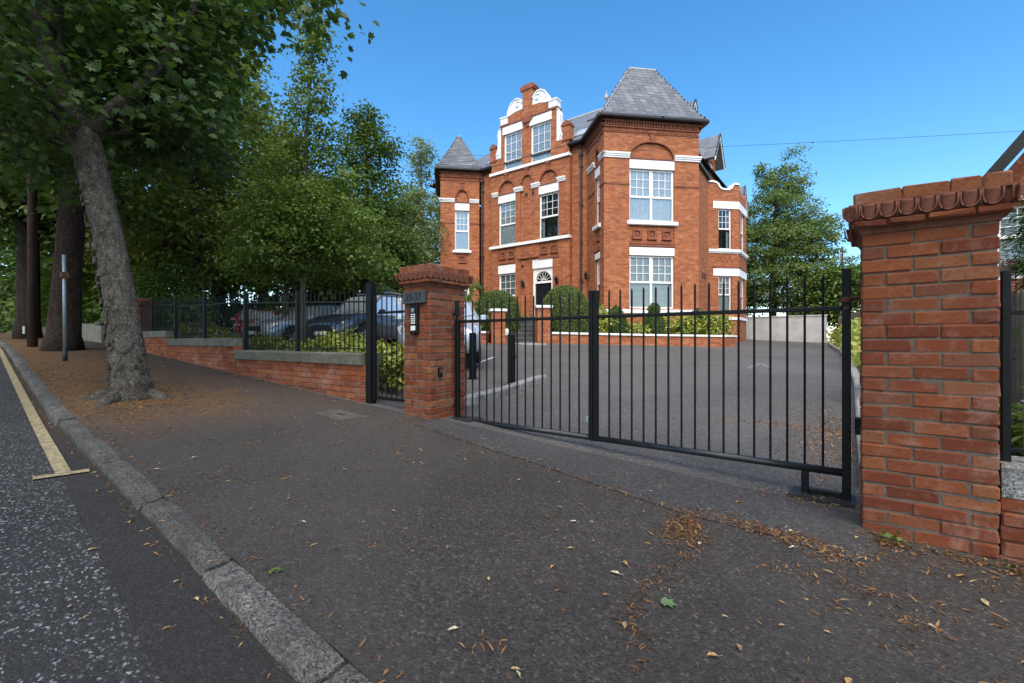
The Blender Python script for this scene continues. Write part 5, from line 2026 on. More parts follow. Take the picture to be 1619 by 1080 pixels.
for k in range(6):
    mb.tube([SF.p(-.75 + k * .13, -2.0, 2.12), SF.p(-.75 + k * .13, -2.0, 2.72)], .011, 5)
mb.tube([SF.p(-.8, -2.0, 2.72), SF.p(-.05, -2.0, 2.72)], .016, 5)
mb.build('bars', 'black', rl)
mb = MB()
mb.quad((-11.3, 11.9, T(-11.3, 11.9) + .008), (-8.35, 13.1, T(-8.35, 13.1) + .008), (-8.9, 13.9, T(-8.9, 13.9) + .02), (-10.6, 12.5, T(-10.6, 12.5) + .02))
mb.build('paved_strip', 'concrete', kind='structure')
mb = MB()
mb.poly([(-8.8, 14.15, 1.30), (-4.1, 18.95, 1.27), (-4.0, 20.0, 1.27), (-6.6, 25.0, 1.3), (-9, 19.0, 1.3), (-10.3, 18.9, 1.3), (-8.9, 16, 1.3)])
mb.poly([(-10.6, 12.7, 1.38), (-10.5, 14.5, 1.38), (-11.5, 18.9, 1.38), (-18, 17, 1.38), (-17, 10.4, 1.4), (-14, 11.1, 1.4)])
mb.build('planter_soil', 'soil', kind='structure')

# white boundary wall at the back of the drive
bw = thing('white_wall', 'white rendered boundary wall across the end of the driveway', 'wall', (-6, 33.6, 1.1))
mb = MB(); mb.box(-14, -1.35, 35, 35.3, .6, 2.78); mb.build('wall_run', 'render', bw)
mb = MB(); mb.box(-14, -1.30, 34.95, 35.35, 2.783, 2.86); mb.build('coping', 'render', bw)

# ------------------------------------------------------------------ foliage: many leaf-sized faces
LEAF = {
    'kite': (np.array([[0, 0, 0], [.34, .45, .10], [0, 1, -.05], [-.34, .45, .10]], float), [(0, 1, 2), (0, 2, 3)]),
    'maple': (np.array([[0, 0, 0], [.20, .02, .02], [.50, .25, .06], [.30, .40, .05], [.46, .72, .03], [.18, .66, .03], [0, 1.0, -.06],
                        [-.18, .66, .03], [-.46, .72, .03], [-.30, .40, .05], [-.50, .25, .06], [-.20, .02, .02]], float),
              [(0, 1, 3), (1, 2, 3), (0, 3, 5), (3, 4, 5), (0, 5, 6), (0, 6, 7), (0, 7, 9), (7, 8, 9), (0, 9, 11), (9, 10, 11)]),
    'strip': (np.array([[-.08, 0, 0], [.08, 0, 0], [.05, .55, .12], [-.02, 1, .02]], float), [(0, 1, 2), (0, 2, 3)]),
    'curl': (np.array([[0, 0, 0], [.26, .3, .16], [.20, .7, .20], [0, 1, .05], [-.22, .7, .14], [-.28, .3, .2], [0, .5, 0.01]], float), [(0, 1, 6), (1, 2, 6), (2, 3, 6), (3, 4, 6), (4, 5, 6), (5, 0, 6)]),
    'blade': (np.array([[0, 0, 0], [.13, .35, .03], [0, 1, -.12], [-.13, .35, .03]], float), [(0, 1, 2), (0, 2, 3)]),
}


def leaf_mesh(name, P_, N_, D_, S_, mat, shape='kite', tint=None, org=(0, 0, 0)):
    tv, tf = LEAF[shape]
    n = len(P_)
    N_ = N_ / np.maximum(np.linalg.norm(N_, axis=1, keepdims=True), 1e-9)
    X_ = np.cross(D_, N_)
    X_ /= np.maximum(np.linalg.norm(X_, axis=1, keepdims=True), 1e-9)
    Y_ = np.cross(N_, X_)
    k = len(tv)
    V = P_[:, None, :] + S_[:, None, None] * (tv[None, :, 0:1] * X_[:, None, :] + tv[None, :, 1:2] * Y_[:, None, :] + tv[None, :, 2:3] * N_[:, None, :])
    V = V.reshape(-1, 3) - np.array(org)
    F_ = (np.array(tf)[None, :, :] + (np.arange(n) * k)[:, None, None]).reshape(-1, 3)
    me = bpy.data.meshes.new(name)
    me.vertices.add(len(V))
    me.vertices.foreach_set('co', V.astype(np.float32).ravel())
    me.loops.add(F_.size)
    me.loops.foreach_set('vertex_index', F_.astype(np.int32).ravel())
    me.polygons.add(len(F_))
    me.polygons.foreach_set('loop_start', np.arange(0, F_.size, 3, dtype=np.int32))
    at = me.attributes.new('tint', 'FLOAT', 'POINT')
    if tint is None:
        tint = rng.random(n)
    at.data.foreach_set('value', np.repeat(np.clip(tint, 0, 1), k).astype(np.float32))
    me.materials.append(M[mat])
    me.update(calc_edges=True)
    return me


def cloud(blobs, n, size, crad=.45, flat=.55, shell=.5, droop=.3, per=45):
    """leaf positions in clumps scattered through ellipsoid blobs [(cx,cy,cz, rx,ry,rz, weight)]"""
    w = np.array([b[6] if len(b) > 6 else (b[3] * b[4] * b[5]) ** .72 for b in blobs], float)
    w /= w.sum()
    K = max(3, int(n / per))
    bi = rng.choice(len(blobs), K, p=w)
    B = np.array([b[:6] for b in blobs], float)[bi]
    d = rng.normal(size=(K, 3))
    d /= np.linalg.norm(d, axis=1, keepdims=True)
    r = rng.random(K) ** (1 / 3 * (1 - shell) + .08)
    cc = B[:, :3] + d * r[:, None] * B[:, 3:6]
    cs = crad * rng.uniform(.55, 1.3, K)
    ct = np.clip(rng.normal(.42, .2, K), 0, 1)
    ci = rng.integers(0, K, n)
    g = np.clip(rng.normal(size=(n, 3)), -1.9, 1.9) * .55
    g[:, 2] *= flat
    rad2 = (g[:, 0] ** 2 + g[:, 1] ** 2)
    P_ = cc[ci] + g * cs[ci][:, None]
    P_[:, 2] -= droop * cs[ci] * rad2 * .6
    N_ = rng.normal(size=(n, 3)) * .62 + np.array([0, 0, 1.0]) + g * .5
    D_ = g + rng.normal(size=(n, 3)) * .5 + np.array([0, 0, -.35])
    S_ = size * rng.uniform(.65, 1.3, n)
    tint = np.clip(ct[ci] * .6 + rng.random(n) * .45, 0, 1)
    return P_, N_, D_, S_, tint, cc


def limb_path(a, b, sag=.15, n=5):
    a, b = Vector(a), Vector(b)
    L = (b - a).length
    off = Vector((rnd.uniform(-1, 1), rnd.uniform(-1, 1), rnd.uniform(.2, 1))) * L * sag
    return [a.lerp(b, t) + off * (4 * t * (1 - t)) * .5 for t in [i / n for i in range(n + 1)]]


def tree(label, trunk, radii, blobs, n, size, leafmat, barkmat, cat='tree', group=None, shape='kite', crad=.45, per=45, limbs=24, shell=.5, flat=.55, name='tree', extra=None, sides=12, twig=.02, jit=.06, lfrom=.35):
    base = trunk[0]
    root = thing(name, label, cat, base, group)
    mb = MB()
    mb.tube(trunk, radii, sides, jit=jit)
    mb.build('trunk', barkmat, root, smooth=True)
    P_, N_, D_, S_, tint, cc = cloud(blobs, int(n * (1.0 if shape == 'maple' else 1.7)), size * (1.0 if shape == 'maple' else 1.15), crad * 1.1, flat, shell, per=per)
    mb = MB()
    for pts, rs in (extra or []):
        mb.tube(pts, rs, 8, jit=.05)
    tv = [Vector(p) for p in trunk]
    cum = [0.0]
    for p, q in zip(tv, tv[1:]):
        cum.append(cum[-1] + (q - p).length)

    def along(t):
        s = t * cum[-1]
        for i in range(len(tv) - 1):
            if s <= cum[i + 1] or i == len(tv) - 2:
                k = (s - cum[i]) / max(1e-6, cum[i + 1] - cum[i])
                return tv[i].lerp(tv[i + 1], min(1, k)), radii[i] + (radii[i + 1] - radii[i]) * min(1, k)
    pool = [(Vector(p[k]), r[k] * .8) for p, r in (extra or []) for k in range(1, len(p))]
    for i in range(min(limbs, len(cc))):
        c = Vector(cc[rnd.randrange(len(cc))])
        best, bd = None, 1e9
        cands = [along(lfrom + (1 - lfrom) * k / 8) for k in range(9)] + pool
        for q, r in cands:
            d = (c - q).length + max(0, q.z - c.z + .3) * 1.2
            if d < bd:
                best, bd = (q, r), d
        q, r = best
        L = (c - q).length
        r0 = max(.012, min(r * .55, .018 * L + twig))
        path = limb_path(q, c)
        mb.tube(path, [r0 * (1 - .8 * k / (len(path) - 1)) for k in range(len(path))], 5)
        for _ in range(2):
            k = rnd.randrange(2, len(path))
            tip = path[k] + Vector((rnd.uniform(-1, 1), rnd.uniform(-1, 1), rnd.uniform(-.2, .8))) * L * .25
            mb.tube(limb_path(path[k], tip, .1, 3), [r0 * .4, r0 * .3, r0 * .2, r0 * .1], 4)
    if mb.v:
        mb.build('limbs', barkmat, root, smooth=True, kind='stuff')
    link('crown', leaf_mesh('crown', P_, N_, D_, S_, leafmat, shape, tint, base), root)
    return root


# street tree with flaking grey bark, its crown spreading over the pavement
S1 = tree('leaning street tree with flaking grey bark near the kerb, maple leaves overhanging the pavement',
          [(-7.28, 1.72, .36), (-7.30, 1.71, .52), (-7.36, 1.70, .80), (-7.50, 1.66, 1.6), (-7.72, 1.58, 2.5), (-7.95, 1.48, 3.3), (-8.15, 1.42, 3.9)],
          [.30, .225, .19, .172, .160, .152, .165],
          [(-9.2, 1.2, 7.6, 2.2, 1.8, 2.2), (-9.0, 2.2, 7.6, 1.6, 1.5, 1.8), (-8.1, .8, 5.4, 1.3, 1.1, .8), (-9.4, 2.2, 5.2, 1.5, 1.4, 1.0), (-8.4, 2.5, 5.9, 1.0, .9, .8),
           (-7.6, 2.1, 5.2, .8, .7, .5, .8), (-7.7, 2.4, 6.1, .7, .7, .6, .8), (-7.9, .5, 4.1, .9, .6, .35, .7), (-7.8, 2.2, 4.4, .7, .6, .35, .7), (-8.8, 2.6, 4.4, 1.0, .8, .4, .9), (-9.3, 1.2, 3.9, .9, .7, .4, .7),
           (-5.9, 3.3, 5.72, .28, .2, .12, .22), (-6.3, 3.1, 5.95, .25, .2, .12, .2), (-6.7, 2.95, 6.0, .25, .2, .14, .2)],
          17500, .105, 'leaf_maple', 'bark_plane', shape='maple', crad=.5, per=34, limbs=46, sides=20, jit=.05, flat=.5, lfrom=.85,
          extra=[([(-8.1, 1.42, 3.8), (-8.45, 1.20, 4.7), (-8.75, 1.05, 5.6), (-9.0, 1.0, 7.2), (-9.1, 1.1, 8.6)], [.13, .115, .105, .085, .04]),
                 ([(-8.12, 1.45, 3.85), (-7.95, 1.65, 4.25), (-7.72, 1.96, 4.68), (-7.6, 2.25, 5.3), (-7.5, 2.5, 6.0), (-7.4, 2.8, 7.4)], [.10, .078, .066, .055, .045, .02]),
                 ([(-7.5, 2.5, 6.0), (-6.95, 2.8, 6.3), (-6.35, 3.05, 6.12), (-5.8, 3.32, 5.72)], [.03, .022, .015, .006]),
                 ([(-8.12, 1.40, 3.85), (-8.6, 1.55, 4.2), (-9.3, 1.7, 4.9), (-9.9, 1.9, 6.2)], [.09, .07, .055, .03]),
                 ([(-8.1, 1.42, 3.85), (-8.2, 1.9, 4.6), (-8.3, 2.5, 5.8), (-8.2, 3.0, 7.4)], [.08, .065, .055, .02]),
                 ([(-7.28, 1.62, .50), (-7.05, 1.42, .43), (-6.8, 1.28, .37)], [.11, .08, .02]), ([(-7.4, 1.62, .5), (-7.55, 1.36, .42), (-7.7, 1.22, .38)], [.11, .08, .02]), ([(-7.2, 1.8, .5), (-6.98, 1.98, .41), (-6.8, 2.12, .36)], [.10, .07, .02])])
mb = MB()
for i in range(230):            # flaking bark plates standing proud of the trunk
    t = rnd.random() ** 1.4
    z = .42 + 3.2 * t
    k = (z - .36) / 3.54
    cx_, cy_ = -7.28 - .87 * k ** 1.25, 1.72 - .30 * k ** 1.25
    r = .197 - .035 * min(1, k * 2) + .05 * max(0, .12 - k) / .12
    an = rnd.uniform(0, 6.283)
    h_, w_ = rnd.uniform(.02, .06), rnd.uniform(.10, .28)
    q = []
    for (da, dz) in ((-w_, -h_), (w_, -h_ * .7), (w_ * .8, h_), (-w_ * .7, h_ * .8)):
        q.append((cx_ + (r + .006) * math.cos(an + da), cy_ + (r + .006) * math.sin(an + da), z + dz))
    q2 = [(cx_ + (p[0] - cx_) * 1.05, cy_ + (p[1] - cy_) * 1.05, p[2]) for p in q]
    mb.hexa(q + q2)
mb.build('bark_flakes', 'bark_plane', S1, kind='stuff')

tree('tall dark street tree behind the galvanised pole, second along the kerb', [(-15.75, 2.35, .85), (-15.6, 2.35, 1.3), (-15.4, 2.4, 3), (-15.2, 2.5, 5.5), (-15.0, 2.6, 9), (-15, 2.6, 13)],
     [.44, .33, .27, .25, .2, .08], [(-15, 1.5, 8.6, 4, 4, 3.0), (-15, 3.2, 12, 3.6, 3.6, 3), (-14, .5, 6.3, 2.6, 2.2, 1.4), (-13.2, 3.0, 7.4, 2.4, 2, 1.6), (-16.5, 3.5, 6.0, 2.5, 1.8, 1.2)], 9000, .20, 'leaf_dark', 'bark_red', crad=.7, limbs=30, sides=14)
tree('broad dark street tree beyond the brown pole at the left edge', [(-24.3, 2.7, 1.15), (-24.2, 2.7, 2), (-24.1, 2.7, 5), (-24, 2.8, 9), (-24, 2.8, 13)], [.42, .33, .29, .25, .1],
     [(-24, 2.5, 9.5, 5, 5, 4), (-22.5, 2.0, 6.8, 3.2, 2.6, 1.6), (-26, 3.5, 6.4, 3, 2.6, 1.7)], 8000, .24, 'leaf_dark', 'bark_dark', crad=.8, limbs=24)

# slender young tree and its neighbours behind the fence
tree('slender pointed young tree standing just behind the railings, in front of the parked cars',
     [(-11.45, 6.2, .80), (-11.45, 6.2, 2.0), (-11.42, 6.22, 4), (-11.38, 6.28, 6.8), (-11.22, 6.4, 9.3)], [.085, .075, .06, .04, .012],
     [(-11.45, 6.2, 3.5, 1.7, 1.7, .65), (-11.4, 6.2, 4.4, 1.7, 1.7, .8), (-11.4, 6.25, 5.5, 1.2, 1.2, .9), (-11.35, 6.3, 6.6, .75, .75, .8), (-11.3, 6.32, 7.7, .55, .55, .7), (-11.25, 6.36, 8.7, .34, .34, .7, .34), (-11.2, 6.4, 9.4, .14, .14, .35, .10),
      (-10.6, 6.8, 4.0, 1.25, 1.2, .9), (-12.3, 5.6, 4.1, 1.2, 1.2, .9), (-10.2, 7.1, 3.3, .9, .9, .45), (-12.6, 5.5, 3.3, .9, .9, .45)],
     17500, .084, 'leaf_young', 'bark_plane', crad=.30, limbs=60, per=40, flat=.45, lfrom=.3, twig=.004)
tree('mid green bushy tree over the bonnet of the dark car, left of the villa',
     [(-14.8, 10.4, 1.0), (-14.8, 10.4, 3), (-14.7, 10.4, 6), (-14.6, 10.4, 9.4)], [.15, .13, .09, .02],
     [(-14.5, 10.6, 4.6, 1.8, 1.6, 1.2), (-14.7, 10.4, 6.4, 1.6, 1.5, 1.2), (-14.6, 10.5, 8.2, 1.15, 1.1, 1.0), (-14.8, 10.4, 9.5, .6, .6, .6, .5), (-13.7, 11.2, 4.0, 1.2, 1.0, .7), (-15.8, 9.8, 4.4, 1.4, 1.2, .9)],
     14500, .105, 'leaf_dark', 'bark_dark', crad=.38, limbs=40, per=40)
tree('light green tree between the pointed tree and the dark bushy one', [(-15.9, 8.0, .95), (-15.9, 8.0, 3), (-15.9, 8.0, 6), (-15.9, 8, 7.2)], [.11, .09, .06, .02],
     [(-15.7, 8.1, 4.2, 1.9, 1.7, 1.3), (-15.8, 8.0, 5.8, 1.5, 1.4, 1.1), (-15.9, 8.0, 7.0, .8, .8, .8), (-14.8, 8.9, 3.9, 1.3, 1.1, .7)], 12500, .098, 'leaf_young', 'bark_plane', crad=.4, limbs=30, per=40)
tree('airy pale birch left of the villa tower, sky showing through', [(-19.0, 17.0, 1.3), (-19.0, 17.0, 5), (-19.1, 17.1, 9), (-19.0, 17.0, 12.3)], [.15, .12, .07, .02],
     [(-19.0, 17, 11.2, .6, .6, 1.3, 1.2), (-19.2, 17.0, 8.6, 1.0, 1.0, 1.2, 2.2), (-18.8, 17.2, 6.8, 1.2, 1.1, 1.2, 2.4), (-19.6, 16.6, 7.4, 1.0, 1.0, 1.2, 2.0), (-18.9, 17, 4.8, 1.2, 1.1, 1.1, 2)], 6500, .115, 'leaf_birch', 'bark_birch', crad=.40, limbs=34, per=24)
tree('pale loose tree standing behind the slate spire of the left tower', [(-24.2, 24.5, 1.4), (-24.2, 24.5, 7), (-24.2, 24.5, 14.8)], [.2, .15, .03],
     [(-23.6, 24.9, 13.6, 1.2, 1.1, 1.5, 2.2), (-24.2, 24.6, 11.2, 1.5, 1.4, 1.6, 2.6), (-24.6, 24.4, 8, 1.7, 1.6, 2.0, 3)], 5500, .17, 'leaf_birch', 'bark_birch', crad=.55, limbs=26, per=26)
tree('dark broad conifer behind the keypad pillar, at the corner of the villa', [(-17.7, 14.6, 1.2), (-17.7, 14.6, 4), (-17.7, 14.6, 6.6)], [.2, .14, .03],
     [(-17.7, 14.6, 2.2, 1.6, 1.5, 1.0), (-17.7, 14.6, 3.6, 1.35, 1.3, 1.0), (-17.7, 14.6, 4.9, 1.0, 1.0, .9), (-17.7, 14.6, 6.0, .55, .55, .7)], 8000, .13, 'leaf_conifer', 'bark_dark', crad=.35, limbs=30, shape='blade', per=44)
tree('rounded dense tree low in the dark belt behind the pointed tree', [(-22, 13, 1.2), (-22, 13, 4), (-22, 13, 8), (-22, 13, 9.6)], [.32, .27, .15, .03],
     [(-21.6, 13.2, 5.5, 2.4, 2.2, 1.7), (-21.8, 13.1, 7.4, 2.0, 1.9, 1.5), (-22, 13, 8.9, 1.2, 1.1, .9), (-21, 13.6, 3.8, 2.4, 2.1, 1.4)], 10500, .17, 'leaf_dark', 'bark_dark', crad=.6, limbs=30, per=38)

# big old trees beyond, forming the dark belt on the left
big = [((-20.8, 6.8), 13.5, 3.8, 'leaf_olive', 'tall olive green tree lit from above, leaning over the far end of the railings', 12500, .17),
       ((-27, 10), 15, 4.6, 'leaf_dark', 'large dark tree standing behind the red car', 9500, .22),
       ((-34, 6.5), 14, 5, 'leaf_dark', 'large dark tree at the bend of the street', 8000, .26),
       ((-33, 15), 15, 5, 'leaf_olive', 'large olive tree far behind the parked cars', 8000, .25),
       ((-31, 25), 13, 4.2, 'leaf_dark', 'distant dark tree left of the birch', 6500, .24)]
for (x, y), h, r, lm, lb, n, sz in big:
    z = T(x, y)
    tree(lb, [(x, y, z - .1), (x, y, z + 2), (x + .2, y, z + h * .5), (x + .2, y + .2, z + h * .85)], [.42, .33, .24, .06],
         [(x, y, z + h * .42, r * .9, r * .9, h * .20), (x, y, z + h * .66, r * .85, r * .85, h * .2), (x, y, z + h * .88, r * .55, r * .55, h * .14),
          (x + r * .5, y - r * .3, z + h * .3, r * .55, r * .5, h * .13), (x - r * .4, y - r * .4, z + h * .3, r * .55, r * .5, h * .12)], n, sz, lm, 'bark_dark', crad=.75, limbs=26, per=40)
# street canopy over the road behind the viewer; right tree added unseen for shade
tree('street tree across the road whose crown shades the carriageway', [(-5.5, -7.5, 0), (-5.5, -7.5, 3), (-5.3, -7.2, 6), (-5, -7, 10)], [.4, .32, .25, .08],
     [(-5.5, -6.5, 7.4, 4.2, 3.6, 2.2), (-5.2, -6.8, 10, 3.6, 3.4, 2.2), (-8.5, -5.0, 6.6, 2.8, 2.4, 1.5)], 6500, .26, 'leaf_dark', 'bark_dark', crad=.8, limbs=20, per=36)
tree('unseen tree added across the road to the right, its crown shading the near pillar', [(5.6, -7.0, -.2), (5.6, -7.0, 3), (5.5, -6.8, 6), (5.2, -6.6, 9)], [.4, .32, .25, .08],
     [(4.2, -5.4, 7.2, 3.8, 3.2, 2.0), (5.2, -6.4, 9.6, 3.4, 3.2, 2.0), (2.6, -4.2, 6.4, 2.2, 2.0, 1.2), (2.2, -2.4, 6.2, 2.4, 1.7, 1.1, 6)], 8500, .26, 'leaf_dark', 'bark_dark', crad=.8, limbs=20, per=36)

# trees on the right, behind the white wall
tree('broad sunlit tree rising behind the white wall, right of the villa', [(-4.9, 39.5, 1.1), (-4.9, 39.5, 5), (-4.8, 39.6, 9), (-4.6, 39.7, 13.5)], [.3, .25, .17, .04],
     [(-5.4, 39.5, 5.6, 4.6, 3.8, 1.7), (-5.2, 39.3, 8.4, 3.8, 3.4, 1.7), (-4.6, 39.6, 11.0, 2.7, 2.5, 1.5), (-4.2, 39.8, 13.2, 1.6, 1.5, 1.2), (-2.8, 40.4, 9.2, 2.4, 2.1, 1.4), (-3.4, 40.2, 15.0, .5, .5, 1.0), (-5.6, 39.2, 14.2, .4, .4, .8), (-7.6, 38.0, 10.8, 1.4, 1.3, 1.1), (-1.8, 41.0, 6.6, 2.6, 2.1, 1.4)],
     36000, .15, 'leaf_right', 'bark_dark', crad=.52, limbs=70, per=52, flat=.5)
tree('dark tree low behind the white wall, beside the villa bay', [(-8.4, 38, 1.0), (-8.4, 38, 4), (-8.4, 38, 8)], [.2, .15, .03], [(-8.2, 38, 4.6, 2.4, 2.2, 1.5), (-8.3, 38, 7.0, 1.7, 1.6, 1.3)], 5500, .2, 'leaf_right', 'bark_dark', crad=.6, limbs=18)
tree('dark spreading tree over the hedge, left of the near pillar', [(-.6, 38.5, 1.0), (-.6, 38.5, 4), (-.6, 38.5, 7.5)], [.2, .15, .03], [(-.8, 38.3, 3.6, 2.8, 2.2, 1.3), (-.4, 38.5, 5.2, 2.0, 1.8, 1.1)], 6500, .2, 'leaf_dark', 'bark_dark', crad=.6, limbs=18)


# ------------------------------------------------------------------ shrubs and hedges
def shrub(label, blobs, n, size, mat, cat='shrub', group=None, crad=.16, shape='kite', name='shrub', per=30, shell=.8, stems=8, base=None):
    bx_, by_, bz_ = base or (blobs[0][0], blobs[0][1], blobs[0][2] - blobs[0][5])
    root = thing(name, label, cat, (bx_, by_, bz_), group)
    P_, N_, D_, S_, tint, cc = cloud(blobs, n, size, crad, .8, shell, per=per)
    N_ += (P_ - np.array([bx_, by_, bz_ + .2])) * .5
    mb = MB()
    for i in range(stems):
        c = cc[rnd.randrange(len(cc))]
        mb.tube(limb_path((bx_ + rnd.uniform(-.1, .1), by_ + rnd.uniform(-.1, .1), bz_ - .1), c, .2, 4), [.014, .012, .009, .006, .003], 4)
    mb.build('stems', 'bark_dark', root, kind='stuff')
    link('foliage', leaf_mesh('foliage', P_, N_, D_, S_, mat, shape, tint, (bx_, by_, bz_)), root)
    return root


def topiary(label, x, y, zb, r, h, mat='leaf_topiary', n=9000, size=.05, group=None, prof=None):
    root = thing('clipped_shrub', label, 'shrub', (x, y, zb), group)
    prof = prof or [(.86, 0), (.98, .15), (1.0, .35), (.97, .55), (.87, .72), (.70, .85), (.45, .95), (.2, .99), (.02, 1.0)]
    mb = MB()
    mb.lathe([(a * r * .95, b * h * .96) for a, b in prof], (x, y, zb), 24)
    core = mb.build('dense_core', plain_core, root, smooth=True)
    pz = np.array([b * h for a, b in prof]); pr = np.array([a * r for a, b in prof])
    # sample by area
    seg = np.sqrt(np.diff(pz) ** 2 + np.diff(pr) ** 2) * (pr[1:] + pr[:-1])
    si = rng.choice(len(seg), n, p=seg / seg.sum())
    t = rng.random(n)
    rr_ = pr[si] + (pr[si + 1] - pr[si]) * t
    zz = pz[si] + (pz[si + 1] - pz[si]) * t
    an = rng.random(n) * 2 * math.pi
    lump = 1 + .025 * np.sin(an * 5 + zz * 4) + .02 * np.sin(an * 9 - zz * 7)
    P_ = np.stack([x + rr_ * lump * np.cos(an), y + rr_ * lump * np.sin(an), zb + zz], 1) + rng.normal(size=(n, 3)) * .018
    dz, drr = np.diff(pz)[si], np.diff(pr)[si]
    N_ = np.stack([np.cos(an) * dz, np.sin(an) * dz, -drr], 1)
    N_ /= np.linalg.norm(N_, axis=1, keepdims=True) + 1e-9
    D_ = N_ * .8 + rng.normal(size=(n, 3)) * .6 + np.array([0, 0, .4])
    N2 = rng.normal(size=(n, 3)) * .7 + N_ * .6
    link('foliage', leaf_mesh('foliage', P_, N2, D_, size * rng.uniform(.7, 1.5, n), mat, 'kite', np.clip(rng.normal(.45, .25, n), 0, 1), (x, y, zb)), root)
    return root


plain_core = plain('shrub_core', (.018, .032, .012), .95, var=.4, scale=12)
topiary('large round clipped shrub beside the right entrance pier, below the lantern', -8.95, 15.35, 1.30, .92, 1.98, n=21000, size=.045)
topiary('round clipped shrub behind the left entrance pier', -11.05, 13.75, 1.35, .88, 1.74, n=19000, size=.045)
topiary('small dark clipped bush with a ball top under the tower window', -6.35, 17.9, 1.30, .42, 1.35, 'leaf_conifer', 4500, .05, prof=[(.9, 0), (1.0, .2), (.92, .42), (.68, .60), (.42, .68), (.46, .74), (.52, .84), (.40, .94), (.18, .99), (.02, 1.0)])
topiary('dark low clipped bush beside the gate post, at the left of the tower plinth', -7.45, 16.75, 1.30, .45, 1.25, 'leaf_conifer', 4500, .05, prof=[(.9, 0), (1, .2), (.9, .5), (.6, .75), (.3, .92), (.02, 1)])
topiary('small dark clipped bush between the golden shrubs near the bay', -5.05, 19.3, 1.28, .36, 1.2, 'leaf_conifer', 3500, .05, prof=[(.9, 0), (1, .25), (.9, .5), (.7, .75), (.4, .92), (.02, 1)])
shrub('golden variegated shrub beside the big clipped shrub', [(-8.0, 16.2, 1.80, .62, .5, .55), (-8.2, 16.5, 2.25, .4, .35, .45)], 3600, .10, 'leaf_gold')
shrub('low golden variegated shrub under the tower window, left one', [(-6.85, 17.15, 1.55, .5, .4, .33)], 1800, .10, 'leaf_gold')
shrub('wide golden variegated shrub in the planter, right of the ball bush', [(-5.75, 18.35, 1.70, .62, .5, .48), (-5.3, 18.7, 1.70, .5, .45, .48)], 4200, .10, 'leaf_gold')
shrub('golden shrub at the right end of the planter, below the bay', [(-4.75, 19.4, 1.75, .6, .5, .56), (-4.3, 19.5, 1.7, .45, .4, .5)], 4200, .10, 'leaf_gold')
shrub('pale pointed shrub beside the silver car, left of the clipped shrub', [(-12.4, 12.7, 1.9, .5, .5, .6), (-12.2, 12.8, 2.4, .25, .25, .3)], 1600, .10, 'leaf_gold')

# bed behind the railings
shrub('bright golden mound behind the near end of the railings', [(-7.0, 4.45, 1.0, .8, .42, .26), (-6.2, 4.4, .88, .55, .36, .26), (-7.7, 4.45, .90, .4, .36, .2)], 5200, .085, 'leaf_gold', base=(-6.6, 4.35, .5))
shrub('dull green shrub behind the railings, left of the golden mound', [(-9.4, 4.5, .95, .8, .45, .22), (-10.6, 4.5, 1.02, .8, .45, .22), (-8.5, 4.4, .86, .45, .4, .2)], 5200, .085, 'leaf_olive', base=(-9, 4.5, .65))
shrub('large rounded green shrub behind the middle railings', [(-13.6, 4.6, 1.34, .9, .5, .28), (-12.6, 4.6, 1.18, .8, .45, .22), (-14.4, 4.6, 1.30, .7, .5, .26)], 6000, .09, 'leaf_olive', base=(-13.6, 4.6, .95))
shrub('dark shrub behind the highest railings', [(-15.2, 4.8, 1.9, 1.3, .6, .6), (-16.4, 4.8, 1.9, 1.0, .6, .6)], 4500, .10, 'leaf_dark', base=(-15.4, 4.8, 1.05))
shrub('leafy golden shrub directly behind the side gate', [(-5.5, 4.55, .78, .42, .26, .30), (-5.2, 4.65, .76, .36, .26, .28), (-5.85, 4.6, .80, .34, .26, .30)], 3600, .085, 'leaf_gold', base=(-5.5, 4.6, .42))
hb2 = [(-12.4 - 1.9 * k, 13.0 + (.4 if k % 2 else 0), 2.3, 1.3, .7, 1.5) for k in range(15)]
shrub('tall dark hedge closing the back of the parking area behind the cars', hb2, 19000, .18, 'leaf_dark', crad=.38, cat='hedge', name='laurel_hedge', base=(-19, 13, 1.1), stems=20)
shrub('dark laurel hedge running up the street behind the grey wall', [(-19.5, 5.0, 2.4, 1.6, .9, 1.2), (-22, 5.0, 2.5, 2, .9, 1.3), (-25, 5.0, 2.7, 2, 1, 1.5), (-28.5, 4.6, 2.8, 2.5, 1.2, 1.7)], 12000, .17, 'leaf_dark', crad=.35, cat='hedge', name='laurel_hedge', base=(-23, 5, 1.2))
shrub('dark hedge closing the far bend of the street at the left edge', [(-33, 4.4, 2.9, 2.4, 1.0, 1.5), (-37, 4.0, 3.0, 2.6, 1.3, 1.7), (-41.5, 3.2, 3.2, 2.8, 1.8, 1.9), (-47, 1.5, 3.2, 3, 2.2, 2)], 15000, .24, 'leaf_dark', crad=.5, cat='hedge', name='roadside_hedge', base=(-38, 3.8, 1.5))
shrub('drooping dark conifer hedge beside the concrete pier', [(-17.2, 5.2, 2.6, 1.0, .8, 1.3), (-17.8, 4.6, 2.3, .8, .6, .9)], 6000, .15, 'leaf_conifer', crad=.3, cat='hedge', shape='blade', name='conifer_hedge', base=(-17.4, 5, 1.1))
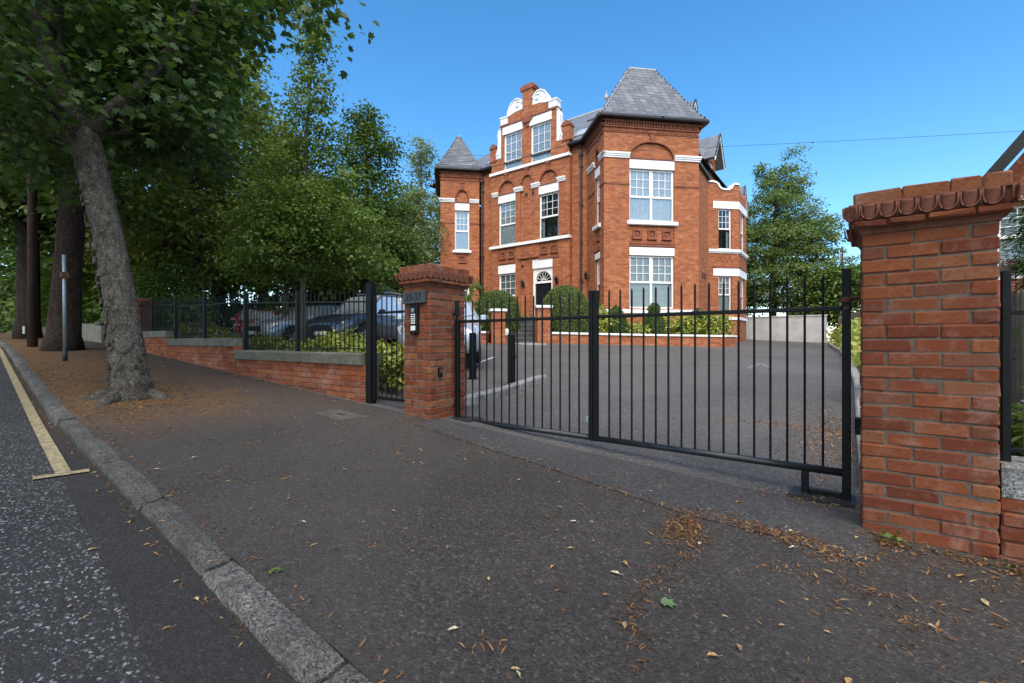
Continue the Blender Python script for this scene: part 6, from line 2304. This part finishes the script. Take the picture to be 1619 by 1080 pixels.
P_, N_, D_, S_, tint, cc = cloud([(-44, 4, 6, 6, 6, 5.5), (-40, 10, 6, 6, 5, 5.5), (-36, -2, 5, 5, 3.5, 4.5), (-38, 20, 6, 6, 6, 6), (-30, 16, 4, 5, 4, 3), (-26, 12, 3, 4, 2.5, 2), (-50, -8, 6, 8, 6, 6), (-27, 20, 4, 5, 4, 3), (-22, 11.5, 2.4, 2.5, 1.2, 1.3), (-29, 33, 5, 6, 6, 5), (-62, 6, 6, 9, 10, 7), (-42, 3.5, 3.2, 5, 2.5, 2.5), (-34, 4.2, 3.0, 3, 1.6, 2.0), (-48, 6, 10, 6, 6, 5), (-55, -2, 4, 6, 5, 4), (-26, 12.5, 2.2, 8, .9, 1.0), (-30, 5, 3, 3, 2, 2)], 40000, .36, 1.0, .8, .7)
wd = link('woodland', leaf_mesh('woodland', P_, N_, D_, S_, 'leaf_dark', 'kite', tint))
wd['kind'] = 'stuff'
P_, N_, D_, S_, tint, cc = cloud([(6, 46, 4, 8, 4, 3.5), (-9, 47, 4.4, 8, 4, 3.8), (18, 40, 4, 8, 6, 4)], 9000, .34, .9, .8, .7)
wd = link('woodland', leaf_mesh('woodland', P_, N_, D_, S_, 'leaf_dark', 'kite', tint))
wd['kind'] = 'stuff'

# right-hand side bed: hedge along the drive, board fence, plants by the near pillar
hb = []
for k in range(10):
    t = k / 9
    hb.append((.62 - 1.0 * t, 12.5 + 20 * t, T(0, 12.5 + 20 * t) + .5, .55, 1.5, .55))
shrub('long clipped golden hedge along the right edge of the driveway', hb, 9000, .12, 'leaf_gold', cat='hedge', name='variegated_hedge', crad=.25, base=(.2, 20, .75), stems=20)
shrub('small golden shrub at the drive edge just behind the near pillar', [(.55, 8.2, .95, .35, .8, .5)], 2600, .08, 'leaf_gold', base=(.55, 8.2, .4))


def board_fence(label, x0, y0, x1, y1, zlow, h, bw_=.12):
    root = thing('board_fence', label, 'fence', (x0, y0, zlow))
    Ls = math.hypot(x1 - x0, y1 - y0)
    ux, uy = (x1 - x0) / Ls, (y1 - y0) / Ls
    n = int(Ls / bw_)
    for i in range(n):
        s = (i + .5) * bw_
        key = ('board', rnd.randrange(4), h)
        if key not in BR:
            mb = MB(); mb.cbox(-.055, .055, -.009, .009, 0, h + rnd.uniform(-.02, .02), .003); BR[key] = mb.mesh('board', 'wood_fence')
        o = link('board', BR[key], root)
        o.location = (ux * s + (-uy) * (.012 if i % 2 else 0), uy * s + ux * (.012 if i % 2 else 0), rnd.uniform(-.01, .01))
        o.rotation_euler = (0, 0, math.atan2(uy, ux) + rnd.uniform(-.02, .02))
    for z in (.4, h - .35):
        mb = MB()
        mb.tube([(x0 + uy * .04, y0 - ux * .04, zlow + z), (x1 + uy * .04, y1 - ux * .04, zlow + z)], .035, 4)
        mb.build('fence_rail', 'wood_fence', root)
    return root


board_fence('tall weathered board fence right of the near pillar, behind the plants', 1.75, 4.4, 1.9, 16.5, .12, 1.72)
board_fence('weathered board fence behind the golden hedge at the far end of the drive', 1.1, 22.0, -.75, 34.9, .9, 1.75, .15)
for (x, y, hgt, n, lm, lb) in ((1.10, 4.15, .95, 26, 'leaf_young', 'leafy bright green plant with long drooping leaves behind the right railings'), (1.45, 4.7, 1.25, 22, 'leaf_birch', 'upright variegated plant against the board fence'),
                               (.95, 5.2, .8, 24, 'leaf_young', 'low leafy plant behind the near pillar edge'), (1.6, 3.95, .8, 24, 'leaf_olive', 'low leafy plant at the right edge of the bed')):
    root = thing('leafy_plant', lb, 'plant', (x, y, .1))
    mb = MB(); Ps, Ds = [], []
    for k in range(n):
        an = rnd.uniform(0, 6.28); le = rnd.uniform(.05, .32)
        tip = Vector((x + le * math.cos(an), y + le * math.sin(an), .1 + hgt * rnd.uniform(.45, 1)))
        path = limb_path((x + rnd.uniform(-.06, .06), y + rnd.uniform(-.06, .06), .05), tip, .12, 4)
        mb.tube(path, [.007, .006, .005, .004, .002], 4)
        for q in range(12):
            Ps.append(path[2 + q % 3].lerp(path[min(4, 3 + q % 3)], rnd.random())); a2 = rnd.uniform(0, 6.28)
            Ds.append((math.cos(a2), math.sin(a2), rnd.uniform(-.3, .5)))
    mb.build('stems', 'leaf_dark', root, kind='stuff')
    Ps = np.array([tuple(p) for p in Ps]); Ds = np.array(Ds)
    Nn = np.array([0, 0, 1.0]) + rng.normal(size=Ps.shape) * .4
    link('foliage', leaf_mesh('foliage', Ps, Nn, Ds, rng.uniform(.10, .22, len(Ps)), lm, 'blade', None, (x, y, .1)), root)
mb = MB(); mb.quad((.15, 3.7, T(.15, 3.7) + .05), (5, 3.7, .14), (5, 22, 1.0), (.15, 22, .86)); mb.build('right_bed_soil', 'soil', kind='structure')
mp_ = thing('marker_post', 'short grey marker post among the plants right of the near pillar', 'post', (.80, 3.80, .1))
mb = MB(); mb.cbox(.775, .825, 3.775, 3.825, .1, .80, .006); mb.build('shaft', 'steel', mp_)
mb = MB(); mb.cbox(.765, .835, 3.765, 3.835, .80, .815, .004); mb.build('cap', 'steel', mp_)
shrub('dark green conifer at the right edge of the view, above the board fence', [(2.18, 9.3, 1.5, .34, .34, 1.2), (2.14, 9.3, 2.5, .34, .34, .7), (2.16, 9.3, 3.0, .22, .2, .35)], 8000, .10, 'leaf_conifer', cat='tree', name='conifer', shape='blade', base=(2.18, 9.3, .3))

# ------------------------------------------------------------------ neighbour's house on the right
nh = thing('neighbour_house', 'brick house with overhanging dark eaves at the right edge, behind the near pillar', 'house', (5.6, 19, .7))
NF = Face(3.55, 14.0, 0, 1)
NFW = Face(2.7, 17.6, 1, 0)
mb = MB(); wall(mb, NFW, 0, 7.2, .3, 4.9, [(.38, 1.5, 3.0, 4.75)]); mb.quad((2.7, 26, .3), (2.7, 17.6, .3), (2.7, 17.6, 4.9), (2.7, 26, 4.9)); mb.poly([NFW.p(0, 0, 4.9), NFW.p(7.2, 0, 4.9), NFW.p(3.6, 0, 9.9)]); nh_w = mb.build('wall', 'old_brick', nh, uv=True)
window(NFW, .38, 1.5, 3.0, 4.75, 1, 3.95, style='blind')
for o in [q for q in house.children if q.name.startswith('window')][-1:]:
    o.parent = nh
    o.location = Vector(house.location) - Vector(nh.location)
mb = MB()
for sg in (-1, 1):
    q = [(6.3 + sg * 4.05, 16.95, 4.55), (6.3, 16.95, 10.2), (6.3, 26.5, 10.2), (6.3 + sg * 4.05, 26.5, 4.55)]
    q = q if sg < 0 else q[::-1]
    up_ = [(a, b, c + .12) for a, b, c in q]
    mb.poly(up_[::-1]); mb.poly(q)
    for i in range(4):
        j = (i + 1) % 4
        mb.quad(q[i], q[j], up_[j], up_[i])
mb.build('roof', plain('dark_roof_tile', (.022, .022, .026), .75, var=.3), nh, uv=True)
mb = MB()
for sg in (-1, 1):
    mb.hexa([(6.3 + sg * 4.10, 16.86, 4.32), (6.3 + sg * 4.10, 16.93, 4.32), (6.3, 16.93, 9.98), (6.3, 16.86, 9.98), (6.3 + sg * 4.10, 16.86, 4.76), (6.3 + sg * 4.10, 16.93, 4.76), (6.3, 16.93, 10.46), (6.3, 16.86, 10.46)])
mb.build('barge_board', 'black', nh)
mb = MB(); mb.fbox(NFW, .1, 7.1, 4.86, 5.0, -.02, .06); mb.build('white_band', 'white', nh)
mb = MB(); mb.quad((2.8, 17.55, 2.85), (5.0, 17.55, 2.85), (5.0, 16.5, 2.05), (2.8, 16.5, 2.05)); mb.quad((2.8, 17.55, 2.83), (2.8, 16.5, 2.03), (5.0, 16.5, 2.03), (5.0, 17.55, 2.83)); mb.build('awning', 'awning', nh)
mb = MB(); mb.fbox(NFW, .1, 1.7, 2.80, 2.95, -.1, .12); mb.build('sill', 'white', nh)
wb = thing('flower_box', 'window box of dark red flowers on the neighbour sill', 'planter', (3.7, 17.4, 2.95))
mb = MB(); mb.box(3.0, 4.3, 17.36, 17.56, 2.96, 3.10); mb.build('trough', 'car_dark', wb)
Pf = np.stack([rng.uniform(3.0, 4.3, 300), rng.uniform(17.3, 17.56, 300), rng.uniform(3.08, 3.32, 300)], 1)
fl_ = link('flowers', leaf_mesh('flowers', Pf, rng.normal(size=(300, 3)) + np.array([0, -1, .6]), rng.normal(size=(300, 3)), rng.uniform(.05, .1, 300), 'flower', 'kite', None, (3.7, 17.4, 2.95)), wb)

fl_['kind'] = 'stuff'
# ------------------------------------------------------------------ poles, wire
po = thing('sign_pole', 'bare galvanised sign pole with rusty clip on the pavement left of the street tree', 'pole', (-12.75, 1.94, T(-12.75, 1.94)))
z0 = T(-12.75, 1.94)
mb = MB(); mb.tube([(-12.75, 1.94, z0 + .26), (-12.80, 1.93, z0 + 2.15)], .030, 12); mb.build('shaft', 'steel', po, smooth=True)
mb = MB(); mb.tube([(-12.745, 1.94, z0 - .05), (-12.75, 1.94, z0 + .26)], .040, 12); mb.build('base_sleeve', 'car_dark', po, smooth=True)
mb = MB(); mb.cbox(-12.86, -12.72, 1.88, 2.0, z0 + 1.68, z0 + 1.80, .005); mb.build('clip', 'rust', po)
up = thing('utility_pole', 'dark brown wooden utility pole between the second and third street trees', 'pole', (-17.2, 2.0, T(-17.2, 2)))
mb = MB(); mb.tube([(-17.2, 2.0, .7), (-17.2, 2.0, 5), (-17.15, 2.0, 9.5)], [.105, .095, .08], 12); mb.build('shaft', 'wood_pole', up, smooth=True)
mb = MB(); mb.box(-17.25, -17.15, 1.83, 1.86, 1.35, 1.55); mb.build('number_tag', 'white', up)
wz = thing('telephone_pole', 'wooden telephone pole hidden in the trees at the back of the parking area', 'pole', (-16.3, 11.6, 1))
mb = MB(); mb.tube([(-16.3, 11.6, .8), (-16.3, 11.6, 8.9)], [.11, .08], 8); mb.build('shaft', 'wood_pole', wz)
A_, B_ = Vector((-16.3, 11.6, 8.85)), Vector((3.6, 16.9, 6.42))
mb = MB(); mb.tube([A_.lerp(B_, t) - Vector((0, 0,   .12 * 4 * t * (1 - t))) for t in [i / 24 for i in range(25)]], .0045, 4)
tag(mb.build('overhead_wire', 'black'), 'thin overhead telephone wire crossing in front of the villa', 'wire')


# ------------------------------------------------------------------ parked cars
def car(label, x, y, heading, paint, L=4.2, W=1.76, H=1.48, hood=.92, wind=(1.05, 1.75), rear=(3.35, 4.0), suv=False):
    """car built nose first along local -Y; heading = world angle of the nose direction"""
    z = T(x, y)
    root = thing('parked_car', label, 'car', (x, y, z), 'cars parked in front of the villa', heading + math.pi / 2)
    h2 = W / 2
    ax = (.82, L - .82)
    R = .33 if not suv else .37

    def zb(q):
        zz = .24 if not suv else .30
        for a in ax:
            if abs(q - a) < R + .05:
                zz = max(zz, R + math.sqrt(max(0, (R + .05) ** 2 - (q - a) ** 2)) - .02)
        return zz

    def belt(q):      # hood / waist / tail height
        if q < wind[0]:
            return hood - .20 * ((wind[0] - q) / wind[0]) ** 2.2
        if q > rear[1]:
            return hood + .02 - .10 * (q - rear[1]) / max(.05, L - rear[1])
        return hood + .02 + .05 * (q - wind[0]) / (rear[1] - wind[0])

    def half(q):
        e = min(q, L - q)
        return h2 * (1 - .20 * math.exp(-e / .22))
    qs = sorted(set([0, .04, .12, .25] + [round(.35 + .08 * k, 3) for k in range(int((L - .6) / .08))] + [L - .25, L - .12, L - .04, L]))
    mb = MB()
    ringn = 12
    vs, fs = [], []
    for q in qs:
        w_, b0, b1 = half(q), zb(q), belt(q)
        if q in (0, L):
            b0, b1 = .38, .66
        m_ = b0 + (b1 - b0) * .55
        rg = [(-w_ * .93, b0), (-w_ * .99, b0 + (b1 - b0) * .18), (-w_, m_), (-w_ * .985, b1 - .10), (-w_ * .93, b1 - .02), (-w_ * .6, b1 + .035), (w_ * .6, b1 + .035), (w_ * .93, b1 - .02), (w_ * .985, b1 - .10), (w_, m_), (w_ * .99, b0 + (b1 - b0) * .18), (w_ * .93, b0)]
        vs += [(a, q, c) for a, c in rg]
    for i in range(len(qs) - 1):
        for k in range(ringn):
            fs.append((i * ringn + k, (i + 1) * ringn + k, (i + 1) * ringn + (k + 1) % ringn, i * ringn + (k + 1) % ringn))
    fs += [list(range(ringn)), [(len(qs) - 1) * ringn + k for k in range(ringn)][::-1]]
    mb.add(vs, fs)
    off = Vector((0, -L / 2, 0))
    def fin(name, mb, mat, parent=root, smooth=False):
        mb.v = [(p[0], p[1] - L / 2, p[2]) for p in mb.v]
        return mb.build(name, mat, parent, smooth=smooth, local=True)
    body = fin('body', mb, paint, smooth=True)
    # greenhouse
    st = [(wind[0], belt(wind[0]) + .02, 0), (wind[1], H - .06, 1), (wind[1] + .5, H, 1), ((wind[1] + rear[0]) / 2 + .3, H, 1), (rear[0], H - .05, 1), (rear[1], belt(rear[1]) + .02, 0)]
    def gh(name, mat, grow, zlo, zhi):
        mb = MB()
        vs, fs = [], []
        for q, zt, k in st:
            bz = belt(q) - .03
            zt2 = zt + zhi
            wb_, wt_ = h2 * .93 + grow, h2 * .72 + grow
            f = max(0.0, min(1.0, (zt - bz) / (H - bz)))
            wtop = wb_ + (wt_ - wb_) * f
            vs += [(-wb_, q, bz), (-wtop, q, zt2 - .05 * k), (-wtop * .86, q, zt2), (wtop * .86, q, zt2), (wtop, q, zt2 - .05 * k), (wb_, q, bz)]
        for i in range(len(st) - 1):
            for k in range(5):
                fs.append((i * 6 + k, (i + 1) * 6 + k, (i + 1) * 6 + k + 1, i * 6 + k + 1))
        mb.add(vs, fs)
        return fin(name, mb, mat, smooth=False)
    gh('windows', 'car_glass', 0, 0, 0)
    # roof panel and pillars in body colour
    mb = MB()
    roofst = st[1:5]
    vs, fs = [], []
    for q, zt, k in roofst:
        wt_ = h2 * .72 + .012
        vs += [(-wt_ - .004, q, zt - .075), (-wt_, q, zt - .035), (-wt_ * .86, q, zt + .014), (0, q, zt + .028), (wt_ * .86, q, zt + .014), (wt_, q, zt - .035), (wt_ + .004, q, zt - .075)]
    for i in range(3):
        for k in range(6):
            fs.append((i * 7 + k, (i + 1) * 7 + k, (i + 1) * 7 + k + 1, i * 7 + k + 1))
    mb.add(vs, fs)
    fin('roof', mb, paint, smooth=True)
    mb = MB()
    for sx in (-1, 1):
        top = sx * (h2 * .72 + .004)
        bot = sx * (h2 * .93 + .004)
        mb.tube([(bot, wind[0] - .02, belt(wind[0])), (top * 1.10, (wind[0] + wind[1]) / 2, (belt(wind[0]) + H) / 2 - .0), (top, wind[1], H - .085)], [.035, .03, .035], 6)
        mb.tube([(bot, rear[1], belt(rear[1])), (top, rear[0], H - .085)], [.08, .05], 6)
        for q in ((wind[1] + rear[0]) / 2 - .05,):
            mb.tube([(bot, q, belt(q) - .02), (top, q, H - .08)], [.035, .03], 6)
    fin('roof_pillars', mb, paint)
    for a in ax:
        for sx in (-1, 1):
            wr = thing_part('wheel', root)
            mb = MB()
            prof = [(R * .62, -.10), (R * .97, -.10), (R, -.06), (R, .06), (R * .97, .10), (R * .62, .10)]
            n = 22
            vs, fs = [], []
            for r_, x_ in prof:
                vs += [(sx * (h2 - .12) + x_, a + r_ * math.cos(2 * math.pi * k / n), R + r_ * math.sin(2 * math.pi * k / n)) for k in range(n)]
            for i in range(len(prof) - 1):
                for k in range(n):
                    fs.append((i * n + k, i * n + (k + 1) % n, (i + 1) * n + (k + 1) % n, (i + 1) * n + k))
            mb.add(vs, fs)
            fin('tyre', mb, 'rubber', wr, True)
            mb = MB()
            xo = sx * (h2 - .12 + .085)
            mb.tube([(xo - sx * .03, a, R), (xo, a, R)], [R * .16, R * .12], 10)
            for k in range(10):
                an = 2 * math.pi * k / 10
                mb.tube([(xo - sx * .01, a + R * .12 * math.cos(an), R + R * .12 * math.sin(an)), (xo - sx * .02, a + R * .62 * math.cos(an), R + R * .62 * math.sin(an))], [.022, .028], 5)
            mb.tube([(xo - sx * .03, a + R * .63 * math.cos(2 * math.pi * k / 20), R + R * .63 * math.sin(2 * math.pi * k / 20)) for k in range(21)], .02, 5, cap=False)
            fin('rim', mb, 'alloy', wr)
            mb = MB(); mb.tube([(xo - sx * .09, a, R), (xo - sx * .085, a, R)], R * .6, 16); fin('brake_disc', mb, 'car_dark', wr)
    for sx in (-1, 1):
        mb = MB()
        vs = [(sx * h2 * .48, .00, .60), (sx * h2 * .86, .10, .62), (sx * h2 * .96, .34, .76), (sx * h2 * .84, .24, .80), (sx * h2 * .52, .07, .73)]
        vs2 = [(p[0] * 1.01, p[1] - .03, p[2]) for p in vs]
        mb.add(vs + vs2, [(0, 1, 2, 3, 4), (9, 8, 7, 6, 5)] + [(i, (i + 1) % 5, 5 + (i + 1) % 5, 5 + i) for i in range(5)])
        fin('headlight', mb, 'lamp_glass')
        mb = MB(); mb.cbox(min(sx * h2 * .62, sx * h2 * .97), max(sx * h2 * .62, sx * h2 * .97), L - .16, L + .004, .70, .92, .02); fin('tail_light', mb, 'red_lamp')
        mb = MB(); mb.cbox(min(sx * (h2 - .02), sx * (h2 + .17)), max(sx * (h2 - .02), sx * (h2 + .17)), wind[0] + .26, wind[0] + .38, hood + .03, hood + .16, .025); fin('door_mirror', mb, paint if not suv else 'car_dark')
        mb = MB()
        for q in (wind[0] + .75, wind[0] + 1.7):
            mb.cbox(min(sx * (h2 * .985), sx * (h2 * 1.012)), max(sx * (h2 * .985), sx * (h2 * 1.012)), q, q + .16, hood - .16, hood - .13, .004)
        fin('door_handle', mb, paint)
    mb = MB(); mb.cbox(-h2 * .44, h2 * .44, -.03, .06, .52, .70, .02); fin('grille', mb, 'car_dark')
    mb = MB(); mb.cbox(-h2 * .6, h2 * .6, -.02, .06, .30, .42, .02); fin('lower_intake', mb, 'car_dark')
    mb = MB(); mb.cbox(-.26, .26, -.055, -.03, .42, .53, .004); fin('number_plate', mb, 'white')
    for k in range(2):
        mb = MB(); mb.tube([(-.15 + .6 * k - .2, wind[0] + .02, belt(wind[0]) + .045), (.32 + .6 * k - .2, wind[0] + .12, belt(wind[0]) + .13)], .008, 4); fin('wiper', mb, 'car_dark')
    for sx in (-.3, .3):
        mb = MB(); mb.cbox(sx - .22, sx + .22, wind[1] + .35, wind[1] + .47, .75, H - .22, .04); mb.cbox(sx - .12, sx + .12, wind[1] + .37, wind[1] + .45, H - .28, H - .10, .03); fin('seat', mb, 'car_dark')
    if suv:
        mb = MB()
        for sx in (-1, 1):
            mb.tube([(sx * h2 * .66, wind[1] + .2, H + .02), (sx * h2 * .66, wind[1] + .25, H + .06), (sx * h2 * .66, rear[0] - .2, H + .05), (sx * h2 * .66, rear[0] - .1, H)], .018, 5)
        fin('roof_rail', mb, 'chrome')
    return root


def thing_part(name, parent):
    o = bpy.data.objects.new(name, None)
    COL.objects.link(o)
    o.parent = parent
    o.empty_display_size = .1
    return o


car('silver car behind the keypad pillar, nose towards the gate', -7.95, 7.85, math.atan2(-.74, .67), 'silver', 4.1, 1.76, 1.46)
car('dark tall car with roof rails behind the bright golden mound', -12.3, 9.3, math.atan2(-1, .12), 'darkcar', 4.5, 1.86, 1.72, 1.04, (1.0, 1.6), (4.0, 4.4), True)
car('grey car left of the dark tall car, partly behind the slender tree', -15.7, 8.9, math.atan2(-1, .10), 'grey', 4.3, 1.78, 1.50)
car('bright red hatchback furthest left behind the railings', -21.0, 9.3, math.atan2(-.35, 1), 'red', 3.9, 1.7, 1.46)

# ------------------------------------------------------------------ litter and fallen leaves


def litter(name, regions, mat, shape, size, lift=.004, vary=1.5):
    Ps = []
    for kind, n, a in regions:
        if kind == 'box':
            x0, x1, y0, y1 = a
            x, y = rng.uniform(x0, x1, n), rng.uniform(y0, y1, n)
        elif kind == 'gauss':
            x, y = rng.normal(a[0], a[2], n), rng.normal(a[1], a[3], n)
        elif kind == 'line':
            pts, sd = a
            pts = np.array(pts, float)
            sl = np.sqrt((np.diff(pts, axis=0) ** 2).sum(1))
            i = rng.choice(len(sl), n, p=sl / sl.sum())
            t = rng.random(n)[:, None]
            q = pts[i] + (pts[i + 1] - pts[i]) * t + rng.normal(size=(n, 2)) * sd
            # clumping along the line
            ph = np.sin(q[:, 0] * 9 + 1.3) + np.sin(q[:, 0] * 23 + q[:, 1] * 17)
            q = q[ph > rng.uniform(-2.2, 1.2, n)]
            x, y = q[:, 0], q[:, 1]
        elif kind == 'clump':
            k = a[4]
            cx, cy = rng.uniform(a[0], a[1], k), rng.uniform(a[2], a[3], k)
            i = rng.integers(0, k, n)
            x, y = cx[i] + rng.normal(size=n) * a[5], cy[i] + rng.normal(size=n) * a[5] * .6
        Ps.append(np.stack([x, y], 1))
    P2 = np.concatenate(Ps)
    P2 = P2[~((P2[:, 0] > .02) & (P2[:, 0] < .61) & (P2[:, 1] > 3.31) & (P2[:, 1] < 3.9))]
    P2 = P2[~((P2[:, 0] > -4.17) & (P2[:, 0] < -3.7) & (P2[:, 1] > 3.44) & (P2[:, 1] < 4.04))]
    z = np.array([T(x, y) for x, y in P2]) + lift + rng.random(len(P2)) * .006
    P_ = np.column_stack([P2, z])
    n = len(P_)
    an = rng.random(n) * 6.283
    D_ = np.column_stack([np.cos(an), np.sin(an), rng.uniform(-.05, .2, n)])
    N_ = np.array([0, 0, 1.0]) + rng.normal(size=(n, 3)) * .35
    o = link(name, leaf_mesh(name, P_, N_, D_, size * (.4 + (vary - .4) * rng.random(n) ** 2.2), mat, shape))
    o['kind'] = 'stuff'
    return o


gut = [(x, Yk(x) - KW - .035) for x in frange(-14, .5, 30)]
kb = [(x, Yk(x) + .025) for x in frange(-14, .5, 30)]
seam1 = [(-3.87, 3.24), (-2.74, 3.08), (-2.0, 3.01), (-1.36, 2.91), (-.81, 2.84), (-.56, 2.93), (-.33, 2.88), (-.07, 2.80), (.13, 3.01)]
seam2 = [(-.81, 2.84), (-.64, 2.55), (-.69, 2.17), (-.72, 1.85), (-.66, 1.65), (-.57, 1.43)]
litter('leaf_litter', [('box', 2600, (-12.5, -5.8, 1.25, 2.5)), ('line', 1500, ([(-14, 3.3), (-9, 3.35), (-5.1, 3.42)], .10)), ('clump', 2400, (-12, -5.0, 1.1, 3.3, 26, .22)), ('gauss', 900, (-6.6, 1.75, .5, .28)),
                       ('line', 900, (seam1, .03)), ('line', 500, (seam2, .035)), ('line', 900, (kb, .02)), ('box', 1100, (-5, 1.2, 1.0, 3.3)), ('clump', 1300, (-.8, 1.3, .9, 2.9, 26, .07)),
                       ('gauss', 600, (-.42, 2.92, .2, .04)), ('gauss', 500, (-.76, 2.6, .06, .12)), ('box', 900, (.0, 2.2, 2.9, 3.3)), ('gauss', 220, (-.78, 2.72, .05, .10)), ('clump', 500, (-4.5, -1, 1.2, 3.2, 30, .05))], 'litter_dark', 'strip', .022, .004, 2.2)
litter('leaf_litter', [('gauss', 3600, (-.16, 5.7, .22, .8)), ('line', 1300, ([(-1.3, 5.8), (-.6, 5.95), (0, 6.0)], .07)), ('line', 500, ([(.03, 4.2), (.03, 9)], .05)), ('gauss', 180, (-.2, 4.3, .15, .2)), ('line', 260, ([(-4.0, 4.4), (-4.2, 6.6)], .10)),
                       ('gauss', 220, (-.16, 2.93, .14, .05)), ('clump', 1100, (-.6, 1.3, .9, 3.0, 26, .07)), ('line', 1300, (gut, .025)), ('gauss', 200, (-.25, 3.62, .14, .08))], 'litter', 'blade', .020, .003, 2.4)
litter('moss_and_soil', [('line', 2600, ([(.05, 3.20), (.5, 3.24), (2, 3.2)], .05)), ('line', 700, ([(-5, 3.46), (-10, 3.46)], .03)), ('line', 300, (kb, .012))], 'litter_dark', 'kite', .02)

GRP = 'dry leaves scattered over the tarmac'
lm_ = []
for k in range(6):
    tv, tf = LEAF['curl']
    mb = MB()
    r = random.Random(k)
    mb.add([(p[0] * r.uniform(.8, 1.3), p[1] - .5, p[2] * r.uniform(.6, 1.7)) for p in tv], tf)
    mb.tube([(0, -.5, .0), (r.uniform(-.1, .1), -.85, .06)], .02, 3)
    mm = plain('fallen_leaf_tone', [(.40, .24, .10), (.48, .36, .18), (.34, .16, .06), (.52, .45, .28), (.42, .30, .14), (.30, .18, .09)][k], .85, var=.35, scale=2)
    me = mb.mesh('fallen_leaf', mm)
    lm_.append(me)
spots = []
R5 = random.Random(5)
while len(spots) < 150:
    c = R5.random()
    if c < .42:
        x, y = R5.uniform(-4.5, .9), R5.uniform(1.0, 3.3)
    elif c < .60:
        x, y = R5.uniform(-.9, 1.1), R5.uniform(.7, 3.0)
    elif c < .72:
        x = R5.uniform(-7, -.8); y = Yk(x) - KW - R5.uniform(.02, .10)
    elif c < .88:
        x, y = R5.uniform(-11, -4.5), R5.uniform(1.2, 3.3)
    elif c < .95:
        x, y = R5.uniform(-3.6, -.1), R5.uniform(4, 9)
    else:
        x, y = R5.uniform(-3.4, -1.4), R5.uniform(.1, .7)
    if .0 < x < .65 and 3.3 < y < 3.95:
        continue
    spots.append((x, y))
for x, y in spots:
    o = link('fallen_leaf', lm_[R5.randrange(6)])
    s = R5.uniform(.022, .046)
    o.location = (x, y, T(x, y) + (.006 if y < Yk(x) else .008))
    o.scale = (s * R5.uniform(.5, .9), s, s * R5.uniform(.6, 1.2))
    o.rotation_euler = (R5.uniform(-.15, .15), R5.uniform(-.15, .15), R5.uniform(0, 6.28))
    tag(o, 'small curled dry leaf lying on the dark tarmac', 'leaf', GRP)
o = link('green_leaf', leaf_mesh('green_leaf', np.array([[0, 0, 0.0]]), np.array([[.05, 0, 1.0]]), np.array([[1.0, .3, .05]]), np.array([.07]), 'green_leaf', 'maple'))
o.location = (-.64, 1.88, T(-.64, 1.88) + .010)
tag(o, 'single pale green lobed leaf lying alone on the pavement', 'leaf')
for i, (x, y, lb) in enumerate(((.16, 3.22, 'small green weed at the foot of the near pillar'), (.72, 3.22, 'small green weed at the foot of the low wall at the right edge'), (-2.05, .97, 'tiny green weed growing between two kerb stones'))):
    n = 14 if i < 2 else 8
    an = rng.random(n) * 6.28
    P_ = np.column_stack([x + rng.normal(size=n) * (.04 if i < 2 else .015), y + rng.normal(size=n) * .02, T(x, y) + rng.uniform(.01, .05 if i < 2 else .015, n)])
    o = link('weed', leaf_mesh('weed', P_, rng.normal(size=(n, 3)) * .4 + np.array([0, 0, 1.0]), np.column_stack([np.cos(an), np.sin(an), np.full(n, .3)]), rng.uniform(.03, .06, n) * (1 if i < 2 else .5), 'leaf_young', 'kite', None, (x, y, T(x, y))))
    o.location = (x, y, T(x, y))
    tag(o, lb, 'weed')
